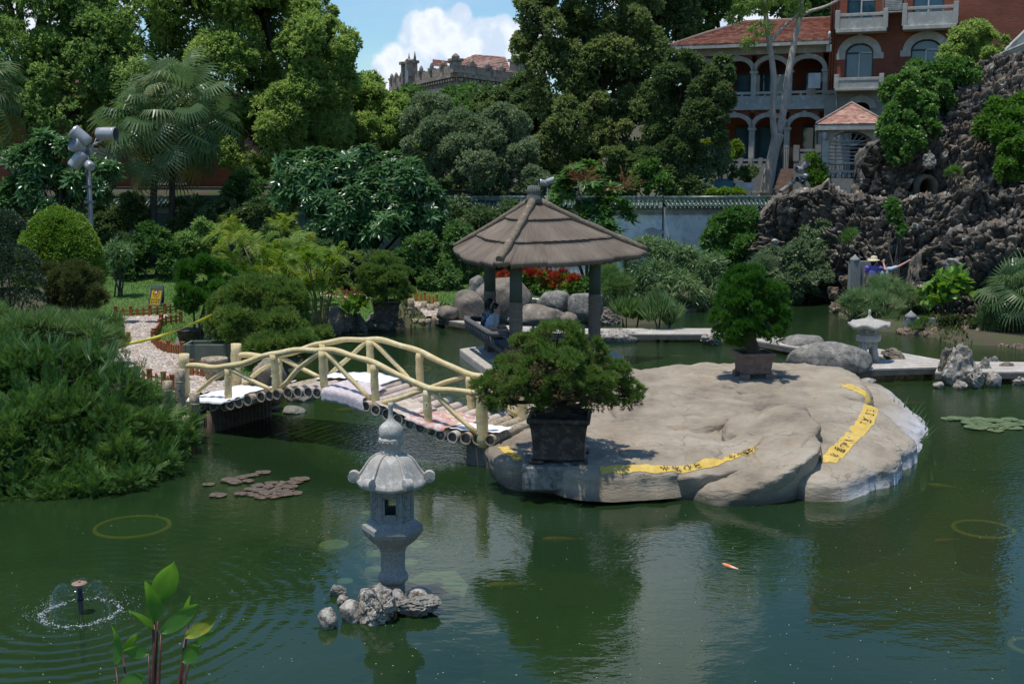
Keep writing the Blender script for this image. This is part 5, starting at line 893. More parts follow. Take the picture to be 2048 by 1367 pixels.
for px, py, hw, hh, lb, sd_, kd, mt, z, dp in [(a[0], a[1], a[2] * .85, a[3] * .82, *a[4:]) if 71 < a[5] < 78 else a for a in B_]: rock(px, py + (16 if 1870 < px < 2060 and z == 0 else 0), hw, hh * (.95 if kd == 'boulder' else .8), lb, sd_, kd, mt, z, dp, rz=(.6 if kd == 'boulder' else sd_ * .7) if hw < 30 else 0.0, tilt=-.25 if sd_ in (73,) else (.12 if sd_ == 62 else 0), cat='boulder' if hw > 22 else 'rock', name='boulder' if hw > 22 else 'rock', sink=.2)
def bush(name, label, cat, base, lobes, fn, leafm, stem=BARK, r0=.04, group=None, part='foliage', nst=5):
 base = np.array(base, float); t = thing(name, label, cat, base, group); mb = MB()
 for i in range(nst):
  c, R = lobes[i % len(lobes)]; limb(mb, base + rng.normal(0, .06, 3) * [1, 1, 0] - [0, 0, .1], c + rdir(1)[0] * R * .3, r0, r0 * .4, i, n=6, seg=5)
 mb.build('stem', stem, t); m = MB(); fn(m, lobes); m.build(part, leafm, t); return t
def gnd(px, py, Y): p = W(px, py, Y); return np.array([p[0], p[1], lz(p[0], p[1])])
J9 = blade(9, .55, .035, 2); J7 = blade(7, .7, .045, 4); BON = blade(8, .6, .05, 6); LONG = blade(6, .75, .022, 8)
def feather():
 v = [[0, 0, 0], [.5, .014, .03], [1, 0, 0], [.5, -.014, .03]]; f = [[0, 1, 2, 3]]; r = np.random.default_rng(3)
 for i in range(12):
  q = .06 + .077 * i
  for s_ in (1, -1): l = (.40 - .022 * i) * r.uniform(.75, 1.15); a = r.uniform(.45, .75); k = len(v); d = np.array([math.cos(a), s_ * math.sin(a), r.uniform(-.1, .35)]); n = np.array([-d[1], d[0], 0]) * .020; b = np.array([q, 0, .05 * q]); v += [list(b), list(b + d * l * .5 + n), list(b + d * l), list(b + d * l * .5 - n)]; f.append([k, k + 1, k + 2, k + 3])
 v = np.array(v); v[:, 2] -= .22 * v[:, 0] ** 2; return v, [np.array(f)]
FEA = feather(); PAPY = blade(12, 1.15, .018, 9); GRS = blade(5, .35, .03, 3)
mkleaf = lambda n, Ln, Wd, **k: (lambda m, l: leafy(m, l, n, Ln, Wd, **k))
mktuft = lambda n, Ln, tm, **k: (lambda m, l: tufty(m, l, n, Ln, tm, **k))
CF = dict(bunch=7, sub=24, subr=.33, up=.4, face=.75, shell=.5)
tree('camphor_tree', 'huge dense camphor tree filling the upper left corner', 'tree', gnd(60, 400, 53), W(70, 200, 53), lobes_px([(40, 40, 140, 52), (190, 0, 140, 53), (320, 70, 120, 52), (90, 180, 110, 51), (-70, 120, 130, 52), (240, 150, 90, 51), (160, -150, 170, 54), (-20, -150, 160, 54), (330, -90, 140, 54), (20, -300, 170, 54), (200, -280, 150, 54), (-160, -60, 160, 54), (-150, -260, 160, 54), (140, 90, 100, 51), (290, 190, 90, 50.5), (20, 230, 90, 51), (200, 240, 80, 50.5)]), mkleaf(360000, .165, .075, **CF), BARK, FOL['camphor2'], .45, 'trees behind the garden wall', seed=1)
tree('camphor_tree', 'yellow-green camphor tree whose rounded crown ends at the open sky', 'tree', gnd(560, 400, 51), W(560, 240, 51), lobes_px([(420, 50, 115, 50), (540, 50, 115, 50), (632, 110, 78, 49), (460, 170, 100, 49), (600, 230, 95, 49), (520, 280, 80, 48), (620, 30, 60, 50), (400, -80, 130, 51), (530, -60, 110, 51), (655, 180, 58, 49), (390, 230, 80, 49), (300, 250, 70, 49)]), mkleaf(380000, .15, .07, **CF), BARK, FOL['camphor'], .4, 'trees behind the garden wall', seed=2)
tree('camphor_tree', 'lower pale camphor tree beneath the end of the rounded crown', 'tree', gnd(720, 400, 56), W(720, 310, 56), lobes_px([(720, 240, 75, 55), (650, 310, 80, 53), (770, 285, 70, 55), (735, 195, 42, 56), (700, 300, 70, 54), (790, 230, 45, 57), (820, 300, 60, 55)]), mkleaf(130000, .16, .075, **CF), BARK, FOL['camphor'], .3, 'trees behind the garden wall', seed=3)
tree('broadleaf_tree', 'deep green tree right below the hilltop mansion', 'tree', gnd(880, 380, 64), W(880, 300, 64), lobes_px([(825, 242, 60, 64), (900, 236, 55, 64), (955, 228, 56, 62), (860, 280, 70, 60), (935, 270, 70, 60)]), mkleaf(50000, .30, .13, **CF), BARK, FOL['broad'], .3, 'trees behind the garden wall', seed=4)
tree('broadleaf_tree', 'dark glossy tree touching the right half of the hilltop mansion', 'tree', gnd(1010, 380, 60), W(1010, 280, 60), lobes_px([(1012, 212, 36, 60), (1050, 190, 40, 60), (1010, 240, 65, 59), (1070, 240, 55, 58), (960, 245, 40, 60)]), mkleaf(42000, .30, .13, **CF), BARK, FOL['dark'], .3, 'trees behind the garden wall', seed=5)
tree('small_leaved_tree', 'greyish small-leaved tree with bare twisting brown branches showing', 'tree', gnd(990, 425, 45.2), W(965, 345, 45), lobes_px([(890, 285, 62, 46), (985, 300, 72, 46), (930, 335, 62, 44.6), (1045, 335, 55, 45), (1010, 255, 55, 46), (860, 240, 55, 47), (1070, 380, 40, 44.5), (985, 385, 40, 45), (850, 300, 50, 46)]), mkleaf(95000, .12, .055, bunch=7, sub=15, subr=.34, up=.3, face=.3), pmat('brown_bark', (.15, .10, .07), (.09, .06, .045), 5, .9, .4, .02), FOL['grey'], .2, 'trees behind the garden wall', seed=6)
tree('tall_tree', 'tallest dark tree rising out of the picture right of the cloud', 'tree', gnd(1195, 400, 51), W(1190, 170, 51), lobes_px([(1110, 70, 80, 50), (1180, 20, 75, 51), (1250, 90, 70, 50), (1120, 160, 70, 50), (1210, 170, 90, 50), (1290, 175, 65, 50), (1150, 250, 80, 49), (1260, 270, 80, 49), (1062, 95, 42, 50), (1180, -90, 110, 51), (1280, 20, 40, 52), (1290, 100, 45, 50), (1075, 20, 42, 50), (1200, 330, 70, 48.5), (1110, 310, 60, 49), (1150, -220, 120, 51)]), mkleaf(250000, .15, .07, bunch=7, sub=24, subr=.30, up=.25, face=.6, shell=.55), BARK, FOL['brown'], .4, 'trees behind the garden wall', seed=7)
tree('drooping_tree', 'dark tree hanging over the left arches of the brick villa', 'tree', gnd(1345, 400, 49), W(1370, 220, 48.5), lobes_px([(1400, 148, 44, 48), (1355, 190, 58, 48), (1425, 185, 42, 47.5), (1400, 245, 45, 47.5), (1445, 140, 28, 47.5), (1345, 280, 55, 48), (1432, 235, 22, 47), (1365, 128, 30, 48.5), (1438, 270, 16, 47), (1360, 330, 50, 47.5), (1300, 330, 50, 48)]), mkleaf(110000, .16, .07, bunch=7, sub=13, subr=.33, up=.1, droop=.3, face=.3), BARK, FOL['dark'], .25, 'trees behind the garden wall', seed=8)
tree('hill_tree', 'dim tree on the slope left of the villa roof', 'tree', gnd(1330, 300, 88), W(1330, 110, 88), lobes_px([(1300, 30, 55, 88), (1350, 60, 50, 88), (1330, -30, 70, 88), (1270, 70, 45, 88)]), mkleaf(30000, .38, .18, **CF), BARK, FOL['dark'], .4, 'trees on the slope behind the villa', seed=9)
tree('hill_tree', 'lighter tree on the slope above the villa roof', 'tree', gnd(1440, 300, 92), W(1440, 60, 92), lobes_px([(1410, 20, 65, 92), (1480, 0, 60, 92), (1440, -60, 80, 92), (1540, -40, 70, 92), (1390, 60, 40, 92)]), mkleaf(34000, .38, .18, **CF), BARK, FOL['broad'], .4, 'trees on the slope behind the villa', seed=10)
tree('hill_tree', 'tree peeking between villa roof and the tall brick block', 'tree', gnd(1620, 300, 90), W(1620, 80, 90), lobes_px([(1610, 50, 45, 90), (1640, 20, 50, 90), (1590, -20, 60, 90)]), mkleaf(16000, .38, .18, **CF), BARK, FOL['broad'], .4, 'trees on the slope behind the villa', seed=11)
def paletree():
 b = gnd(1538, 392, 50); t = thing('pale_trunk_tree', 'forked tree with smooth whitish trunk in front of the villa arches', 'tree', b, None); Y = 50; mb = MB()
 for pts, rr in [([(1530, 392), (1540, 340), (1548, 300), (1556, 268)], (13, 11.5, 11, 12)), ([(1553, 285), (1546, 250), (1545, 200), (1550, 165), (1542, 110), (1533, 50), (1526, -30), (1515, -140)], (8, 6.5, 6, 6, 5.5, 5, 4.2, 3)), ([(1557, 272), (1567, 225), (1572, 180), (1580, 130), (1591, 70), (1600, 30), (1606, -20), (1625, -120)], (8, 7, 6.8, 6.4, 6, 5.4, 4.2, 2)), ([(1541, 85), (1560, 62), (1585, 38), (1596, 30)], (3.5, 3, 3, 3)), ([(1597, 35), (1620, 22), (1645, 16), (1680, 0), (1740, -50)], (4, 3.4, 3, 2.6, 1.5)), ([(1552, 170), (1560, 150)], (4, 2)), ([(1534, 45), (1515, 55), (1503, 62)], (2.5, 1.5, 1)), ([(1530, 392), (1518, 396), (1510, 400)], (9, 6, 2))]:
  P = np.array([W(a, q, Y + .0012 * (392 - q)) for a, q in pts]); u = np.linspace(0, 1, 22); k = np.linspace(0, 1, len(P)); P2 = np.stack([np.interp(u, k, P[:, j]) for j in range(3)], 1)
  for _ in range(3): P2[1:-1] = (P2[:-2] + 2 * P2[1:-1] + P2[2:]) / 4
  mb.tube(P2, np.interp(u, k, [M(q, Y) for q in rr]), 14, bump=.10, seed=int(pts[0][0]))
 mb.build('trunk', BARK_P, t); L_ = lobes_px([(1500, 5, 40, 50, .6), (1560, -20, 55, 50, .6), (1600, 20, 30, 50.5, .6), (1520, 60, 26, 49.5, .5), (1500, 85, 20, 49.5, .6), (1640, -60, 70, 50.5, .6), (1520, -110, 80, 50, .6), (1470, 35, 20, 50, .6)])
 m = MB(); leafy(m, L_, 11000, .18, .045, 5, sub=14, subr=.3, droop=.4, face=.2); m.build('crown', FOL['camphor'], t)
paletree()
def fan_tmpl(n=26, seed=1):
 r = np.random.default_rng(seed); v = [[0, 0, 0]]; f3 = []
 for i in range(n):
  a = (i / (n - 1) - .5) * 4.3; w = 4.3 / n * .40; l = (1 - .12 * abs(a / 2.2)) * r.uniform(.92, 1.05); dz = -.42 - .25 * r.random(); k = len(v)
  v += [[.62 * l * math.cos(a - w), .62 * l * math.sin(a - w), .02], [.62 * l * math.cos(a + w), .62 * l * math.sin(a + w), .02], [.9 * l * math.cos(a - w * .3), .9 * l * math.sin(a - w * .3), dz * .45], [.9 * l * math.cos(a + w * .3), .9 * l * math.sin(a + w * .3), dz * .45], [l * math.cos(a), l * math.sin(a), dz * 1.2]]; f3.append((k, k + 1, k + 2, k + 3, k + 4))
 tri = [[0, a, b] for a, b, c, d, e in f3] + [[c, e, d] for a, b, c, d, e in f3]; q = [[a, c, d, b] for a, b, c, d, e in f3]; return np.array(v), [np.array(tri), np.array(q)]
FAN = fan_tmpl()
def fan_palm(label, base, top, nf, pl, R, elo=-.7, ehi=1.35, trunk_r=.14, group=None, dry=6, two=None, seed=0):
 base = np.array(base, float); top = np.array(top, float); t = thing('fan_palm', label, 'palm tree', base, group); mb = MB(); limb(mb, base - [0, 0, .2], top, trunk_r, trunk_r * .85, seed, wob=.02, n=12, seg=12)
 if two is not None: limb(mb, np.array(two[0]) - [0, 0, .2], two[1], trunk_r * .9, trunk_r * .8, seed + 3, wob=.02, n=12, seg=12)
 mb.build('trunk', BARK, t); el = np.linspace(elo, ehi, nf); az = np.arange(nf) * 2.39996 + seed; D = np.stack([np.cos(el) * np.cos(az), np.cos(el) * np.sin(az), np.sin(el)], 1); tops = np.array([top if (two is None or i % 2) else two[1] for i in range(nf)])
 L_ = pl * rng.uniform(.7, 1.1, nf); P = tops + D * L_[:, None]; P[:, 2] -= .18 * L_ * np.cos(el); D2 = unit(D + np.array([0, 0, -.70]) * (1 - .5 * np.sin(np.clip(el, 0, 2)))[:, None]); X, Y_, Z_ = frames(D2, jit=.38)
 mb = MB(); idx = np.arange(nf) < dry
 for sel, mt in ((~idx, 0), (idx, 1)):
  if sel.any(): mb.stamp(FAN[0], list(FAN[1]), P[sel], X[sel], Y_[sel], Z_[sel], R * rng.uniform(.8, 1.1, sel.sum()), mt)
 for i in range(nf): mb.tube([tops[i], tops[i] + D[i] * L_[i] * .5 + [0, 0, .05], P[i]], [.018, .014, .01], 4, 0)
 mb.build('crown', [FOL['fan'], FOL['fandry']], t)
fan_palm('big fan palm with drooping grey-green fronds behind the spotlight pole', gnd(300, 470, 43), W(318, 262, 43), 80, 1.75, .98, elo=-.85, two=(gnd(332, 470, 43.3), W(352, 225, 43.3)), seed=2, dry=9)
fan_palm('fan palm cut by the left picture edge beneath the camphor', gnd(-30, 420, 44), W(-45, 190, 44), 34, 1.3, .9, seed=5, dry=2)
fan_palm('low fan palm with grey-green leaves at the right picture edge', gnd(2040, 690, 29.5), W(2040, 600, 29.5), 30, .75, .62, elo=-.3, seed=7, dry=0, trunk_r=.12)
fan_palm('young fan palm poking out behind the thatched roof', gnd(1255, 560, 38), W(1250, 515, 38), 12, .5, .42, elo=.1, seed=9, dry=0, trunk_r=.07)
def frond(mb, b, d, L_, up, wid, mat, nl=30, seed=0):
 u = np.linspace(0, 1, nl); d = unit(np.array([d[0], d[1], 0])); p = b + d * (L_ * (u * math.cos(up) * (1 - .12 * u)))[:, None] + np.array([0, 0, 1]) * (L_ * (u * math.sin(up) - .62 * u ** 2.1 * (1.0)))[:, None]
 T = unit(np.gradient(p, axis=0)); S = unit(np.cross(T, [0, 0, 1.])); Nn = np.cross(S, T); mb.tube(p, np.linspace(.016, .004, nl), 4, mat)
 k = slice(5, nl); ll = wid * np.sin(PI * np.clip(u[k] * .95 + .03, 0, 1)) ** .6 * (1 - .25 * u[k])
 for s_ in (1, -1):
  ax = unit(S[k] * s_ + T[k] * .75 + Nn[k] * .35 + rng.normal(0, .06, (nl - 5, 3))); w = T[k] * .020; P0 = p[k]; m_ = P0 + ax * (ll * .55)[:, None]; e = P0 + ax * ll[:, None] - np.array([0, 0, 1]) * (ll * .18)[:, None]; v = np.stack([P0, m_ + w, e, m_ - w], 1).reshape(-1, 3); mb.add(v, np.arange(len(v)).reshape(-1, 4), mat)
def areca(label, base, n, H, L_, wid, r, group=None, pot=None, seed=0, lean=.55):
 base = np.array(base, float); t = thing('areca_palm', label, 'palm', base, group); mb = MB(); mc = MB(); rg_ = np.random.default_rng(seed)
 for i in range(n):
  a = i * 2.39996 + seed; h = H * rg_.uniform(.35, 1.0); q = base + np.array([math.cos(a), math.sin(a), 0]) * r * rg_.uniform(.1, 1) ; tp_ = q + np.array([math.cos(a) * .2 * h, math.sin(a) * .2 * h, h]); limb(mb, q - [0, 0, .05], tp_, .026, .016, i, n=6, seg=5)
  for k in range(3): frond(mc, tp_, [math.cos(a + rg_.uniform(-1.4, 1.4)), math.sin(a + rg_.uniform(-1.4, 1.4))], L_ * rg_.uniform(.75, 1.1), rg_.uniform(.55, 1.35), wid, 0, seed=i)
 mb.build('stem', pmat('cane', (.16, .15, .05), (.10, .10, .04), 4, .6, .1), t); mc.build('crown', FOL['areca'], t)
 if pot: z0 = base[2]; p = MB(); p.lathe([(pot * .72, -.34), (pot * .92, -.06), (pot, -.05), (pot, .0), (pot * .9, .0), (pot * .85, -.05)], base, 28); p.build('pot', TERRA, t)
areca('large yellow-green areca palm clump in the middle of the lawn bed', gnd(530, 575, 31), 24, 2.35, 1.75, .50, .75, seed=1)
areca('areca palm in a terracotta pot on the lawn near the shore', gnd(640, 605, 29.5) + [0, 0, .34], 12, 1.75, 1.25, .36, .16, pot=.27, seed=4)
areca('small areca clump at the lawn edge behind the areca pot', gnd(600, 560, 34), 10, 1.6, 1.2, .32, .3, seed=8)
def rosette(n=11, seed=0):
 r = np.random.default_rng(seed); v = []; f3 = []; f4 = []
 for i in range(n):
  a = i * 2.39996; el = .15 + .75 * i / n + r.uniform(-.1, .1); d = np.array([math.sin(el), math.cos(el) * math.cos(a), math.cos(el) * math.sin(a)]); s_ = unit(np.cross(d, [1, 0, 0])); nn = np.cross(s_, d); l = r.uniform(.8, 1.1); k = len(v)
  for q in LEAF6[0]: v.append(d * q[0] * l + s_ * q[1] * .34 * l + nn * (q[2] + (-.25 * q[0] ** 2)) * l * .8 + d * .04)
  f3 += [[a_ + k for a_ in q] for g in LEAF6[1] if g.shape[1] == 3 for q in g]; f4 += [[a_ + k for a_ in q] for g in LEAF6[1] if g.shape[1] == 4 for q in g]
 return np.array(v), [np.array(f3), np.array(f4)]
ROS = rosette()
def plumeria(label, base, L_, n, Ln, flowers=0, seed=0):
 t = bush('frangipani_bush', label, 'bush', base, L_, mktuft(n, Ln, ROS, sub=14, subr=.32, up=.5, rnd=.35, lift=.6, shell=.7), FOL['plum'], BARK, .07, 'frangipani bushes by the wall', nst=9)
 if flowers: m = MB(); P, D = shell_pts(L_, flowers, 14, .32, .9, .1); X, Y_, Z_ = frames(D, jit=.5); R5 = rosette(5, 3); m.stamp(R5[0], list(R5[1]), P, X, Y_, Z_, np.full(len(P), .085)); m.build('blossoms', FOL['petal'], t)
plumeria('frangipani with long pale-edged leaves around the spotlight pole', gnd(110, 450, 40), lobes_px([(60, 345, 52, 40), (120, 315, 46, 40), (175, 370, 48, 40), (40, 385, 42, 39.5), (205, 350, 30, 40), (110, 395, 55, 40), (10, 420, 40, 40)]), 700, .36)
plumeria('wide white-flowered frangipani behind the areca palms', gnd(720, 520, 39.5), lobes_px([(640, 380, 68, 39), (720, 365, 66, 39.5), (800, 375, 66, 39), (845, 415, 46, 39), (595, 355, 44, 39.5), (680, 430, 75, 38.5), (780, 450, 75, 38.5), (570, 385, 36, 39), (860, 460, 36, 39), (740, 480, 60, 38.5)]), 2100, .33, 60)
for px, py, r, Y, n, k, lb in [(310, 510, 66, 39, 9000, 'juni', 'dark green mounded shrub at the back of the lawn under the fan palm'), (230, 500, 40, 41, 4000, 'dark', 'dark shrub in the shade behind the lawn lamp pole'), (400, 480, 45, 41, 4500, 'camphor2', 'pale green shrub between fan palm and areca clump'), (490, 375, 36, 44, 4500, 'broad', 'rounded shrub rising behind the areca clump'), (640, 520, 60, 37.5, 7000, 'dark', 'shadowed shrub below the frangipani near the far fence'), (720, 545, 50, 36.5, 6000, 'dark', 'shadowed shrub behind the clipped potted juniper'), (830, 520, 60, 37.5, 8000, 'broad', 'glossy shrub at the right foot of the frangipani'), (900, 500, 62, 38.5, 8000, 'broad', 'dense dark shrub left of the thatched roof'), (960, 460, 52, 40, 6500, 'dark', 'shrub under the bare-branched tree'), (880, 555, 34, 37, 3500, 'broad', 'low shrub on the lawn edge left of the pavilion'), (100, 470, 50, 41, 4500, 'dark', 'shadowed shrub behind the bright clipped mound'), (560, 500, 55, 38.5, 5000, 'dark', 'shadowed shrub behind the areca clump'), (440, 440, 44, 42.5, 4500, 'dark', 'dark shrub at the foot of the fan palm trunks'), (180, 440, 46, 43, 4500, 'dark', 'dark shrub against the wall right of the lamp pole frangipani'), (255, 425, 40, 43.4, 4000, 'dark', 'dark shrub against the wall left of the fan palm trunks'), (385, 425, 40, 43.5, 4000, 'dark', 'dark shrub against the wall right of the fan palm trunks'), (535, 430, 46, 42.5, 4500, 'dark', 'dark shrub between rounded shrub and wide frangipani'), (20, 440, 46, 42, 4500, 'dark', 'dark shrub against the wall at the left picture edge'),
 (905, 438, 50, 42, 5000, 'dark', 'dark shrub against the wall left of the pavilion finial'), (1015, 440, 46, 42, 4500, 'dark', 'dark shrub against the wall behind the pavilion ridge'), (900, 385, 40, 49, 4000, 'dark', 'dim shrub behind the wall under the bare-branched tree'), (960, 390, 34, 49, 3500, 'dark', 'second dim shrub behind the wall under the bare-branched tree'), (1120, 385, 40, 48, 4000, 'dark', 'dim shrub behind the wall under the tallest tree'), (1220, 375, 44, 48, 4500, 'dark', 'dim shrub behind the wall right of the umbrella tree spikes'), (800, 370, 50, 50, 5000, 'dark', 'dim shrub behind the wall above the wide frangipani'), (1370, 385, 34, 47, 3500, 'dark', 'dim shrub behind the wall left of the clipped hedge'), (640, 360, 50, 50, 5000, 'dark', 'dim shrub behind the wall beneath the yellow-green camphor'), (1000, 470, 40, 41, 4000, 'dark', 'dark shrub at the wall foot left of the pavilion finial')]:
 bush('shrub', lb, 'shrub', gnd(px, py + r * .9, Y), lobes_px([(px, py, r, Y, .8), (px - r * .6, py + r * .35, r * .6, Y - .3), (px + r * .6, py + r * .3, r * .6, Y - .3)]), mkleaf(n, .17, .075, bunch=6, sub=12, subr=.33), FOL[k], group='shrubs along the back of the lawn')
UMB = rosette(8, 5)
def schef():
 b = gnd(1185, 520, 36.5); t = bush('umbrella_tree', 'umbrella tree with drooping leaf fans and brown flower spikes behind the thatched roof', 'tree', b, lobes_px([(1150, 380, 46, 36), (1200, 400, 52, 36.5), (1230, 430, 42, 36), (1120, 400, 32, 36.5), (1190, 450, 44, 36), (1170, 350, 30, 36.5), (1225, 470, 26, 36)]), lambda m, l: tufty(m, l, 520, .27, (UMB[0] * [-.35, 1, 1], UMB[1]), sub=14, subr=.34, up=.6, rnd=.25, lift=1.2, shell=.8), FOL['vine'], BARK, .07)
 for (x0, y0, n, R, dr) in ((1165, 365, 26, 62, .9), (1250, 380, 18, 60, .7)):
  mb = MB(); c = W(x0, y0, 35.8)
  for i in range(n):
   a = i * 2.399; el = rng.uniform(-.1, 1.3) if dr > .8 else rng.uniform(.0, 1.45); d = np.array([math.cos(a) * math.cos(el), math.sin(a) * math.cos(el), math.sin(el)]); L_ = M(R, 36) * rng.uniform(.6, 1); u = np.linspace(0, 1, 8)[:, None]; p = c + d * L_ * u - np.array([0, 0, .25]) * L_ * u ** 2 * .6; mb.tube(p, np.linspace(.012, .005, 8), 4)
   n_ = 34; uu = rng.uniform(.25, 1, n_); q = np.stack([np.interp(uu, u[:, 0], p[:, k]) for k in range(3)], 1) + rng.normal(0, .018, (n_, 3)); I = np.eye(3); mb.stamp(ICO[1][0], [ICO[1][1]], q, np.tile(I[0], (n_, 1)), np.tile(I[1], (n_, 1)), np.tile(I[2], (n_, 1)), rng.uniform(.009, .016, n_))
  mb.build('flower_spikes', FOL['spike'], t)
schef()
bush('topiary', 'bright green clipped dome beside the spotlight pole', 'topiary', gnd(120, 600, 29.5), lobes_px([(122, 548, 84, 29.5, 1.58)]), mkleaf(52000, .075, .035, bunch=3, sub=0, shell=.12, spread=.9), FOL['topi'])
bush('topiary', 'dark cloud-clipped shrub in stacked lobes at the left picture edge', 'topiary', gnd(10, 640, 26), lobes_px([(-15, 455, 62, 26.3, .6), (10, 530, 66, 26, .62), (15, 565, 72, 25.8, .45), (30, 600, 58, 25.6, .42), (-30, 620, 50, 25.6, .5), (-60, 520, 80, 26.4)]), mkleaf(44000, .05, .026, bunch=3, sub=0, shell=.08, spread=.8), FOL['dtopi'])
bush('shrub', 'olive round shrub in front of the bright clipped dome', 'shrub', gnd(152, 625, 27), lobes_px([(150, 570, 50, 27, .9), (120, 580, 32, 27), (188, 595, 24, 26.8), (105, 555, 25, 27.2)]), mktuft(6500, .13, J7, sub=12, up=.3), FOL['olive'])
bush('grass_shrub', 'broad mass of arching grassy leaves along the left side of the path', 'ornamental grass', gnd(120, 690, 21.5), lobes_px([(40, 668, 50, 21.5, .7), (110, 662, 46, 21.8, .7), (180, 660, 42, 22, .7), (218, 662, 28, 22.2, .8), (20, 690, 60, 20.5, .8), (90, 685, 50, 20.5, .8), (170, 690, 50, 20.8, .8), (-30, 660, 50, 21.5), (222, 690, 26, 21.6)]), mktuft(6500, .26, LONG, sub=12, up=.5, rnd=.55, lift=.5), FOL['long'])
def bigjun():
 L_ = lobes_px([(60, 760, 70, 16.8, .8), (150, 750, 66, 17.2, .75), (230, 790, 60, 17, .7), (-30, 780, 90, 16.8, .9), (100, 850, 85, 16.0, .8), (200, 860, 70, 16.2, .8), (290, 860, 55, 16.6, .7), (20, 900, 90, 15.6, .8), (130, 930, 72, 15.6, .7), (230, 920, 60, 15.8, .7), (310, 920, 40, 16.2, .6), (360, 880, 34, 17.2, .6), (60, 965, 60, 15.2, .5), (180, 960, 40, 15.3, .5), (-40, 950, 80, 15.2, .7), (20, 730, 55, 17.4, .7), (290, 800, 34, 17.4, .6), (370, 850, 22, 17.8, .6), (30, 990, 50, 14.9, .45), (110, 985, 46, 14.9, .4), (190, 975, 44, 15, .4), (260, 960, 40, 15.2, .4), (320, 935, 32, 15.8, .5), (-70, 1000, 70, 14.8, .5)])
 return bush('juniper_bush', 'huge spreading dark green juniper overhanging the water on the left bank', 'shrub', gnd(90, 900, 16.8), L_, lambda m, l: (tufty(m, l, 33000, .15, FEA, sub=60, subr=.24, up=.3, rnd=.55, lift=.5, shell=.8), tufty(m, l, 700, .34, FEA, sub=40, subr=.3, up=.6, rnd=.4, lift=.9, shell=.1)), FOL['juni'], BARK, .06, nst=14)
bigjun()
bush('weed', 'thin pale grass stalks sprouting out of the big juniper', 'grass', W(110, 760, 16.5), lobes_px([(110, 710, 50, 16.6, .5), (190, 740, 60, 16.6, .5), (330, 840, 40, 17, .6), (250, 790, 40, 16.8)]), mktuft(46, .36, (GRS[0] * [1, .8, .8], GRS[1]), rnd=.3, lift=1.3), FOL['bamb'], nst=2, r0=.005)
bush('juniper_bush', 'large rounded brown-tinged juniper behind the bridge railing', 'shrub', gnd(510, 720, 23), lobes_px([(500, 600, 52, 23, .85), (560, 605, 52, 23, .85), (455, 615, 36, 23.2, .8), (570, 655, 48, 22.3, .8), (490, 650, 50, 22.4, .8), (600, 690, 40, 21.8, .6), (535, 700, 46, 21.8, .7), (445, 650, 30, 22.8), (640, 668, 22, 22.6, .5), (585, 630, 36, 23)]), mktuft(16500, .13, BON, sub=30, subr=.3, up=.3, rnd=.45), FOL['bons'], BARK, .06, nst=9)
bush('juniper_bush', 'upright dark juniper in a black pot left of the rounded juniper', 'shrub', gnd(390, 640, 26), lobes_px([(400, 555, 44, 26.4, .9), (380, 595, 34, 26, .8), (420, 590, 36, 26, .8), (440, 555, 30, 26.5)]), mktuft(6500, .13, BON, sub=15, subr=.3, up=.3), FOL['dense'], nst=4)
pp = W(377, 640, 26); mb = MB(); mb.lathe([(.20, 0), (.22, .2), (.27, .44), (.30, .46), (.30, .50), (.24, .50)], (pp[0], pp[1], lz(pp[0], pp[1])), 24); tag(mb.build('plant_pot', POT), 'black round plant pot under the upright juniper', 'pot')
tr_ = W(420, 672, 22.7); mb = MB(); mb.box((tr_[0], tr_[1], .5 + .03), (.85, .5, .06));
for s_ in (-1, 1): mb.box((tr_[0] + s_ * .44, tr_[1], .5 + .20), (.07, .6, .40)); mb.box((tr_[0], tr_[1] + s_ * .27, .5 + .20), (.81, .07, .398))
tag(bev(mb.build('stone_trough', pmat('mossy_stone', (.13, .15, .12), (.09, .115, .085), 4, .9, .4, .01)), .015), 'greenish rectangular stone trough beside the fenced path bend', 'planter')
bush('shrub', 'loose upright shrub with narrow silvery leaves alone on the lawn', 'shrub', gnd(238, 572, 35.5), lobes_px([(238, 508, 19, 35.5, 1.1), (240, 532, 13, 35.5), (227, 520, 12, 35.3), (252, 517, 12, 35.6)]), mkleaf(650, .26, .04, bunch=6, sub=10, up=.6, spread=.8), FOL['bamb'], r0=.03, nst=6)
def pot_square(t, c, w, h, ang, mat, foot=.05, flare=1.0, rim=.07):
 mb = MB(); s = lambda q: q / 2 * math.sqrt(2); hh = h; pr = [(s(w * .90), foot), (s(w * .90), foot + .03), (s(w * .87), foot + .05), (s(w * .89), hh * .45), (s(w * .95), hh * .78), (s(w * 1.0), hh - rim), (s(w * 1.07), hh - rim + .012), (s(w * 1.08), hh), (s(w * .95), hh), (s(w * .92), hh - .08)]
 mb.lathe(pr, c, 4, smooth=False, ang0=ang + PI / 4)
 for k in range(4): a = ang + PI / 4 + k * PI / 2; mb.box(np.array(c) + [math.cos(a) * s(w * .74), math.sin(a) * s(w * .74), foot / 2], (w * .26, w * .26, foot), rz=ang)
 o = bev(mb.build('pot', mat, t), .018, 3)
 mb = MB(); q = s(w * .93); mb.grid(np.array([[[math.cos(ang) * a - math.sin(ang) * b, math.sin(ang) * a + math.cos(ang) * b, hh - .05 + .02 * math.sin(9 * a + 7 * b)] for a in np.linspace(-w * .44, w * .44, 9)] for b in np.linspace(-w * .44, w * .44, 9)]) + np.array(c)); mb.build('soil', DIRT, t)
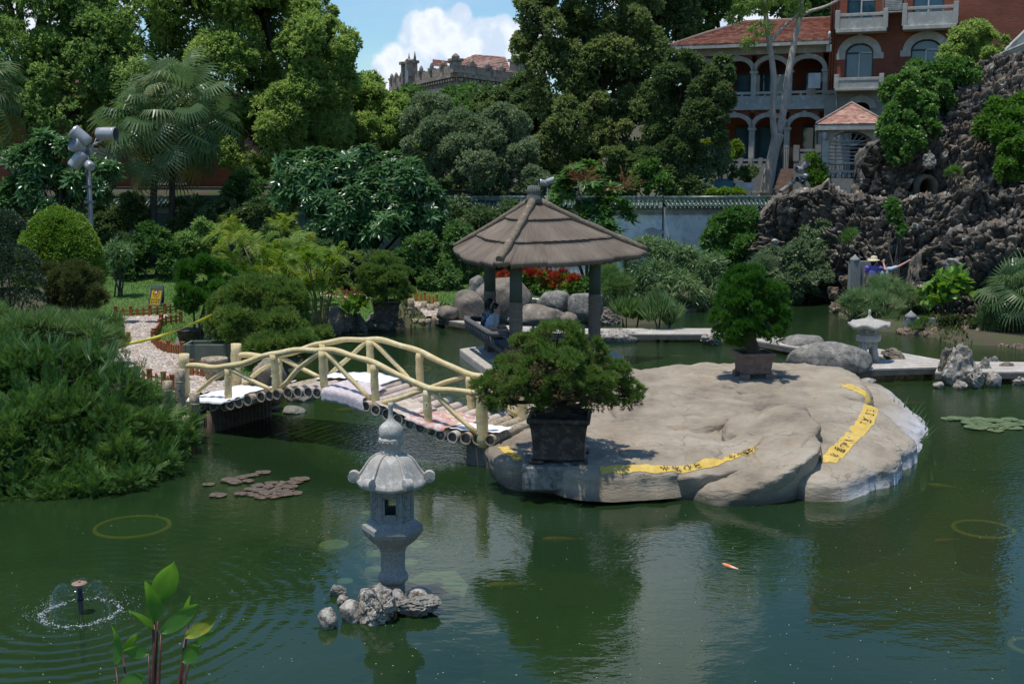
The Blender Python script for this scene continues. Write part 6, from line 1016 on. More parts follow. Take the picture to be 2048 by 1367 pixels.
def bonsai_centre():
 p = hit_px(1122, 940); c = np.array([p[0], p[1] + .42, p[2]]); Y = c[1]; w = M(118, Y); zt = W(1122, 836, Y - .3)[2]; zs = .44
 mb = MB(); cc = W(1120, 945, Y - .1); mb.prism([(c[0] + a * w * .62 - .03, c[1] + b * w * .60 - .02) for a, b in ((-1, -1), (1.0, -1), (.95, 1), (-.95, 1))], .12, zs, 0); o = mb.build('stone_slab', BOULD_G); bev(o, .03, 3); tag(o, 'thick square stone slab under the brown pot on the island', 'stone slab')
 t = thing('potted_bonsai', 'wide flat-topped bonsai in a large square brown pot on the island', 'potted tree', (c[0], c[1], zs + .002)); cz = (c[0], c[1], zs + .002); pot_square(t, cz, w, zt - zs, -.10, POT)
 L_ = lobes_px([(1110, 690, 62, Y, .75), (1060, 705, 50, Y - .2, .7), (1165, 705, 50, Y - .1, .7), (1010, 750, 52, Y, .7), (1215, 748, 50, Y, .7), (1110, 735, 66, Y - .55, .6), (1045, 760, 50, Y - .5, .6), (1180, 765, 52, Y - .5, .6), (970, 775, 34, Y, .7), (1255, 780, 32, Y, .7), (1075, 800, 36, Y - .5, .5), (1000, 800, 36, Y - .2, .5), (1200, 800, 38, Y - .4, .5), (1262, 800, 24, Y - .1, .6), (1130, 775, 46, Y - .7, .5), (1110, 720, 80, Y + .5, .6), (1185, 740, 50, Y + .6, .6), (1040, 740, 50, Y + .6, .6)])
 mb = MB(); b0 = np.array([c[0], c[1], zt - .1]); f = W(1118, 790, Y); P = np.array([b0, b0 + (f - b0) * .35 + [.03, 0, 0], b0 + (f - b0) * .7 + [-.02, 0, 0], f]); mb.tube(P, [.15, .11, .10, .085], 14, bump=.3, seed=4)
 for i, (q, R) in enumerate(L_): limb(mb, b0 + (f - b0) * rng.uniform(.6, 1), q - R * [0, 0, .35], .05, .014, i, n=8, wob=.14, seg=9); [limb(mb, q - R * [0, 0, .35], q + rdir(1)[0] * R * .8, .014, .005, i * 3 + k, n=5, seg=5) for k in range(4)]
 mb.build('trunk', pmat('dark_bark', (.05, .042, .035), (.03, .026, .022), 6, .95, .6, .02), t); m = MB(); tufty(m, L_, 19500, .078, BON, sub=20, subr=.28, up=.45, rnd=.4, lift=.55, shell=.9); tufty(m, [(a - b * [0, 0, .25], b * .95) for a, b in L_], 2600, .075, BON, sub=20, subr=.3, up=-.2, rnd=.5, lift=.1, mat=1, shell=.7); m.build('foliage', [FOL['bons'], FOL['bonsb']], t)
bonsai_centre()
def bonsai_right():
 p = hit_px(1508, 752); p = np.array([2.3, 21.0, .5]) if p is None else p; Y = p[1]; zt = W(1508, 702, Y)[2]; c = (W(1506, 740, Y)[0], Y, p[2] - .04); t = thing('potted_bonsai', 'dense vivid green juniper in a pinkish square pot at the back of the island', 'potted tree', c); pot_square(t, c, M(66, Y), zt - c[2], .12, POT_R, foot=.12)
 L_ = lobes_px([(1500, 572, 46, Y, .8), (1470, 590, 32, Y - .1, .8), (1535, 590, 34, Y, .8), (1500, 610, 46, Y - .25, .7), (1460, 640, 34, Y - .1, .8), (1548, 620, 32, Y, .8), (1540, 655, 34, Y - .2, .8), (1480, 660, 36, Y - .3, .8), (1510, 680, 36, Y - .2, .7), (1450, 665, 24, Y, .7), (1500, 630, 60, Y + .3, .9), (1560, 640, 20, Y)])
 mb = MB(); b0 = np.array(c) + [0, 0, zt - c[2] - .1]; f = W(1505, 640, Y); limb(mb, b0, f, .12, .08, 4, n=12)
 for i, (q, R) in enumerate(L_): limb(mb, f, q, .05, .02, i, n=6)
 mb.build('trunk', BARK, t); L_ = [(a, r * 1.1) for a, r in L_]; m = MB(); tufty(m, L_, 17500, .085, BON, sub=15, subr=.3, up=.5, rnd=.4, lift=.5, shell=.6); m.build('foliage', FOL['dense'], t)
bonsai_right()
def bonsai_left():
 Y = 30.6; p = W(772, 625, Y); c = (p[0], p[1], lz(p[0], p[1]) if lz(p[0], p[1]) > .2 else .3); t = thing('potted_bonsai', 'umbrella-shaped clipped juniper in a dark pot left of the shore palisade', 'potted tree', c); zt = W(772, 600, Y)[2]; pot_square(t, c, M(52, Y), max(zt - c[2], .3), .2, POT)
 L_ = lobes_px([(765, 535, 40, Y, .75), (735, 552, 30, Y, .75), (800, 555, 30, Y, .75), (770, 560, 44, Y - .3, .7), (738, 578, 24, Y - .2, .7), (808, 578, 22, Y - .1, .7), (745, 600, 22, Y - .3, .6), (815, 592, 18, Y - .2, .7), (790, 590, 26, Y - .4, .6), (770, 545, 44, Y + .4, .8)])
 mb = MB(); limb(mb, np.array(c) + [0, 0, .2], W(770, 560, Y), .10, .07, 2, n=10); mb.build('trunk', BARK, t); m = MB(); tufty(m, L_, 9000, .10, BON, sub=14, subr=.3, up=.5, rnd=.4, lift=.6); m.build('foliage', FOL['bons'], t)
bonsai_left()
bush('creeping_plant', 'big-leaved weed beside the waterfall stones', 'plant', gnd(712, 628, 30.8), lobes_px([(715, 615, 16, 30.8, .6), (700, 622, 10, 30.6)]), mkleaf(90, .26, .15, bunch=3, sub=5, up=1), FOL['canna'], nst=3, r0=.015)
def flowers():
 L_ = lobes_px([(1050, 560, 22, 36.5, .8), (1085, 562, 24, 36.3, .8), (1120, 566, 24, 36, .8), (1150, 572, 20, 35.6, .8), (1010, 565, 18, 36.8, .8), (980, 562, 14, 37, .8)]); b = gnd(1070, 590, 36); t = bush('flower_bed', 'red and orange cockscomb flowers massed behind the pavilion posts', 'flower bed', b, L_, mkleaf(2600, .16, .07, bunch=5, sub=8, up=.2), FOL['canna'], nst=8, r0=.012)
 m = MB(); tufty(m, [(a + [0, -.1, .10], r) for a, r in L_], 1500, .13, J7, sub=10, subr=.4, up=.6, lift=.9); m.build('blooms', FOL['red'], t)
 for i, (px, py) in enumerate([(1062, 596), (1078, 597), (1094, 598), (1110, 597)]): c = gnd(px, py, 34.5); mb = MB(); mb.lathe([(.10, 0), (.14, .16), (.15, .17), (.12, .16)], c, 16); tag(mb.build('flower_pot', WHITE), 'white flower pot in the row edging the red flower bed', 'flower pot', 'white pots at the flower bed')
flowers()
bush('shrub', 'light green shrub right of the red flowers', 'shrub', gnd(1205, 590, 35.5), lobes_px([(1200, 560, 26, 35.5), (1225, 575, 22, 35.3), (1175, 575, 16, 35.4)]), mkleaf(2600, .15, .07, bunch=5, sub=10), FOL['vine'])
RB = [('bamboo_shrub', 'feathery bamboo-like shrub mass right of the thatched roof', gnd(1330, 605, 36.5), [(1290, 515, 42, 37, .9), (1340, 525, 46, 37, .9), (1390, 535, 46, 37, .9), (1300, 570, 48, 36, .9), (1360, 580, 46, 36, .8), (1410, 580, 36, 36.3, .8), (1330, 605, 40, 35.6, .6), (1275, 585, 30, 36), (1420, 545, 30, 36.8)], ('l', 17000, .24, .032, dict(bunch=7, sub=17, subr=.28, up=.4, droop=.35)), 'bamb'),
      ('broadleaf_bush', 'tall bright green bush in front of the white wall', gnd(1480, 570, 41), [(1475, 440, 34, 41), (1450, 475, 42, 41), (1495, 480, 44, 41), (1475, 520, 52, 40.5), (1440, 530, 34, 40.5), (1515, 525, 34, 40.5)], ('l', 16000, .17, .085, dict(bunch=6, sub=14, subr=.32)), 'vine'),
      ('broadleaf_bush', 'grey-green bush climbing the corner of the rockery', gnd(1590, 595, 38), [(1560, 530, 40, 38.2), (1610, 515, 42, 38.4), (1635, 470, 26, 38.8), (1640, 560, 30, 37.8), (1590, 565, 40, 37.6), (1535, 560, 26, 38), (1655, 500, 18, 38.6)], ('l', 14000, .15, .07, dict(bunch=6, sub=14, subr=.3)), 'grey'),
      ('papyrus', 'arching clump of papyrus at the foot of the rockery', gnd(1765, 655, 33.2), [(1768, 584, 38, 33.4, .7), (1722, 605, 36, 33, .7), (1812, 598, 38, 33.2, .7), (1762, 622, 52, 32.6, .6), (1830, 610, 26, 33), (1705, 620, 26, 32.8)], ('t', 1500, .30, PAPY, dict(sub=16, subr=.3, up=.6, rnd=.35, lift=.5)), 'bamb'),
      ('canna_plant', 'broad-leaved yellowish green plant under the dark rocks on the right', gnd(1900, 625, 31.5), [(1895, 570, 22, 31.5), (1915, 585, 22, 31.3), (1885, 600, 22, 31.3), (1860, 600, 12, 31.4)], ('l', 260, .34, .20, dict(bunch=3, sub=9, up=.7, tmpl=LEAF6)), 'canna'),
      ('vine', 'vine cascading over the upper left edge of the rockery', gnd(1830, 300, 43), [(1845, 160, 40, 43.6), (1805, 195, 46, 42.6), (1790, 245, 38, 41.8), (1885, 155, 36, 44), (1835, 225, 42, 42.4), (1875, 195, 34, 43.2), (1785, 275, 24, 41.4), (1800, 310, 22, 41.2), (1818, 280, 30, 41.6), (1925, 150, 32, 44), (1850, 262, 28, 41.8)], ('l', 30000, .14, .08, dict(bunch=5, sub=20, subr=.3, up=.3)), 'vine'),
      ('fern', 'small fern rooted in a crack above the cave mouth of the rockery', gnd(1905, 330, 41.5), [(1905, 345, 14, 40.4, .6)], ('t', 110, .22, PAPY, dict(sub=4, up=.6)), 'bright'),
      ('fern', 'small fern growing on the ledge left of the lower rock outcrop', gnd(1660, 480, 39), [(1700, 470, 13, 36.9, .6), (1690, 480, 9, 36.9, .6)], ('t', 140, .22, PAPY, dict(sub=4, up=.6)), 'vine'),
      ('creeper', 'thin creeper hanging down the lower rock wall behind the visitors', gnd(1800, 560, 36), [(1790, 430, 12, 36.6, 2), (1800, 455, 10, 36.4, 1.6), (1784, 410, 14, 36.8, .8)], ('l', 1500, .12, .06, dict(bunch=5, sub=8)), 'vine'),
      ('broadleaf_bush', 'yellowish bush on top of the rockery against the brick block', gnd(1950, 160, 47), [(1945, 75, 38, 47, .8), (1985, 90, 32, 47, .8), (1920, 100, 34, 46.8, .8), (1955, 110, 44, 46.6, .8), (1900, 130, 26, 46.6)], ('l', 14000, .15, .07, dict(bunch=6, sub=15, subr=.3, up=.6)), 'camphor'),
      ('broadleaf_bush', 'glossy bush on the rockery terrace at the right picture edge', gnd(2010, 270, 43), [(2000, 232, 25, 41.4), (2035, 250, 28, 41), (1972, 255, 18, 41.2), (2010, 275, 24, 40.6), (2042, 212, 18, 41.6), (1988, 215, 12, 41.6)], ('l', 7000, .24, .085, dict(bunch=6, sub=12, subr=.34)), 'bright'),
      ('broadleaf_bush', 'small-leaved bright bush below the glossy bush at the picture edge', gnd(2040, 350, 40.5), [(2035, 310, 36, 39.4), (2050, 340, 34, 39), (2010, 345, 22, 39), (2060, 290, 30, 40)], ('l', 9000, .13, .07, dict(bunch=6, sub=12, subr=.34)), 'bright'),
      ('fern', 'dark fern mass beneath the fan palm at the right water edge', gnd(2010, 670, 30), [(2000, 640, 34, 29.6, .7), (2045, 650, 36, 29.4, .7), (1965, 655, 20, 29.8, .7)], ('t', 900, .24, PAPY, dict(sub=10, up=.4)), 'dark'),
      ('reeds', 'upright reed clump by the water right of the right post', gnd(1255, 652, 30.5), [(1250, 635, 22, 30.4, .8), (1275, 632, 18, 30.6, .8)], ('t', 260, .42, (GRS[0] * [1, 1.3, 1.3], GRS[1]), dict(sub=6, rnd=.25, lift=1.6)), 'long'),
      ('reeds', 'taller reed clump standing in the water beside the first reeds', gnd(1320, 655, 30.2), [(1315, 635, 24, 30.0, .9), (1340, 640, 16, 30.0, .8)], ('t', 300, .46, (GRS[0] * [1, 1.3, 1.3], GRS[1]), dict(sub=6, rnd=.25, lift=1.8)), 'bamb'),
      ('fern', 'pale fern tuft between bamboo shrub and potted juniper', gnd(1525, 560, 37), [(1530, 528, 20, 36.8, .6), (1510, 535, 14, 36.6, .6)], ('t', 260, .28, PAPY, dict(sub=6, up=.6)), 'grey'),
      ('palm_shrub', 'small palm-like shrub under the eave right of the pavilion', gnd(1225, 600, 34), [(1225, 555, 28, 34, .8), (1250, 580, 24, 33.8, .8), (1215, 590, 22, 33.6)], ('t', 420, .36, PAPY, dict(sub=8, up=.6, rnd=.3)), 'long'),
      ('broadleaf_bush', 'pale flowering bush at the villa terrace left of the steps', gnd(1400, 370, 48), [(1385, 320, 34, 48), (1420, 330, 34, 47.6), (1395, 355, 34, 47.4), (1360, 350, 30, 47.6), (1440, 300, 18, 48)], ('l', 9000, .16, .08, dict(bunch=6, sub=12)), 'grey'),
      ('flowering_bush', 'reddish flowering shrub row on the villa terrace balustrade', gnd(1450, 330, 50), [(1415, 295, 14, 50), (1445, 300, 14, 50), (1470, 296, 14, 50), (1478, 300, 12, 50), (1450, 312, 16, 49.6)], ('l', 2600, .15, .07, dict(bunch=5, sub=8)), 'areca'),
      ('hedge', 'low clipped yellow-green hedge along the top of the white wall', gnd(1450, 395, 46.6), [(1425, 388, 14, 46.6, .8), (1450, 387, 14, 46.6, .8), (1475, 387, 14, 46.6, .8)], ('l', 4200, .09, .05, dict(bunch=5, sub=0, shell=.3)), 'topi'),
      ('broadleaf_bush', 'light green bush below the umbrella tree spikes at the wall top', gnd(1300, 395, 46.6), [(1295, 350, 28, 46.8), (1320, 370, 24, 46.6), (1275, 372, 22, 46.6)], ('l', 5000, .16, .08, dict(bunch=6, sub=10)), 'vine'),
      ('broadleaf_bush', 'small leafy plant at the gazebo wall beside the spotlight pole', gnd(1640, 385, 46.5), [(1630, 340, 18, 46.4), (1640, 365, 16, 46.2), (1625, 320, 12, 46.6)], ('l', 1800, .22, .06, dict(bunch=5, sub=8)), 'bright'),
      ('shore_plant', 'little tuft of green weeds by the carved stone wall end', gnd(1850, 655, 30.4), [(1848, 648, 12, 30.3, .7), (1830, 655, 9, 30.2, .7)], ('t', 160, .16, GRS, dict(lift=1.2)), 'bright'),
      ('shore_plant', 'tangle of weeds among the shore stones near the fan palm', gnd(1915, 655, 30), [(1900, 648, 20, 30.2, .7), (1930, 655, 20, 30, .7), (1880, 665, 12, 30, .6)], ('l', 1500, .12, .05, dict(bunch=5, sub=8)), 'olive')]
for nme, lb, b_, lo_, (k, n, Ln, wd_, kw), fm in RB:
 bush(nme, lb, nme.replace('_', ' ').replace('broadleaf ', ''), b_, lobes_px(lo_), (mkleaf(n, Ln, wd_, **kw) if k == 'l' else mktuft(n, Ln, wd_, **kw)), FOL[fm], group='bushes of the right bank and rockery' if nme == 'broadleaf_bush' else None)
def isl_reeds():
 b = G(1812, 850, 0); t = thing('water_reeds', 'few thin green reed blades growing beside the pointed end of the island', 'reeds', (b[0], b[1] + .3, -.2)); mb = MB()
 for (x0, y0, x1, y1) in [(1790, 822, 1788, 792), (1806, 826, 1810, 800), (1800, 826, 1818, 790), (1818, 830, 1850, 800), (1822, 835, 1852, 812), (1830, 845, 1855, 825), (1838, 862, 1870, 848), (1842, 866, 1875, 855), (1826, 838, 1826, 812), (1845, 856, 1858, 838), (1815, 828, 1835, 806), (1796, 824, 1798, 800)]:
  Y = G(x0, y0 + 10, 0)[1]; p0 = W(x0, y0, Y); p0[2] = -.2; p1 = W(x1, y1, Y); u = np.linspace(0, 1, 7)[:, None]; q = p0 + (p1 - p0) * np.concatenate([u ** 1.6, u ** 1.6, u], 1); w = .016 * (1 - u ** 3) + .002; mb = MB(); mb.grid(np.stack([q - [1, 0, 0] * w, q + [1, 0, 0] * w], 1)); mb.build('blade', FOL['bamb'], t)
isl_reeds()
def tile_wall(label, pts, ztop, zbase, group, tile=.17, body=None):
 P = [np.array(p, float) for p in pts]; t = thing('garden_wall', label, 'wall', ((P[0][0] + P[-1][0]) / 2, (P[0][1] + P[-1][1]) / 2, zbase), group); wb = MB(); cr_ = MB(); co_ = MB(); rd = MB()
 for a, b in zip(P[:-1], P[1:]):
  d = b - a; L_ = np.linalg.norm(d); d = d / L_; n = np.array([d[1], -d[0]]); ang = math.atan2(d[1], d[0]); m = (a + b) / 2
  wb.box((*m, (zbase - .4 + ztop - .55) / 2), (L_, .30, ztop - .55 - zbase + .4), rz=ang)
  for k, (zz, h, w) in enumerate([(ztop - .50, .10, .36), (ztop - .40, .10, .44), (ztop - .31, .08, .54)]): cr_.box((*m, zz), (L_ + .002 * k, w, h), rz=ang)
  nb = int(L_ / tile)
  for i in range(nb):
   c = a + d * (i + .5) * tile
   for s_ in (1, -1):
    hi = np.array([*(c + n * s_ * .06), ztop - .04]); lo = np.array([*(c + n * s_ * .42), ztop - .25]); co_.tube([hi, lo], .052, 8, smooth=True); co_.tube([lo - (lo - hi) * .02, lo + (lo - hi) * .03], .064, 8)
    if s_ == 1: q = np.array([*(c + d * tile / 2 + n * .43), ztop - .285]); co_.tube([q, q + [n[0] * .02, n[1] * .02, -.055]], [.05, .004], 6)
  for s_ in (1, -1): v = [[*(a + n * s_ * .04), ztop - .065], [*(b + n * s_ * .04), ztop - .065], [*(b + n * s_ * .42), ztop - .27], [*(a + n * s_ * .42), ztop - .27]]; co_.add(v + [[q[0], q[1], q[2] - .03] for q in v], [[0, 1, 2, 3], [7, 6, 5, 4], [0, 4, 5, 1], [1, 5, 6, 2], [2, 6, 7, 3], [3, 7, 4, 0]])
  rd.box((*m, ztop + .02), (L_, .16, .12), rz=ang); rd.tube([[*a, ztop + .09], [*b, ztop + .09]], .06, 10)
 wb.build('wall_body', body or PLASTER, t); cr_.build('cornice', TRIM, t); co_.build('tile_coping', TILE_G, t); rd.build('ridge_tiles', TILE_G, t); return t
def wxy(px, Y): return W(px, 400, Y)[:2]
ZT = W(1325, 400, 43.2)[2]
PLASTER_SHADE = pmat('shade_tinted_plaster', (.16, .19, .165), (.10, .13, .105), 1.5, .9, .2, .01, c3=(.20, .23, .20))  # left wall plaster darkened to grey-green, its shade put into the colour
tile_wall('grey-green garden wall with tiled coping behind the fan palm, shade painted into its plaster', [wxy(-260, 46), wxy(500, 45.2), wxy(858, 44.34)], ZT, .2, 'green tiled garden walls', body=PLASTER_SHADE)
gw = tile_wall('white garden wall with green tiled coping behind the pavilion finial', [wxy(862, 44.33), wxy(1325, 43.2)], ZT, .2, 'green tiled garden walls')
tile_wall('white garden wall with green tiled coping meeting the rockery', [wxy(1327, 43.2), wxy(1640, 44.6)], ZT, .5, 'green tiled garden walls')
mb = MB(); c = W(1308, 466, 43.02); th = np.linspace(0, 2 * PI, 26, endpoint=False); rr = 1 + .18 * np.sin(th * 3 + 1) + .08 * np.sin(th * 5); mb.prism([(0, 0, 0)] and np.stack([c[0] + M(17, 43) * rr * np.cos(th), np.full(26, c[1]), c[2] + M(11, 43) * rr * np.sin(th)], 1), (0, 0, 0), (0, -.015, 0)); mb.build('bare_patch', TRIM, gw)
PHI = math.radians(20); FA = np.array([math.cos(PHI), -math.sin(PHI), 0]); FN = np.array([-math.sin(PHI), -math.cos(PHI), 0]); FO = W(1652, 300, 57); FO[2] = 0
def fac(px, py, off=0.0):
 """pixel on the facade plane (moved off metres towards the viewer) -> (s, z)"""
 d = ray(px, py); p0 = np.array([0, 0, CAM_H]); tt = np.dot(FO + FN * off - p0, FN) / np.dot(d, FN); p = p0 + d * tt; return np.dot(p - FO, FA), p[2]
def fp(s, z, off=0.0): return FO + FA * s + FN * off + np.array([0, 0, z])
FAX = np.stack([FA, -FN, [0, 0, 1]])
def fbox(mb, s0, s1, z0, z1, o0, o1, mat=0): return mb.box(fp((s0 + s1) / 2, (z0 + z1) / 2, (o0 + o1) / 2), (abs(s1 - s0), abs(o1 - o0), abs(z1 - z0)), mat, ax=FAX)
m, tt, out, N = nt('red_brick'); L = tt.links.new; g = N('NewGeometry'); dp = N('VectorMath', operation='DOT_PRODUCT'); dp.inputs[1].default_value = tuple(FA); L(g.outputs['Position'], dp.inputs[0]); sx = N('SeparateXYZ'); L(g.outputs['Position'], sx.inputs[0]); cx = N('CombineXYZ'); L(dp.outputs['Value'], cx.inputs[0]); L(sx.outputs['Z'], cx.inputs[1])
bk = N('TexBrick', i_Scale=1.0); bk.inputs['Brick Width'].default_value = .24; bk.inputs['Row Height'].default_value = .075; bk.inputs['Mortar Size'].default_value = .008; bk.inputs['Color1'].default_value = (.27, .072, .035, 1); bk.inputs['Color2'].default_value = (.20, .05, .026, 1); bk.inputs['Mortar'].default_value = (.20, .12, .085, 1); L(cx.outputs[0], bk.inputs['Vector'])
n1 = N('TexNoise', i_Scale=.7, i_Detail=6.0); L(g.outputs['Position'], n1.inputs['Vector']); r1 = ramp(tt, [(.3, (.62, .6, .6)), (.7, (1.15, 1.1, 1.05))]); L(n1.outputs['Fac'], r1.inputs[0]); mu = N('MixRGB', blend_type='MULTIPLY'); mu.inputs[0].default_value = 1; L(bk.outputs['Color'], mu.inputs[1]); L(r1.outputs['Color'], mu.inputs[2]); b = N('BsdfPrincipled', i_Roughness=.9); L(mu.outputs[0], b.inputs['Base Color']); L(b.outputs[0], out.inputs[0]); BRICK = m
GREY = pmat('weathered_stucco', (.47, .46, .41), (.37, .36, .32), 2.2, .9, .3, .01, c3=(.54, .53, .48), spots=(.37, .365, .325), sscale=3.5)
STN = pmat('granite_blocks', (.30, .30, .265), (.24, .24, .215), 1.5, .9, .3, .01, c3=(.34, .335, .30))
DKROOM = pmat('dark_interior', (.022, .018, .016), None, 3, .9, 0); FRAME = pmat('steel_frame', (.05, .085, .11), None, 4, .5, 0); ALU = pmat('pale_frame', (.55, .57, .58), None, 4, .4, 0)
m, tt, out, N = nt('blue_glass'); b = N('BsdfPrincipled', i_Roughness=.06); g = N('NewGeometry'); n1 = N('TexNoise', i_Scale=.9, i_Detail=3.0); tt.links.new(g.outputs['Position'], n1.inputs['Vector']); r1 = ramp(tt, [(.35, (.035, .10, .15)), (.65, (.06, .16, .22))]); tt.links.new(n1.outputs['Fac'], r1.inputs[0]); tt.links.new(r1.outputs[0], b.inputs['Base Color']); b.inputs['Specular IOR Level'].default_value = .7; tt.links.new(b.outputs[0], out.inputs[0]); BGLASS = m
RTILE = nt('red_roof_tile'); m, tt, out, N = RTILE; g = N('NewGeometry'); n1 = N('TexNoise', i_Scale=3.5, i_Detail=6.0); tt.links.new(g.outputs['Position'], n1.inputs['Vector']); ri = N('NewGeometry'); ad = N('Math', operation='MULTIPLY_ADD'); tt.links.new(g.outputs['Random Per Island'], ad.inputs[0]); ad.inputs[1].default_value = .5; tt.links.new(n1.outputs['Fac'], ad.inputs[2]); r1 = ramp(tt, [(.3, (.20, .095, .07)), (.6, (.34, .165, .12)), (.85, (.43, .25, .185)), (1, (.47, .31, .24))]); tt.links.new(ad.outputs[0], r1.inputs[0]); b = N('BsdfPrincipled', i_Roughness=.85); tt.links.new(r1.outputs[0], b.inputs['Base Color']); tt.links.new(b.outputs[0], out.inputs[0]); RTILE = m
def roof_panel(mb, A, B, C_, D, th=.075, tw=.26, row=.21):
 """tiled slope: eave A->B, ridge D->C"""
 A, B, C_, D = [np.array(q, float) for q in (A, B, C_, D)]; n = unit(np.cross(B - A, D - A)); n = n if n[2] > 0 else -n; H = max(np.linalg.norm(D - A), np.linalg.norm(C_ - B)); nr = max(2, int(H / row))
 mb.add([A, B, C_, D], [[0, 1, 2, 3]])
 for i in range(nr):
  f0, f1 = i / nr, (i + 1) / nr; a0, b0 = A + (D - A) * f0, B + (C_ - B) * f0; a1, b1 = A + (D - A) * f1, B + (C_ - B) * f1; Lr = np.linalg.norm(b0 - a0); k = max(1, int(Lr / tw)); q = np.linspace(0, 1, k + 1)
  l0 = a0 + (b0 - a0) * q[:, None]; l1 = a1 + (b1 - a1) * q[:, None]; up = n * th; z = rng.uniform(.8, 1.2, (k, 1)); v = np.stack([l0[:-1] + up * z, l0[1:] + up * z * .8, l1[1:] + n * .012, l1[:-1] + n * .012, l0[:-1], l0[1:]], 1).reshape(-1, 3); ix = np.arange(k)[:, None] * 6; mb.add(v, np.concatenate([ix + [0, 1, 2, 3], ix + [4, 5, 1, 0]]))
def arch_bay(mb, s0, s1, zs, r, zt, o0, o1, n=16, mat=0, e=.72):
 """wall above an arch: from spring zs, centre between, radius r, up to zt; thickness o1..o0"""
 c = (s0 + s1) / 2; a = np.linspace(PI, 0, n + 1); x = np.clip(c + r * np.cos(a), s0, s1); z = zs + e * r * np.sin(a)
 for i in range(n):
  if x[i + 1] - x[i] < 1e-6: continue
  q = [(x[i], z[i]), (x[i + 1], z[i + 1]), (x[i + 1], zt), (x[i], zt)]; v = [fp(s, zz_, o1) for s, zz_ in q] + [fp(s, zz_, o0) for s, zz_ in q]; f = [[0, 1, 2, 3], [7, 6, 5, 4], [4, 5, 1, 0]]
  mb.add(v, f, mat)
def arch_ring(mb, c, zs, r0, r1, o0, o1, n=18, mat=0, key=True, tail=0, e=.72):
 a = np.linspace(PI, 0, n + 1); x0, z0 = c + r0 * np.cos(a), zs + e * r0 * np.sin(a); h1 = e * r0 + (r1 - r0); x1, z1 = c + r1 * np.cos(a), zs + h1 * np.sin(a)
 for i in range(n): q = [(x0[i], z0[i]), (x0[i + 1], z0[i + 1]), (x1[i + 1], z1[i + 1]), (x1[i], z1[i])]; v = [fp(s, z, o1) for s, z in q] + [fp(s, z, o0) for s, z in q]; mb.add(v, [[0, 1, 2, 3], [4, 5, 1, 0], [2, 6, 7, 3]], mat)
 if key: fbox(mb, c - r1 * .10, c + r1 * .10, zs + e * r0 * .97, zs + h1 * 1.08, o0, o1 + .03, mat)
 if tail:
  for s_ in (-1, 1): fbox(mb, c + s_ * r0 * 1.0, c + s_ * r1 * 1.10, zs - tail, zs, o0, o1, mat)
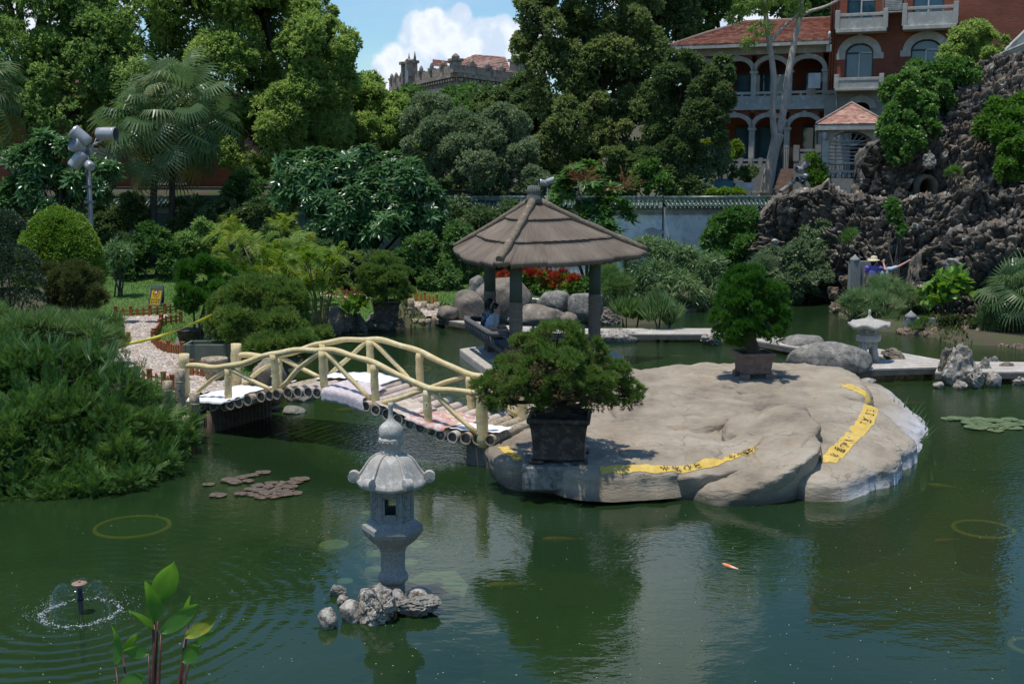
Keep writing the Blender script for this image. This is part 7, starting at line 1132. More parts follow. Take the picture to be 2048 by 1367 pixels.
def villa():
 S = lambda px, py=200: fac(px, py)[0]; Z = lambda py, px=1600: fac(px, py)[1]
 t = thing('villa_wing', 'two-storey red brick villa wing with grey arched verandas and red tiled roof', 'house', fp(-4, 3.2), 'brick villa')
 gz = Z(378); sl = S(1362); piersU = [S(1377), S(1438), S(1506), S(1577), S(1649)]; piersL = [S(1362, 300), S(1433, 300), S(1502, 300), S(1572, 300), S(1641, 300)]
 zf2, zbal, zs2, ze = Z(211), Z(190), Z(139), Z(96); zs1, zt1 = Z(254), Z(212); pw = .26; wb = MB(); ar = MB(); pr = MB()
 left = piersU[0] - .3
 for row, (ps, zs, zt) in enumerate(((piersU, zs2, ze - .25), (piersL, zs1, zf2 - .18))):
  for a, b in zip(ps[:-1], ps[1:]):
   r = (b - a) / 2 - pw * .5; arch_bay(wb, a, b, zs, r, zt, -.38, 0); ar = MB(); arch_ring(ar, (a + b) / 2, zs, r, r + .22, -.40, .035); ar.build('arch_trim', GREY, t)
  wb.build('wall', BRICK, t); wb = MB()
  for a in ps: p = MB(); z0 = zf2 if row == 0 else gz; fbox(p, a - pw / 2, a + pw / 2, z0, zs - .14, -.34, -.02); fbox(p, a - pw * .72, a + pw * .72, zs - .14, zs + .0, -.40, .03); fbox(p, a - pw * .72, a + pw * .72, z0, z0 + .18, -.38, .02); bev(p.build('pier', GREY, t), .015)
 mb = MB(); fbox(mb, left, .0, zf2 - .18, zf2, -3.2, .16); fbox(mb, left, .0, zf2, zf2 + .10, -.30, .08); fbox(mb, left, .0, zf2 + .10, zbal, -.12, -.06)
 for a, b in zip(piersU[:-1], piersU[1:]):
  fbox(mb, a + pw / 2, b - pw / 2, Z(183) - .08, Z(183) + .04, -.16, -.02)
  for q in (.33, .67): fbox(mb, a + (b - a) * q - .05, a + (b - a) * q + .05, zbal, Z(183) - .08, -.13, -.05)
 mb.build('balcony', GREY, t)
 mb = MB(); fbox(mb, left, .0, ze - .25, ze, -.5, .10); fbox(mb, left - .1, .0, ze, ze + .22, -.5, .30); mb.build('cornice', GREY, t)
 mb = MB(); fbox(mb, left, .0, gz - 1, ze, -3.3, -2.6); mb.build('back_wall', BRICK, t)
 mb = MB(); fbox(mb, left, .0, gz - 1.0, gz, -3.2, .35); mb.build('terrace', STN, t)
 for ps, z0, z1 in ((piersU, zf2 + .1, zs2 + .1), (piersL, gz + .05, zs1 + .15)):
  for i, (a, b) in enumerate(zip(ps[:-1], ps[1:])):
   c = (a + b) / 2 + (.25 if i % 2 else -.2); f = MB();
   for s_ in (-1, 1): fbox(f, c + s_ * .62, c + s_ * .54, z0, z1, -2.6, -2.5)
   fbox(f, c - .04, c + .04, z0, z1, -2.6, -2.5); fbox(f, c - .62, c + .62, z1 - .1, z1, -2.6, -2.49); fo = f.build('window', FRAME, t); g_ = MB(); fbox(g_, c - .58, c + .58, z0, z1 - .1, -2.58, -2.54); g_.build('pane', BGLASS, fo)
 A, B = fp(left - .7, ze + .22, .75), fp(0.0, ze + .22, .75); zr = Z(36) + .35; R0, R1 = fp(S(1478, 60) - .2, zr, -3.4), fp(.0, zr, -3.4); Cb, Db = fp(0.0, ze + .22, -7.5), fp(left - .7, ze + .22, -7.5)
 mb = MB(); roof_panel(mb, A, B, R1, R0); roof_panel(mb, Db, A, R0, R0); roof_panel(mb, Cb, Db, R0, R1); ro = mb.build('roof', RTILE, t); mb = MB(); mb.tube([A, (A + R0) / 2 + [0, 0, .05], R0], .10, 8); mb.tube([R0, R1], .10, 8); mb.build('ridge', pmat('ridge_cement', (.22, .16, .13), (.16, .12, .10), 4, .9, .3), ro)
 mb = MB(); mb.add([A - [0, 0, .05], B - [0, 0, .05], fp(0, ze + .17, -.5), fp(left - .1, ze + .17, -.5)], [[0, 1, 2, 3]]); fbox(mb, left - .7, 0, ze + .06, ze + .22, .60, .76); mb.build('eave', GREY, ro)
 a0, a1 = S(1618, 160), S(1642, 160); mb = MB(); fbox(mb, a0, a1, Z(178), Z(148), .02, .30); mb.build('air_conditioner', ALU, t)
 t = thing('brick_block', 'tall red brick block with arched blue windows and grey stone balconies', 'house', fp(5, 3.2), 'brick villa'); s1 = S(2080, 60); zt = Z(-260); zst = fac(1700, 180)[1]; W_ = MB()
 def win(px0, px1, py0, py1, arch, off=0.0): a, z1 = fac(px0, py0); b, z0 = fac(px1, py1); return a, b, z0, z1
 wins = [win(1692, 1745, 88, 158, 1), win(1823, 1880, 80, 150, 1), win(1697, 1750, -40, 40, 0), win(1829, 1887, -50, 32, 0), win(1704, 1738, 205, 260, 1)]
 xs = sorted([0] + [q for w in wins[:4] for q in ((w[0] + wins[0][0]) / 2 * 0 + w[0], w[1])] + [s1])
 colA = (min(wins[0][0], wins[2][0]), max(wins[0][1], wins[2][1])); colB = (min(wins[1][0], wins[3][0]), max(wins[1][1], wins[3][1])); dep = -.5; o1 = .12
 for a, b in ((0, colA[0]), (colA[1], colB[0]), (colB[1], s1)): fbox(W_, a, b, zst, zt, dep, o1)
 for (ca, cb), lo_, up_ in ((colA, wins[0], wins[2]), (colB, wins[1], wins[3])):
  c = (ca + cb) / 2; r = (cb - ca) / 2; zs = lo_[3] - .72 * r; fbox(W_, ca, cb, zst, lo_[2], dep, o1); arch_bay(W_, ca, cb, zs, r - .001, up_[2], dep, o1); fbox(W_, ca, cb, up_[3], zt, dep, o1)
  A_ = MB(); arch_ring(A_, c, zs, r, r + .36, .0, o1 + .05, tail=.28); A_.build('arch_trim', GREY, t)
  for (z0, z1, arch) in ((lo_[2], lo_[3], 1), (up_[2], up_[3], 0)):
   f = MB(); fbox(f, ca, ca + .06, z0, z1 - (.72 * r if arch else 0), -.12, -.02); fbox(f, cb - .06, cb, z0, z1 - (.72 * r if arch else 0), -.12, -.02); fbox(f, c - .035, c + .035, z0, z1 - (.72 * r if arch else 0), -.12, -.02, 1); fbox(f, ca + .06, c - .035, zs if arch else z0 + .9, (zs if arch else z0 + .9) + .06, -.11, -.03, 0); fbox(f, c + .035, cb - .06, (zs if arch else z0 + .9), (zs if arch else z0 + .9) + .06, -.11, -.025, 1)
   if arch: arch_ring(f, c, zs, r - .07, r, -.12, -.02, key=False)
   fo = f.build('window', [FRAME, ALU], t); g_ = MB(); fbox(g_, ca + .02, cb - .02, z0, (zs if arch else z1), -.20, -.16)
   if arch: a = np.linspace(PI, 0, 15); g_.add([fp(c + (r - .02) * math.cos(q), zs + .72 * (r - .02) * math.sin(q), -.17) for q in a], [list(range(15))])
   g_.build('pane', BGLASS, fo)
 fbox(W_, .001, s1, zst - .9, zt, -9, dep - .35, 0); W_.build('wall', BRICK, t)
 mb = MB(); gz0 = Z(378) - .5; w5 = wins[4]; fbox(mb, -.12, w5[0], gz0, zst, -.5, .16); fbox(mb, w5[1], S(1800, 250), gz0, zst, -.5, .16); c5 = (w5[0] + w5[1]) / 2; r5 = (w5[1] - w5[0]) / 2; zs5 = w5[3] - .72 * r5; arch_bay(mb, w5[0], w5[1], zs5, r5 - .001, zst, -.5, .16); fbox(mb, -.2, S(1800, 250), zst - .18, zst, .16, .26); fbox(mb, -.14, .45, gz0, zst - .18, .16, .22); fbox(mb, S(1800, 250), s1, gz0, zst, -.5, .14)
 for k in range(1, 8): fbox(mb, -.145, .455, zst - .18 - k * .42, zst - .16 - k * .42, .16, .215)
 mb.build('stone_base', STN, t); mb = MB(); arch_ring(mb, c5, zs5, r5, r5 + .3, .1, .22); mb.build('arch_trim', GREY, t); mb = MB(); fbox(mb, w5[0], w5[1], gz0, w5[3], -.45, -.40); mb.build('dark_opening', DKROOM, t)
 for px0, px1, pt, pm, pb, pp_ in ((1672, 1762, 150, 172, 182, 0), (1674, 1770, 22, 52, 66, 0), (1808, 1910, 8, 48, 60, 0)):
  mb = MB(); o = .95; a = fac(px0, pb, o)[0]; b = fac(px1, pb, o)[0]; zb = fac(px0, pb, o)[1]; zr = fac(px0, pt, o)[1]; zl = zb + (zr - zb) * .16; zp = zb + (zr - zb) * .66
  fbox(mb, a - .06, b + .06, zb, zl, .12, o + .04); fbox(mb, a + .10, b - .10, zl, zp, o - .10, o - .02); fbox(mb, a + .10, b - .10, zr - .28, zr - .14, o - .13, o + .0)
  for q in (.25, .5, .75): fbox(mb, a + (b - a) * q - .06, a + (b - a) * q + .06, zp, zr - .28, o - .10, o - .03)
  for q in (a, b): fbox(mb, q - .11, q + .11, zl, zr + .02, o - .18, o + .02); fbox(mb, q - .09, q + .09, zl, zp, .12, o - .18); fbox(mb, q - .07, q + .07, zr - .28, zr - .14, .12, o - .18)
  bev(mb.build('balcony', GREY, t), .015)
 mb = MB(); a, z0 = fac(1771, 24); b, z1 = fac(1806, -14); fbox(mb, a, b, z0, z1, .13, .55)
 for k in range(8): fbox(mb, a + .02, b - .02, z0 + .1 + k * (z1 - z0 - .2) / 8, z0 + .13 + k * (z1 - z0 - .2) / 8, .55, .58)
 for q in (a - .12, b + .12):
  for k in range(2): mb.tube([fp(q + .05 * k, z0 - .1, .62), fp(q + .05 * k, z1 + .3, .62)], .015, 6)
 fbox(mb, a - .2, b + .2, z0 - .12, z0 - .06, .12, .66); mb.build('air_conditioner', GREY, t)
 mb = MB()
 for q in (1661, 1666, 1671): s_ = S(q, 100); mb.tube([fp(s_, zst - .2, .2), fp(s_, zt, .2)], .05, 8)
 mb.build('downpipe', BRICK, t); s_, z_ = fac(1659, 100); mb = MB(); fbox(mb, s_ - .12, s_ + .12, z_ - .12, z_ + .22, .14, .42); mb.lathe([(.05, .3), (.12, .35), (.06, .45), (.13, .5), (.05, .66), (.09, .72), (.03, .85)], fp(s_, z_, .28), 10); mb.build('wall_lamp', ALU, t)
 t = thing('terrace_wall', 'grey stone terrace wall with balustrade in front of the villa', 'wall', fp(-4, 3.2, 3.5)); mb = MB(); o = 3.2
 zz_ = lambda px, py: fac(px, py, o); a, z0 = zz_(1440, 380); b, z1 = zz_(1540, 332); fbox(mb, a, b, z0 - 1, z1, o - .3, o); zr = zz_(1500, 318)[1]
 for q in np.linspace(a, b, 6): fbox(mb, q - .1, q + .1, z1, zr + .06, o - .25, o - .03)
 fbox(mb, a, b, zr - .1, zr, o - .2, o - .06); fbox(mb, a, b, z1, z1 + .12, o - .2, o - .06); mb.build('wall_body', STN, t)
 a, z0 = zz_(1585, 392); b, z1 = zz_(1640, 322); mb = MB(); fbox(mb, a, b, z0 - 1, z1, o - .3, o); zr = zz_(1600, 290)[1]
 for q in (a + .1, b - .1): fbox(mb, q - .13, q + .13, z1, zr, o - .3, o + .02)
 fbox(mb, a + .2, b - .2, z1, z1 + .35, o - .22, o - .08); fbox(mb, a + .2, b - .2, zr - .30, zr - .18, o - .22, o - .08); mb.build('balustrade', STN, t)
 t = thing('stone_steps', 'narrow stone steps with iron gate rising to the villa veranda', 'steps', fp(-3, 3.2, 2.5)); a, z0 = zz_(1549, 380); b, z1 = zz_(1580, 337); mb = MB(); n = 9
 for k in range(n): z = z0 + (z1 - z0) * (k + 1) / n; fbox(mb, a, b, z0 - .4, z, o - .1 - k * .28, o + .2 - k * .28)
 mb.build('treads', pmat('worn_steps', (.30, .21, .16), (.2, .14, .11), 4, .9, .3), t); mb = MB()
 for q in np.linspace(a, b, 9): mb.tube([fp(q, z1, o - 2.4), fp(q, z1 + 1.0, o - 2.4)], .018, 6)
 mb.tube([fp(a, z1 + 1.0, o - 2.4), fp(b, z1 + 1.0, o - 2.4)], .02, 6); mb.build('iron_gate', INK, t)
 mb = MB(); o = 6.2
 for x0, y0, x1, y1 in ((1498, 384, 1640, 384),):
  a, z = fac(x0, y0, o); b, _ = fac(x1, y1, o); fbox(mb, a, b, z - .14, z, o - .12, o + .02)
  for q in np.linspace(a, b, 4): fbox(mb, q - .12, q + .12, z - .8, z + .15, o - .16, o + .06)
 q, z = fac(1560, 384, o); mb.tube([fp(q, z, o), fp(q + .6, z + .55, o - .9)], .09, 6); tag(bev(mb.build('stone_railing', STN), .01), 'low grey stone post-and-rail railing above the garden wall', 'railing')
villa()
mb = MB(); c = W(1455, 352, 49); mb.prism([(c[0] - .75, c[1] - .3), (c[0] + .75, c[1] - .3), (c[0] + .75, c[1] + .3), (c[0] - .75, c[1] + .3)], 3.3, 4.0);
t = bush('potted_bonsai', 'small spreading bonsai in a pale rectangular trough below the terrace wall', 'potted tree', (c[0] + .6, c[1] - 1.2, 4.05), [(W(1488, 350, 47.8), np.array([.55, .4, .28])), (W(1475, 342, 47.8), np.array([.3, .3, .2])), (W(1502, 344, 47.8), np.array([.3, .3, .2]))], mkleaf(2200, .12, .06, bunch=5, sub=8), FOL['dark'])
p = W(1488, 366, 47.8); mb.v = []; mb.f = []; mb.n = 0; mb.box((p[0], p[1], p[2] - .12), (.78, .4, .28)); bev(mb.build('pot', ALU, t), .02)
mb = MB(); p = W(1447, 362, 48); mb.box((p[0], p[1], p[2] - .25), (.75, .5, .55)); mb.add(np.array([[-.4, -.28, .03], [.4, -.28, .03], [.36, .28, .10], [-.36, .28, .08]]) + p, [[0, 1, 2, 3]]); tag(mb.build('covered_crate', pmat('blue_tarp', (.05, .20, .24), (.03, .13, .17), 3, .5, .2)), 'crate under a blue-green tarpaulin beside the villa terrace wall', 'crate')
def gazebo():
 Y0 = 47.0; c = W(1690, 380, Y0); gz = c[2]; Z = lambda y: W(1690, y, Y0)[2]; ang = math.radians(-14); t = thing('gazebo', 'small grey gazebo with a red tiled pyramid roof and barred arches', 'gazebo', (c[0] + .1, c[1], gz)); ca, sa = math.cos(ang), math.sin(ang)
 R2 = np.array([[ca, sa], [-sa, ca]]); P = lambda x, y, z: np.array([c[0] + .12 + x * ca - y * sa, c[1] + x * sa + y * ca, z]); h = .95; o = MB()
 for x in (-h, h):
  for y in (-h, h): m_ = MB(); m_.box(P(x, y, (Z(352) + Z(262)) / 2), (.26, .26, Z(262) - Z(352)), rz=ang); m_.box(P(x, y, Z(352) + .1), (.34, .34, .2), rz=ang); bev(m_.build('column', GREY, t), .02)
 m_ = MB(); m_.box(P(0, 0, Z(357) - .9), (2 * h + .35, 2 * h + .35, 1.8), rz=ang); m_.build('plinth', STN, t); m_ = MB()
 for k in range(4):
  a = ang + k * PI / 2; nx = np.array([-math.sin(a), math.cos(a), 0]) * -1; tx = np.array([math.cos(a), math.sin(a), 0]); mid = P(0, 0, 0) + nx * h; ww = h - .13; zs, zt = Z(290), Z(262); an = np.linspace(PI, 0, 15)
  for i in range(14):
   x0, x1 = ww * math.cos(an[i]), ww * math.cos(an[i + 1]); z0, z1 = zs + ww * .62 * math.sin(an[i]), zs + ww * .62 * math.sin(an[i + 1]); q = [mid + tx * x0 + [0, 0, z0], mid + tx * x1 + [0, 0, z1], mid + tx * x1 + [0, 0, zt], mid + tx * x0 + [0, 0, zt]]; v = [p + nx * .1 for p in q] + [p - nx * .1 for p in q]; m_.add(v, [[0, 1, 2, 3], [7, 6, 5, 4], [4, 5, 1, 0]])
  m_.box(mid + [0, 0, zt + .09], (2 * h + .3, .26, .18), rz=a)
  g_ = MB()
  for z in np.linspace(Z(326), Z(283), 7): g_.tube([mid - tx * ww + [0, 0, z], mid + tx * ww + [0, 0, z]], .014, 5)
  for f in np.linspace(.12, PI - .12, 9): g_.tube([mid + [0, 0, zs - .05], mid + tx * ww * math.cos(f) + [0, 0, zs + ww * .6 * math.sin(f)]], .013, 5)
  g_.build('window_bars', ALU, t); b_ = MB(); b_.tube([mid - tx * h + [0, 0, Z(327)], mid + tx * h + [0, 0, Z(327)]], .05, 8); b_.box(mid + [0, 0, Z(343)], (2 * h - .2, .14, .1), rz=a)
  for f in np.linspace(-.8, .8, 7): b_.lathe([(.05, Z(356)), (.075, Z(352)), (.04, Z(348)), (.05, Z(344))], mid + tx * f * ww, 8)
  for f in np.linspace(-.8, .8, 9): b_.tube([mid + tx * f * ww + [0, 0, Z(343)], mid + tx * f * ww + [0, 0, Z(327)]], .012, 5)
  b_.build('balustrade', GREY, t)
 m_.build('arched_walls', GREY, t); ez, az = Z(251), Z(207); e = h + .42; cs = [P(x * e, y * e, ez) for x, y in ((-1, -1), (1, -1), (1, 1), (-1, 1))]; ap = P(0, 0, az); m_ = MB()
 for k in range(4): roof_panel(m_, cs[k], cs[(k + 1) % 4], ap, ap, .03, .16, .14)
 ro = m_.build('roof', RTILE, t); m_ = MB()
 for k in range(4): m_.tube([cs[k] + [0, 0, .03], ap + [0, 0, .04]], .05, 8)
 m_.build('ridge', pmat('grey_ridge', (.30, .22, .18), (.22, .16, .13), 4, .9, .3), ro); m_ = MB(); m_.box(P(0, 0, ez - .12), (2 * e, 2 * e, .2), rz=ang); m_.build('eave', GREY, ro)
 m_ = MB(); p = P(-h - .05, -h - .2, Z(275)); m_.lathe([(.02, .22), (.10, .16), (.11, .0), (.05, -.12), (.02, -.14)], p, 12); m_.tube([p + [0, 0, .2], p + [.05, .15, .35]], .015, 6); m_.build('hanging_lamp', ALU, t)
gazebo()
def mansion():
 C_ = W(913, 150, 140); L_ = W(785, 150, 163); R_ = W(1050, 150, 154); t = thing('mansion', 'old grey stone mansion with crenellated parapet and red roofs on the hilltop', 'mansion', (C_[0], C_[1], 8), None); zb = 6.; base = lambda p: np.array([p[0], p[1], 0])
 Cc, Ll, Rr = base(C_), base(L_), base(R_); zt = W(913, 146, 140)[2]; STO = pmat('mansion_stone', (.37, .30, .23), (.27, .22, .17), .8, .95, .3, .02, c3=(.34, .30, .25), spots=(.14, .125, .105), sscale=1.6); dl, dr = unit(Ll - Cc), unit(Rr - Cc); nl = unit(np.array([dl[1], -dl[0], 0])); nl = -nl if nl[1] > 0 else nl; nr = unit(np.array([dr[1], -dr[0], 0])); nr = -nr if nr[1] > 0 else nr; ll = np.linalg.norm(Ll - Cc); lr = np.linalg.norm(Rr - Cc)
 mb = MB(); mb.prism([Cc[:2], Rr[:2], (Rr + Ll - Cc)[:2], Ll[:2]], zb, zt); mb.build('wall', STO, t); mb = MB(); al = math.atan2(dl[1], dl[0]); ar = math.atan2(dr[1], dr[0])
 for d, n, l, a in ((dl, nl, ll, al), (dr, nr, lr, ar)):
  for z, h, w in ((zt - .25, .45, .5), (zt - 1.6, .3, .3), (zt + .55, .9, .15)): mb.box(Cc + d * l / 2 + n * w / 2 + [0, 0, z], (l, w + .1, h), rz=a)
  for k in range(int(l / .9)): mb.box(Cc + d * (k + .5) * .9 + n * .3 + [0, 0, zt - .75], (.4, .4, .3), rz=a)
 mb.build('cornice', STO, t); mb = MB()
 def merlon(p, w, h): mb = MB(); mb.box(p + [0, 0, zt + h / 2], (w, w, h), rz=al); mb.box(p + [0, 0, zt + h], (w * 1.35, w * 1.35, .28), rz=al); mb.lathe([(w * .4, .1), (w * .45, .4), (w * .2, .7), (.05, .8)], p + [0, 0, zt + h], 10); mb.build('parapet_post', STO, t)
 for q in (.0, .17, .34, .50, .82, .92, 1.0): merlon(Cc + dl * ll * q + nl * .1, .62 if q else 1.1, 1.1 if q else 1.5)
 for q in (.20, .42, .62, .85): merlon(Cc + dr * lr * q + nr * .1, .7, 1.1)
 def gable(p, d, n, w, h, a):
  m2 = MB(); m2.box(p + n * .3 + [0, 0, zt + h / 2 - .8], (w, .9, h + 1.6), rz=a); an = np.linspace(0, PI, 13); top = [p + d * (w * .42 * math.cos(q)) + [0, 0, zt + h + w * .34 * math.sin(q)] for q in an]; m2.add([q + n * .7 for q in top] + [q - n * .1 for q in top], [list(range(13)), list(range(25, 12, -1))] + [[i, i + 1, i + 14, i + 13] for i in range(12)])
  for s_ in (-1, 1): m2.box(p + d * s_ * w * .5 + n * .4 + [0, 0, zt + h / 2 - .8], (.6, 1.3, h + 2.0), rz=a); m2.box(p + d * s_ * w * .5 + n * .4 + [0, 0, zt + h + .3], (1.0, 1.7, .35), rz=a); m2.tube([p + d * s_ * w * .5 + [0, 0, zt + h + .4], p + d * s_ * w * .5 + [0, 0, zt + h + 1.7]], [.25, .03], 6)
  g = m2.build('gable_bay', STO, t); m3 = MB(); m3.box(p + n * .78 + [0, 0, zt + h * .35], (w * .42, .1, h * .95), rz=a); m3.build('panel', pmat('faded_blue_panel', (.22, .27, .28), (.17, .22, .24), 1, .8, .1), g)
 gable(Cc + dl * ll * .66, dl, nl, 2.4, 2.3, al); gable(Cc + dr * lr * .90, dr, nr, 3.2, 2.2, ar)
 mb = MB(); ez = zt + .6; ap0 = W(952, 109, 150); ap1 = W(1010, 114, 157); q = [Cc + dl * ll * .06 + dr * lr * .02 - nl * .8, Cc + dl * ll * .04 + dr * lr * .95 - nr * .8, Cc + dl * ll * .5 + dr * lr * .95, Cc + dl * ll * .5 + dr * lr * .02]; q = [p * [1, 1, 0] + [0, 0, ez] for p in q]
 roof_panel(mb, q[0], q[1], ap1, ap0, .1, .8, .7); roof_panel(mb, q[3], q[0], ap0, ap0, .1, .8, .7); roof_panel(mb, q[1], q[2], ap1, ap1, .1, .8, .7); roof_panel(mb, q[2], q[3], ap0, ap1, .1, .8, .7); mb.build('roof', RTILE, t)
 mb = MB(); b0, b1 = W(864, 132, 153), W(896, 134, 148); b2, b3 = W(893, 122, 156), W(866, 119, 160); roof_panel(mb, b0, b1, b2, b3, .1, .8, .7); roof_panel(mb, b1 + [6, 8, 0], b0 + [6, 8, 0], b3, b2, .1, .8, .7); mb.build('roof', RTILE, t)
mansion()
t = thing('brick_house', 'dark red brick house glimpsed between the trees behind the fan palm', 'house', W(200, 300, 62) * [1, 1, 0] + [0, 0, 3.2]); mb = MB(); a, b = W(-150, 300, 62), W(480, 300, 60); mb.box(((a[0] + b[0]) / 2, 64, 5.2), (b[0] - a[0], 6, 5.2)); mb.build('wall', BRICK, t); mb = MB(); p0, p1, q0, q1 = [a[0] - .6, 60.4, 7.8], [b[0] + .6, 60.4, 7.8], [a[0] + 3, 64.2, 9.4], [b[0] - 3, 64.2, 9.4]; roof_panel(mb, p0, p1, q1, q0); roof_panel(mb, [b[0] + .6, 67.6, 7.8], [a[0] - .6, 67.6, 7.8], q0, q1); roof_panel(mb, [a[0] - .6, 67.6, 7.8], p0, q0, q0); mb.build('roof', RTILE, t)
for px in (60, 200, 345):
 p = W(px, 385, 60.95); f = MB(); f.box((p[0], 60.96, 4.7), (1.3, .1, 1.8)); f.box((p[0], 60.9, 3.75), (1.6, .2, .12)); fo = f.build('window', ALU, t); g_ = MB(); g_.box((p[0], 60.90, 4.7), (1.1, .04, 1.6)); g_.build('pane', BGLASS, fo)
RKM = nt('grotto_rock'); m, tt, out, N = RKM; g = N('NewGeometry'); L = tt.links.new; a1 = N('Attribute'); a1.attribute_name = 'cell'; n1 = N('TexNoise', i_Scale=3.5, i_Detail=8.0, i_Roughness=.68); L(g.outputs['Position'], n1.inputs['Vector']); ad = N('Math', operation='MULTIPLY_ADD'); L(a1.outputs['Fac'], ad.inputs[0]); ad.inputs[1].default_value = .95; sb = N('Math', operation='MULTIPLY_ADD'); L(n1.outputs['Fac'], sb.inputs[0]); sb.inputs[1].default_value = 1.5; sb.inputs[2].default_value = -.78; L(sb.outputs[0], ad.inputs[2])
r1 = ramp(tt, [(.0, (.026, .024, .020)), (.28, (.06, .054, .046)), (.48, (.13, .117, .10)), (.60, (.13, .09, .056)), (.76, (.24, .22, .185)), (1, (.52, .48, .43))]); L(ad.outputs[0], r1.inputs[0]); b = N('BsdfPrincipled', i_Roughness=.95); L(r1.outputs[0], b.inputs['Base Color']); n3 = N('TexNoise', i_Scale=16.0, i_Detail=8.0, i_Roughness=.7); L(g.outputs['Position'], n3.inputs['Vector']); bp = N('Bump', i_Strength=.8, i_Distance=.04); L(n3.outputs['Fac'], bp.inputs['Height']); L(bp.outputs[0], b.inputs['Normal']); L(b.outputs[0], out.inputs[0]); RKM = m
def rock_wall(name, label, cols, nz, parent=None, hole=None, amp=1.0, seed=0, du=.042, crown=.5, depth=2.2):
 """cols: list of (px, py_top, py_bottom, Y_bottom, lean) -> rough cemented rock face, rounded back over the top"""
 px = np.array([c[0] for c in cols], float); tp_ = np.array([c[1] for c in cols], float); Ym = np.mean([c[3] for c in cols]); arc = np.r_[0, np.cumsum(np.hypot(np.diff(px), np.diff(tp_) * .9))]; nu = int(M(arc[-1], Ym) / du); pu = np.interp(np.linspace(0, arc[-1], nu), arc, px + np.arange(len(px)) * 1e-6); I = lambda k: np.interp(pu, px, [c[k] for c in cols]); pt, pb, Yb, ln = I(1), I(2), I(3), I(4)
 pt = pt + 4.5 * fbm(np.c_[pu / 22, pu * 0 + seed, pu * 0], 4, seed) * crown * 2; V = np.zeros((nz + 14, nu, 3));
 for i in range(nu):
  b = W(pu[i], pb[i], Yb[i]); tp = W(pu[i], pt[i], Yb[i] + ln[i]); f = np.linspace(0, 1, nz)[:, None]; V[:nz, i] = b + (tp - b) * f; back = np.linspace(0, 1, 14)[:, None]; V[nz:, i] = tp + np.concatenate([back * 0, back * depth, -.25 * back ** 2 * depth], 1) + [0, .06, 0]
 sh = V.shape; P = V.reshape(-1, 3); N_ = np.array([0, -1, .15]); Pw = P + .16 * np.stack([fbm(P * 1.7 + 7 * k, 3, seed + k) for k in range(3)], 1)
 big = fbm(P * .6 + seed, 3, seed + 11); f1, f2, c1 = worley(Pw * np.array([2.6, 2.6, 3.0]), seed); g1, g2, c2 = worley(Pw * np.array([6.2, 6.2, 7]) + 3, seed + 4); h1, h2, c3 = worley(Pw * 13 + 5, seed + 6); sat = lambda q, k: np.minimum(q, k) / k
 d = .42 * big + .26 * sat(f2 - f1, .22) ** .6 + .34 * (c1 - .5) + .15 * sat(g2 - g1, .25) ** .7 + .20 * (c2 - .5) + .06 * sat(h2 - h1, .3) + .10 * (c3 - .5) - .10 * np.abs(fbm(P * 3.2, 3, seed + 30)); d = d * amp
 prof = np.r_[np.ones(nz), np.linspace(1, .5, 14)]; fade = np.minimum(1, np.r_[np.ones(nz) * 1, np.ones(14)]); D3 = np.zeros(sh); dd = (d.reshape(sh[0], sh[1])) * prof[:, None]; nv = np.zeros(sh); gn = np.cross(np.gradient(V[:nz], axis=1), np.gradient(V[:nz], axis=0)); gn = gn + np.array([0, -1e-5, 2e-6]); gn = np.where(gn[..., 1:2] > 0, -gn, gn); nv[:nz] = unit(unit(gn) + np.array([0, -.25, .2])); up = np.linspace(0, 1, 14)[:, None]; nv[nz:] = unit(np.stack([np.zeros(14), -np.cos(up[:, 0] * 1.3), .3 + np.sin(up[:, 0] * 1.3)], 1))[:, None]
 V2 = V + nv * dd[..., None] + .06 * np.stack([fbm(P * 5 + 9 * k, 2, seed + 20 + k) for k in range(3)], 1).reshape(sh)
 cell = .35 * c1 + .40 * c2 + .25 * c3
 if hole is not None:
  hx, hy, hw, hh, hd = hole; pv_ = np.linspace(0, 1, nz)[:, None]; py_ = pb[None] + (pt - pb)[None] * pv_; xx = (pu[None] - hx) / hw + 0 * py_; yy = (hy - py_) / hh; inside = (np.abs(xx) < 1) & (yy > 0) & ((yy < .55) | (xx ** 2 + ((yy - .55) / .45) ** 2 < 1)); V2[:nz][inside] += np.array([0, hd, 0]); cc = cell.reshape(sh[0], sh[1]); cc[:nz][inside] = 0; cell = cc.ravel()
 mb = MB(); mb.grid(V2);
 edge = np.concatenate([V2[0, :1], V2[-1, :1], V2[-1, -1:], V2[0, -1:]]); bk = V2[[0, -1]].copy(); bk[0] += [0, depth, 0]; mb.grid(np.stack([V2[0], V2[0] + [0, depth + 1, -.2]])); mb.grid(np.stack([V2[:, -1], V2[:, -1] + [0, depth + .5, 0]])); mb.grid(np.stack([V2[:, 0], V2[:, 0] + [0, depth + .5, 0]])[:, ::-1]); mb.grid(np.stack([V2[-1], V2[-1] * [1, 1, 0] + [0, 0, .0]])[:, ::-1])
 o = mb.build(name, RKM, parent); a = o.data.attributes.new('cell', 'FLOAT', 'POINT'); n = len(o.data.vertices); cv = np.zeros(n, np.float32); cv[:len(cell)] = cell; cv[len(cell):] = .4; a.data.foreach_set('value', cv)
 if label: tag(o, label, 'rockery')
 return o
rk = rock_wall('rockery', 'rough dark grotto rock wall rising from the water behind the papyrus', [(1521, 596, 600, 39.6, .1), (1527, 430, 600, 39.6, .5), (1560, 402, 600, 39.4, .6), (1600, 396, 600, 39.2, .6), (1650, 386, 605, 38.6, .8), (1700, 398, 620, 37.6, 1.2), (1760, 405, 640, 36.6, 1.6), (1850, 402, 660, 36.0, 1.6), (1950, 395, 660, 35.6, 1.8), (2100, 380, 670, 35, 1.8)], 140, seed=3)
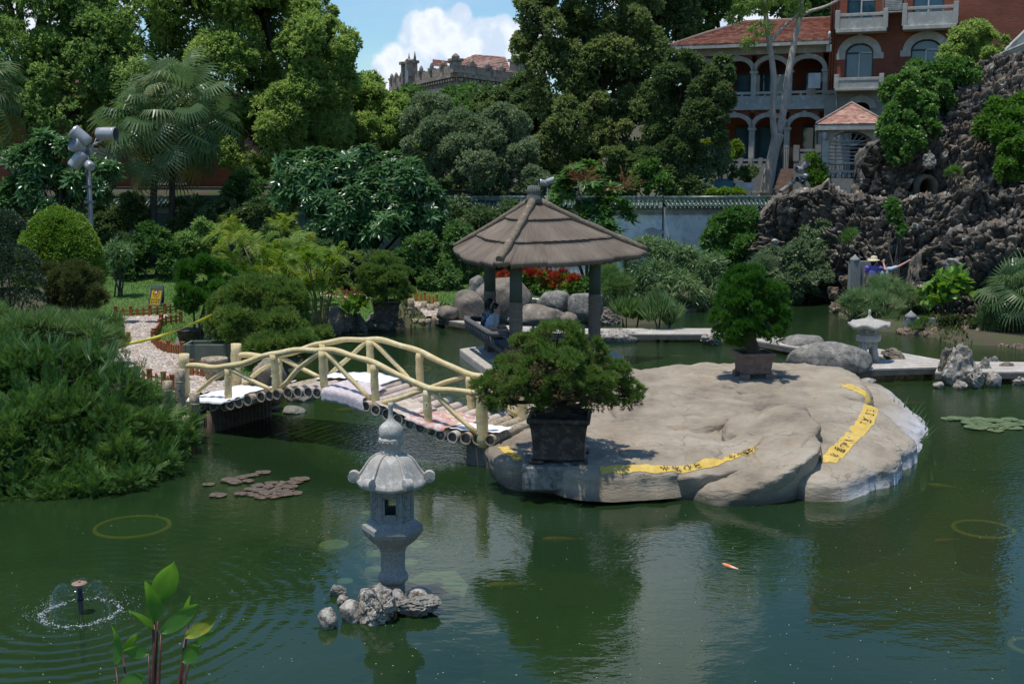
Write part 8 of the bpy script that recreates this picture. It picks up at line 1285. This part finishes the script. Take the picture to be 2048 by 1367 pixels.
rock_wall('rockery', 'upper grotto rock wall with a small dark cave mouth under the vines', [(1730, 400, 402, 42.0, .1), (1737, 305, 402, 42.0, .3), (1765, 285, 404, 42.0, .4), (1790, 262, 405, 42.0, .8), (1815, 235, 406, 42.0, 1.6), (1850, 205, 408, 41.8, 2.4), (1890, 170, 408, 41.6, 3.2), (1930, 140, 408, 41.2, 3.8), (1990, 122, 410, 40.8, 4.2), (2110, 108, 410, 40.2, 4.6)], 190, hole=(1853, 403, 15, 48, 1.6), seed=8, crown=.8, depth=1.6)
rock_wall('rockery', 'low jagged grey rock outcrop between papyrus and fan palm', [(1830, 656, 660, 33.6, .1), (1838, 560, 660, 33.6, .2), (1850, 505, 665, 33.4, .5), (1880, 488, 670, 33.0, .8), (1920, 480, 680, 32.4, .9), (1970, 470, 685, 31.8, 1.0), (2020, 462, 690, 31.2, 1.0), (2110, 455, 700, 30.6, 1.0)], 90, seed=14, crown=1.2, depth=1.2)
mb = MB(); c = W(1853, 404, 41.25); an = np.r_[np.linspace(0, PI, 17)]; w_ = M(15, 41.2); q = [[w_, -.3]] + [[w_ * math.cos(a), M(26, 41.2) + M(20, 41.2) * math.sin(a)] for a in an] + [[-w_, -.3]]; q = np.array(q); mb.grid(np.stack([np.stack([c[0] + q[:, 0] * k, np.full(len(q), c[1] + o_), c[2] + np.where(q[:, 1] > 0, q[:, 1] * (1 + (k - 1) * .6), q[:, 1])], 1) for k, o_ in ((1, 1.2), (1, 0), (1.28, -.05), (1.34, .4))])); mb.build('cave_arch', pmat('cave_stone', (.16, .135, .10), (.10, .085, .065), 4, .95, .5, .02), bpy.data.objects['rockery.001'])
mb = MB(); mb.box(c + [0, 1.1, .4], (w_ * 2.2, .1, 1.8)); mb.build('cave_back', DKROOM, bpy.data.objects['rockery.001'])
SPR = [(1858, 335, 11, 34, 41.0, 'pale upright stone standing like a figure on the rockery ledge'), (1752, 395, 9, 46, 41.2, 'slim dark rock pinnacle at the left end of the upper rock wall'), (2005, 420, 16, 46, 38.5, 'tall brownish rock pinnacle near the picture edge'), (2030, 390, 16, 40, 39.2, 'second rock pinnacle behind the tall brownish one'), (2014, 372, 12, 30, 39.4, 'thin pinnacle tip between the two rock pinnacles'), (1800, 402, 14, 26, 40.6, 'small pointed rock on the terrace left of the cave mouth'), (1780, 404, 12, 14, 40.4, 'low pointed rock left of the small pointed rock'), (1960, 400, 18, 36, 39.6, 'hunched rock on the terrace right of the cave mouth'), (1918, 400, 14, 22, 40, 'stubby rock beside the hunched rock'), (1640, 400, 16, 16, 39.2, 'rock knob on the crest of the lower rock wall'), (1868, 520, 10, 40, 33.2, 'spiky grey rock at the left tip of the low outcrop'), (1895, 500, 12, 30, 33, 'spiky grey rock right of the first spike'), (1605, 402, 12, 10, 39.2, 'little rock on the crest near the garden wall')]
for i, (px, py, hw, h, Y, lb) in enumerate(SPR):
 b = W(px, py, Y); s = Y / F_PX; mb = MB(); v, f = ICO[4]; v = v * np.array([hw * s, hw * s * .9, h * s / 2 * 1.15]); tp = 1 - .45 * (v[:, 2:3] / (h * s / 2)); v[:, :2] *= np.clip(tp, .35, 1.5); f1, f2, ci = worley((v + i * 3.3) * 5, i); v = v * (1 + (.5 * np.minimum(f2 - f1, .5) - .12 + .25 * (ci - .5)))[:, None] + .04 * np.stack([fbm(v * 7 + k * 5, 3, i + k) for k in range(3)], 1); mb.add(v + b + [0, 0, h * s / 2 * .9], f, 0, False); tag(mb.build('rock_pinnacle', RKM if i else BOULD_G), lb, 'rock', 'standing rocks of the rockery')
for i, (px, py, hw, hh, Y) in enumerate([(1668, 585, 14, 16, 36.8), (1690, 605, 18, 20, 36), (1672, 620, 16, 18, 35.4), (1690, 640, 18, 20, 34.6), (1695, 565, 16, 14, 36.4), (1812, 664, 20, 12, 30.6), (1838, 668, 14, 9, 30.4), (1868, 672, 22, 14, 30), (1895, 676, 14, 18, 29.8), (1915, 682, 18, 12, 29.4), (1948, 686, 16, 10, 29.2), (1885, 655, 18, 26, 30.4), (1932, 664, 20, 20, 30), (1958, 672, 14, 14, 29.6), (1795, 660, 10, 9, 31), (1975, 692, 18, 12, 28.8), (2005, 698, 20, 14, 28.4), (2035, 700, 18, 12, 28), (1990, 684, 12, 12, 29.2), (2048, 690, 14, 16, 28.6)]):
 lbs = ['ochre rock at the water inlet nearest the grey-green bush', 'ochre rock just above the papyrus edge', 'brown rock at the water line left of the papyrus', 'lowest brown rock left of the papyrus', 'pale ochre rock under the gazebo side of the carved wall', 'reddish flat stone in front of the carved wall end', 'small brown stone right of the reddish flat stone', 'brown shore stone below the weeds', 'upright whitish shore stone', 'brown shore stone with a pale face', 'last low shore stone before the fern mass', 'dark brown rock behind the carved wall end', 'brown rock under the yellowish broad-leaved plant', 'small rock at the edge of the fern mass', 'round pale stone at the water edge right of the papyrus', 'brown shore stone directly under the low fan palm', 'widest brown shore stone under the low fan palm', 'brown shore stone nearest the right picture edge', 'small brown stone wedged behind the widest one', 'upright brown stone cut by the right picture edge']
 p = W(px, py, Y); s = Y / F_PX; mb = MB(); rock_mesh(mb, p, (hw * s, hw * s * .9, hh * s), 90 + i, 'crag', 4, i * .9); tag(mb.build('rock', CRAG if i in (8, 14) else BOULD_O), lbs[i], 'rock', 'shore rocks under the rockery')
def carved(px0, px1, pyt, pyb, Y, label, low):
 a, b = W(px0, pyb, Y), W(px1, pyb, Y); n = 24; t = thing('carved_wall_end', label, 'stone wall', a); mb = MB(); u = np.linspace(0, 1, n); top = W(px0, pyt, Y)[2]; zl = W(px0, low, Y)[2]; z = zl + (top - .25 - zl) * np.where(u < .25, np.cos(u / .25 * PI / 2) ** .7, 0) + .12 * (zl - a[2]) * np.sin((u - .2) * 5) * (u > .2) * 0; x = a[0] + (b[0] - a[0]) * u
 mb.prism(np.r_[np.c_[x, np.full(n, a[1]), z], [[b[0], a[1], a[2] - .3]], [[a[0], a[1], a[2] - .3]]][::-1], (0, -.10, 0), (0, .10, 0)); mb.build('panel', STONE_D, t); mb = MB(); mb.box((a[0], a[1], (a[2] - .3 + top - .2) / 2), (.30, .30, top - .2 - a[2] + .3)); mb.lathe([(.17, 0), (.14, .1), (.05, .17), (.01, .22)], (a[0], a[1], top - .2), 16); mb.build('post', STONE_D, t)
carved(1820, 1868, 622, 664, 30.8, 'grey carved stone wall end with rounded post by the right shore stones', 636)
carved(1708, 1742, 510, 560, 35.2, 'grey carved stone wall end beside the two visitors at the rockery', 522)
mb = MB(); w_ = W(2030, 110, 49); mb.prism([(w_[0] - 1.2, w_[1], 0), (w_[0] + 2.6, w_[1], 0), (w_[0] + 2.6, w_[1], w_[2] + 2.0), (w_[0] + .5, w_[1], w_[2] + 1.1), (w_[0] - 1.2, w_[1], w_[2] - .6)], (0, 0, 0), (0, .35, 0)); mb.tube([[w_[0] - 1.2, w_[1] - .06, w_[2] - .2], [w_[0] + 2.6, w_[1] - .06, w_[2] + 1.4]], .05, 8); tag(mb.build('stair_wall', TRIM), 'grey slanted stair wall above the rockery at the picture edge', 'wall')
def fence(label, pts, z=.5, h=.26, mat=WOOD, sp=.17, posts=True):
 P = [GL(a, b) for a, b in pts]; t = thing('picket_fence', label, 'fence', P[0], 'low picket fences along the paths'); sm = MB(); rl = MB()
 for a, b in zip(P[:-1], P[1:]):
  d = b - a; L_ = np.linalg.norm(d); d = d / L_; an = math.atan2(d[1], d[0]); n = max(2, int(L_ / sp))
  for k in range(n + 1):
   c = a + d * L_ * k / n; j = rng.uniform(-.01, .015); v = np.array([[-.032, 0, 0], [.032, 0, 0], [.032, 0, h * .86 + j], [0, 0, h + j], [-.032, 0, h * .86 + j]]); ca, sa = math.cos(an), math.sin(an); q = np.stack([v[:, 0] * ca, v[:, 0] * sa, v[:, 2]], 1) + c; nn = np.array([-sa, ca, 0]) * .012; sm.prism(q, nn, -nn)
  for zz in (.32, .68): sm.box((a + b) / 2 + [0, 0, h * zz] + np.array([-math.sin(an), math.cos(an), 0]) * .022, (L_, .02, .035), rz=an)
 sm.build('picket_panel', mat, t)
 for p in P: m_ = MB(); m_.box(p + [0, 0, h * .58], (.075, .075, h * 1.16)); m_.box(p + [0, 0, h * 1.17], (.09, .09, .02)); m_.build('post', mat, t)
fence('red-brown picket fence at the far side of the pebble path under the lawn', [(232, 634), (262, 634), (300, 632), (330, 628), (362, 622)])
fence('short picket fence running back from the path bend to the black pot', [(322, 652), (362, 645)])
fence('picket fence climbing from the tape to the upper path bend', [(308, 682), (320, 662), (324, 650)])
fence('curving picket fence around the stone trough bed', [(306, 688), (318, 700), (338, 708), (366, 713), (392, 718), (418, 722), (436, 728)])
fence('picket fence behind the tall grass at the left side of the path', [(212, 706), (236, 700), (258, 690)], mat=WOOD_Y)
fence('picket fence just above the huge juniper at the bridge end', [(276, 766), (300, 772), (328, 778), (346, 784)])
fence('short picket fence piece beside the cement tub', [(384, 752), (405, 755), (440, 760)])
fence('open picket fence along the far lawn path', [(648, 582), (664, 585), (684, 588), (704, 590), (722, 588)])
fence('red-brown picket fence descending behind the clipped potted juniper', [(664, 538), (684, 546), (700, 556), (712, 568)], h=.3)
fence('yellow picket fence edging the pebble path by the palisade', [(800, 600), (832, 601), (850, 604), (874, 610)], mat=WOOD_Y, h=.28)
def sign():
 Y = 34.0; b = gnd(310, 588, Y); b[2] = lz(b[0], b[1]); t = thing('warning_sign', 'yellow folding warning sign with a red pictogram standing on the lawn', 'sign', b); wd = M(30, Y); h = M(41, Y); yaw = -.35; tl = .16; ux = np.array([math.cos(yaw), math.sin(yaw), 0]); nf = np.array([math.sin(yaw), -math.cos(yaw), 0]); up = unit(np.array([0, 0, 1]) - nf * tl); nn = np.cross(ux, up); lean = np.array([.10, 0, 0])
 up = unit(up + lean); nn = unit(np.cross(ux, up)); org = b + nf * h * tl * .5
 def pan(m_, x0, x1, y0, y1, o, th, mat=0): m_.add([org + ux * a * wd + up * q * h + nn * k for k in (o, o + th) for a, q in ((x0, y0), (x1, y0), (x1, y1), (x0, y1))], [[3, 2, 1, 0], [4, 5, 6, 7], [0, 1, 5, 4], [1, 2, 6, 5], [2, 3, 7, 6], [3, 0, 4, 7]], mat)
 m_ = MB()
 for x0, x1, y0, y1 in ((-.5, -.42, 0, 1), (.42, .5, 0, 1), (-.42, .42, .0, .06), (-.42, .42, .84, 1)): pan(m_, x0, x1, y0, y1, -.02, .04)
 fr = m_.build('frame', GREYM, t); m_ = MB(); pan(m_, -.42, .42, .06, .84, -.01, .012)
 def put(v, f, cx, cy, s, mat): m_.add([org + ux * (cx * wd + q[0] * s) + up * (cy * h + q[1] * s) + nn * .0045 for q in v], f, mat)
 for row, (txt, cy) in enumerate((('请勿践踏', .30), ('爱护草坪', .16))):
  for i, ch in enumerate(txt): v, f = glyph(ch, 1.0); put(v, f, -.27 + .18 * i, cy, wd * .17, 2)
 th = np.linspace(0, 2 * PI, 33)
 for i in range(32): put([[math.cos(th[k]) * r, math.sin(th[k]) * r] for r in (.86, 1.0) for k in (i, i + 1)], [[0, 1, 3, 2]], 0, .60, wd * .25, 2)
 put([[-.75, -.15], [-.1, -.45], [.25, -.35], [.5, .75], [.25, .8], [.05, .0], [-.2, -.1], [-.65, .1]], [[0, 1, 6, 7], [1, 2, 5, 6], [2, 3, 4, 5]], 0, .60, wd * .25, 3); put([[-.4, .15], [0, .1], [.1, .7], [-.15, .75]], [[0, 1, 2, 3]], 0, .60, wd * .25, 4)
 m_.build('panel', [pmat('sign_yellow', (.62, .36, .02), (.55, .32, .02), 6, .5, 0), YELLOW, INK, pmat('sign_red', (.35, .03, .015), None, 6, .5, 0), WHITE], t)
 m_ = MB(); o2 = b - nf * h * tl * 1.1; up2 = unit(org + up * h - o2);
 for sx_ in (-.46, .46): m_.tube([o2 + ux * sx_ * wd, org + up * h + ux * sx_ * wd], .018, 6)
 m_.add([o2 + ux * -.44 * wd + up2 * .1 * h, o2 + ux * .44 * wd + up2 * .1 * h, o2 + ux * .44 * wd + up2 * .9 * h, o2 + ux * -.44 * wd + up2 * .9 * h], [[3, 2, 1, 0]]); m_.build('back_leg', pmat('dark_green_back', (.02, .04, .035), None, 5, .6, 0), t)
sign()
a, b = W(214, 694, 21.6), W(424, 630, 22.6); u = np.linspace(0, 1, 60); P = a + (b - a) * u[:, None]; P[:, 2] -= .10 * np.sin(PI * u); tw = .5 * np.sin(u * 16) + .9 * np.sin(u * 5 + 1); w = .028; S = np.stack([0 * u, np.sin(tw) * w, np.cos(tw) * w], 1); mb = MB(); mb.grid(np.stack([P - S, P + S], 1)); o = mb.build('caution_tape', pmat('tape_yellow', (.62, .60, .03), (.50, .50, .05), 9, .35, 0, c3=(.66, .62, .05))); o.modifiers.new('thickness', 'SOLIDIFY').thickness = .002; tag(o, 'twisted yellow caution tape stretched across the pebble path', 'tape')
def spots(label, px, y0, y1, Y, heads, r=.085, group=None, zb=None):
 b = gnd(px, y1, Y) if zb is None else np.array([*W(px, y1, Y)[:2], zb]); tp = W(px, y0, Y); t = thing('spotlight_pole', label, 'spotlight pole', b, group); mb = MB(); mb.tube([b - [0, 0, .2], [b[0], b[1], tp[2]]], [r, r * .62], 16); mb.tube([[b[0], b[1], tp[2] - .3], [b[0], b[1], tp[2] + .25]], r * .5, 12)
 mb.lathe([(r * 2, 0), (r * 2, .03), (r, .06)], b, 16)
 for z in (-.95, -1.35): mb.box((b[0], b[1], tp[2] + z), (.26, .2, .07))
 mb.build('pole', GREYM, t)
 for hx, hy, dx, dy, dz, s, shade in heads:
  c = W(hx, hy, Y - .1 * dy); d = unit(np.array([dx, dy, dz])); m_ = MB(); q = lambda k: c + d * k * s; m_.tube([q(-.30), q(-.26), q(-.1), q(.26), q(.30)], [.13 * s, .19 * s, .205 * s, .215 * s, .22 * s], 22, 0, cap=True); m_.tube([q(.301), q(.33)], [.22 * s, .205 * s], 22, 0, cap=False); m_.tube([q(.302), q(.306)], [.19 * s, .19 * s], 22, 1)
  j = np.array([b[0], b[1], tp[2] - .25 if shade else tp[2] + .05]); m_.tube([q(-.05) - np.array([0, 0, .15 * s]), j], .03, 8); m_.tube([q(-.25), (q(-.25) + j) / 2 + [0, 0, -.12], j], .012, 6); h = m_.build('lamp_head', [LAMPM, DGLASS], t)
spots('tall grey spotlight pole with clustered floodlights on the left lawn', 190, 300, 590, 30.5, [(163, 275, -.75, -.1, .65, .85, 0), (164, 296, -.62, -.75, .40, .9, 0), (212, 268, 1, -.15, -.02, .85, 0), (158, 318, -.6, .1, -.7, .8, 1), (178, 330, -.5, .6, .3, .6, 1)])
spots('small spotlight pole with white floodlights beside the gazebo', 1608, 347, 400, 45.9, [(1600, 340, -.8, -.5, .1, .6, 0), (1610, 332, .3, -.6, .5, .6, 0), (1600, 358, -.7, -.6, -.1, .55, 1), (1612, 352, .4, .5, .1, .5, 1), (1604, 364, .1, -.9, -.2, .42, 1)], r=.06, zb=3.2)
spots('spotlight pole rising behind the wide white-flowered frangipani', 712, 318, 520, 41, [(697, 313, -1, -.3, .15, .85, 0), (722, 307, 1, -.2, .2, .85, 0), (706, 322, -.4, -.8, .2, .7, 1)], r=.06, zb=.5)
spots('dim spotlight pole behind the pavilion finial under the trees', 1094, 374, 470, 41.5, [(1088, 366, -1, -.3, .2, .55, 0), (1100, 362, 1, -.2, .3, .55, 0)], r=.06, zb=.5)
def person(label, cat_loc, J, wear, hair=None, hat=None, glasses=False, bare=0.0, group=None):
 """J: joints in world space; the body is one skinned-by-remesh surface"""
 t = thing('person', label, 'person', cat_loc, group)
 def caps(m_, a, b, r0, r1, n=9, sub=2):
  a, b = np.array(a), np.array(b); u = np.linspace(0, 1, n)
  for k in u: m_.add(ICO[sub][0] * (r0 + (r1 - r0) * k) + a + (b - a) * k, ICO[sub][1], 0, True)
 def remesh(m_, name, mat, vox):
  o = m_.build(name, mat, t); md = o.modifiers.new('r', 'REMESH'); md.mode = 'VOXEL'; md.voxel_size = vox; md.use_smooth_shade = True; sm = o.modifiers.new('s', 'SMOOTH'); sm.iterations = 4; dg = bpy.context.evaluated_depsgraph_get(); me = bpy.data.meshes.new_from_object(o.evaluated_get(dg)); o.modifiers.clear(); old = o.data; o.data = me; bpy.data.meshes.remove(old); return o
 H = np.array(J['head']); fw = unit(np.array(J['face'])); up = np.array([0, 0, 1.]); sd_ = unit(np.cross(fw, up)); m_ = MB()
 m_.add(ICO[3][0] * [.075, .092, .115] @ np.stack([sd_, fw, up]) + H, ICO[3][1]); caps(m_, H + fw * .02 - up * .05, H + fw * .045 - up * .085, .055, .04); caps(m_, H + fw * .088 + up * .015, H + fw * .105 - up * .02, .010, .016)
 for s_ in (-1, 1): m_.add(ICO[2][0] * [.012, .022, .034] @ np.stack([sd_, fw, up]) + H + sd_ * s_ * .076 - fw * .005, ICO[2][1])
 caps(m_, H + fw * .078 - up * .052 - sd_ * .018, H + fw * .078 - up * .052 + sd_ * .018, .011, .011); caps(m_, H - up * .08 - fw * .015, J['neck'], .052, .058)
 caps(m_, J['neck'], J['chest'], .065, .125); caps(m_, J['chest'], J['pelvis'], .125, .130); shl = np.array(J['shl']); shr = np.array(J['shr']); caps(m_, shl, shr, .062, .062); hpl, hpr = np.array(J['hipl']), np.array(J['hipr']); caps(m_, hpl, hpr, .10, .10)
 for s_, sh, el, wr in (('l', shl, J['ell'], J['wrl']), ('r', shr, J['elr'], J['wrr'])):
  caps(m_, sh, el, .055, .040); caps(m_, el, wr, .041, .027); wr = np.array(wr); hd = unit(np.array(J['hand' + s_])); pn = unit(np.cross(hd, up + .01)); pal = np.cross(pn, hd); caps(m_, wr, wr + hd * .085, .030, .036)
  cur = J.get('curl' + s_, .5); point = J.get('point' + s_, False)
  for q, ln in zip((-1.5, -.5, .5, 1.5), (.062, .075, .072, .058)):
   k0 = wr + hd * .095 + pn * q * .019; cc = 0.05 if (point and q == -1.5) else cur; d1 = unit(hd * math.cos(cc) - pal * math.sin(cc)); d2 = unit(hd * math.cos(2 * cc) - pal * math.sin(2 * cc)); caps(m_, k0, k0 + d1 * ln * .55, .0095, .009, 4, 1); caps(m_, k0 + d1 * ln * .55, k0 + d1 * ln * .55 + d2 * ln * .5, .009, .0078, 4, 1)
  th0 = wr + hd * .03 - pn * .028; td = unit(hd * .7 - pn * .75 - pal * .25); caps(m_, th0, th0 + td * .04, .013, .011, 4, 1); caps(m_, th0 + td * .04, th0 + td * .04 + unit(td + hd * .4) * .03, .0105, .009, 4, 1)
 for hp, kn, an in ((hpl, J['knl'], J['anl']), (hpr, J['knr'], J['anr'])):
  kn, an = np.array(kn), np.array(an); caps(m_, hp, kn, .085, .058); caps(m_, kn, an, .055, .036); ff = unit(np.array(J['face']) * [1, 1, 0]); caps(m_, an - up * .03, an - up * .045 + ff * .15, .038, .028)
 body = remesh(m_, 'body', SKIN, .0085)
 m_ = MB()
 for s_ in (-1, 1): m_.add(ICO[2][0] * .012 + H + fw * .082 + sd_ * s_ * .032 + up * .018, ICO[2][1], 0, True)
 m_.build('eyes', INK, body)
 top, bot, slv, leg = wear; m_ = MB(); caps(m_, np.array(J['neck']) - up * .03, J['chest'], .085, .142); caps(m_, J['chest'], np.array(J['pelvis']), .142, .148); caps(m_, shl, shr, .076, .076)
 for sh, el in ((shl, J['ell']), (shr, J['elr'])): caps(m_, sh, sh + (np.array(el) - sh) * slv, .072, .066)
 remesh(m_, 'shirt', top, .011)
 m_ = MB(); caps(m_, hpl, hpr, .122, .122)
 for hp, kn, an in ((hpl, J['knl'], J['anl']), (hpr, J['knr'], J['anr'])): kn, an = np.array(kn), np.array(an); caps(m_, hp, kn, .102, .074); caps(m_, kn, kn + (an - kn) * leg, .072, .06)
 remesh(m_, 'trousers', bot, .012)
 if hair:
  m_ = MB(); m_.add((ICO[3][0] * [.088, .100, .110]) @ np.stack([sd_, fw, up]) + H - fw * .022 + up * .028, ICO[3][1])
  if hair == 'long': caps(m_, H - fw * .06 + up * .02, H - fw * .085 - up * .26, .085, .055); [caps(m_, H + sd_ * s_ * .072 + up * .03 - fw * .01, H + sd_ * s_ * .075 - fw * .04 - up * .2, .034, .022) for s_ in (-1, 1)]
  else: caps(m_, H - fw * .05, H - fw * .055 - up * .07, .075, .055)
  remesh(m_, 'hair', HAIR, .010)
 if glasses:
  m_ = MB()
  for s_ in (-1, 1): m_.add(ICO[2][0] * [.028, .010, .022] @ np.stack([sd_, fw, up]) + H + fw * .095 + sd_ * s_ * .034 + up * .018, ICO[2][1], 0, True); m_.tube([H + fw * .09 + sd_ * s_ * .062 + up * .02, H - fw * .01 + sd_ * s_ * .084 + up * .02], .004, 5)
  m_.build('sunglasses', INK, t)
 if hat is not None:
  m_ = MB(); R_ = np.stack([sd_, fw, up]); pr = [(.185, .005), (.15, .012), (.105, .02), (.098, .06), (.088, .11), (.05, .128), (.002, .13)]; th_ = np.linspace(0, 2 * PI, 29); V = np.array([[[r * math.cos(a), r * 1.08 * math.sin(a), z - (.03 * abs(math.sin(a)) if r > .15 else 0)] for a in th_] for r, z in pr]); m_.grid(V @ R_ + H + up * .055); o = m_.build('sun_hat', hat, t); o.modifiers.new('t', 'SOLIDIFY').thickness = .006
 return t
NAVY = pmat('navy_dotted', (.012, .014, .03), (.010, .012, .024), 20, .8, 0, spots=(.55, .55, .58), sscale=26); LBLUE = pmat('pale_blue_cotton', (.42, .48, .54), (.38, .44, .50), 5, .85, .1); DENIM = pmat('denim', (.05, .07, .13), (.04, .055, .10), 8, .85, .1); PURPL = pmat('violet_cotton', (.17, .13, .42), (.14, .10, .35), 5, .85, .1); STRAWH = pmat('straw_hat', (.62, .52, .36), (.54, .44, .29), 20, .85, .2); GREYT = pmat('grey_trousers', (.16, .16, .17), (.12, .12, .13), 5, .85, .1)
d = unit(PP[2] * [1, 1, 0] - PP[1] * [1, 1, 0]); inn = unit((PC - (PP[1] + PP[2]) / 2) * [1, 1, 0])
def seated(label, f, hx, wear, hair, gl, sc=1.0, twist=0.0, lean=0.0):
 seat = (PP[1] + (PP[2] - PP[1]) * f) * [1, 1, 0] - inn * .14 + np.array([hx, 0, FLOOR + .415]); a = -math.asin(0) ; fw = unit(inn * math.cos(twist) + d * math.sin(twist)); sd_ = np.array([fw[1], -fw[0], 0]); up = np.array([0, 0, 1.]); P = lambda x, y, z: seat + (sd_ * x + fw * y + up * z) * sc
 J = dict(pelvis=P(0, 0, .12), hipl=P(-.09, .02, .10), hipr=P(.09, .02, .10), chest=P(0, .05 + lean * .5, .40), neck=P(0, .09 + lean, .57), head=P(0, .12 + lean, .70), face=fw + d * .2, shl=P(-.17, .07 + lean * .9, .52), shr=P(.17, .07 + lean * .9, .52), ell=P(-.22, .12, .25), elr=P(.22, .12, .25), wrl=P(-.10, .34, .20), wrr=P(.10, .34, .20), handl=fw + sd_ * .3, handr=fw - sd_ * .3, knl=P(-.12, .44, .09), knr=P(.12, .44, .09), anl=P(-.12, .48, -.32), anr=P(.12, .48, -.32)); return person(label, seat * [1, 1, 0] + [0, 0, FLOOR], J, wear, hair, None, gl)
seated('seated woman with long black hair, sunglasses and navy dotted top in the pavilion', .17, -.06, (NAVY, DENIM, .5, .9), 'long', True, 1.0, .35)
seated('seated person with short black hair and pale blue top nearer the camera in the pavilion', .40, -.10, (LBLUE, NAVY, .55, .9), 'short', False, .93, .55, .06)
def standing(label, px, Y, zt, wear, J2, hat=None, hair=None, sc=1.0, yaw=0.0):
 b = W(px, 560, Y); z0 = zt - 1.60 * sc; fw = np.array([math.sin(yaw), math.cos(yaw), 0]); sd_ = np.array([fw[1], -fw[0], 0]); up = np.array([0, 0, 1.]); o = np.array([b[0], Y, z0]); P = lambda x, y, z: o + (sd_ * x + fw * y + up * z) * sc
 J = dict(pelvis=P(0, 0, .88), hipl=P(-.09, 0, .84), hipr=P(.09, 0, .84), chest=P(0, .0, 1.16), neck=P(0, .0, 1.35), head=P(0, .02, 1.47), face=fw, shl=P(-.18, 0, 1.29), shr=P(.18, 0, 1.29), ell=P(-.23, .03, 1.02), elr=P(.23, .03, 1.02), wrl=P(-.22, .14, .80), wrr=P(.22, .14, .80), handl=-up + fw * .3, handr=-up + fw * .3, knl=P(-.10, .03, .47), knr=P(.10, .03, .47), anl=P(-.11, 0, .08), anr=P(.11, 0, .08)); J.update(J2(P, fw, sd_, up)); mb = MB(); mb.box((o[0], o[1] + .1, z0 / 2 - .35), (1.1, .9, z0 + .72 if z0 > -.7 else .1)); return person(label, o, J, wear, hair, hat)
zt = W(1745, 515, 34.4)[2]
standing('visitor in straw sun hat and violet top lifting a phone by the rockery', 1746, 34.4, zt, (PURPL, GREYT, .35, .95), lambda P, f, s, u: dict(elr=P(.34, .12, 1.22), wrr=P(.27, .26, 1.42), handr=u + f * .3, face=f + s * .5, curlr=.9), hat=STRAWH, hair='short', yaw=.35)
standing('visitor in pale blue top pointing with a stretched arm by the rockery', 1768, 34.7, zt - .06, (LBLUE, DENIM, .6, .95), lambda P, f, s, u: dict(elr=P(.43, .06, 1.38), wrr=P(.66, .08, 1.52), handr=s + u * .55, pointr=True, curlr=1.1, face=s * .6 + f), hair='short', yaw=.2)
mb = MB(); p = W(1766, 545, 34.5); mb.prism([(p[0] - .75, 34.0), (p[0] + 1.2, 34.0), (p[0] + 1.2, 35.6), (p[0] - .75, 35.6)], -.5, zt - 1.60); tag(mb.build('path', SLAB_D), kind='structure')
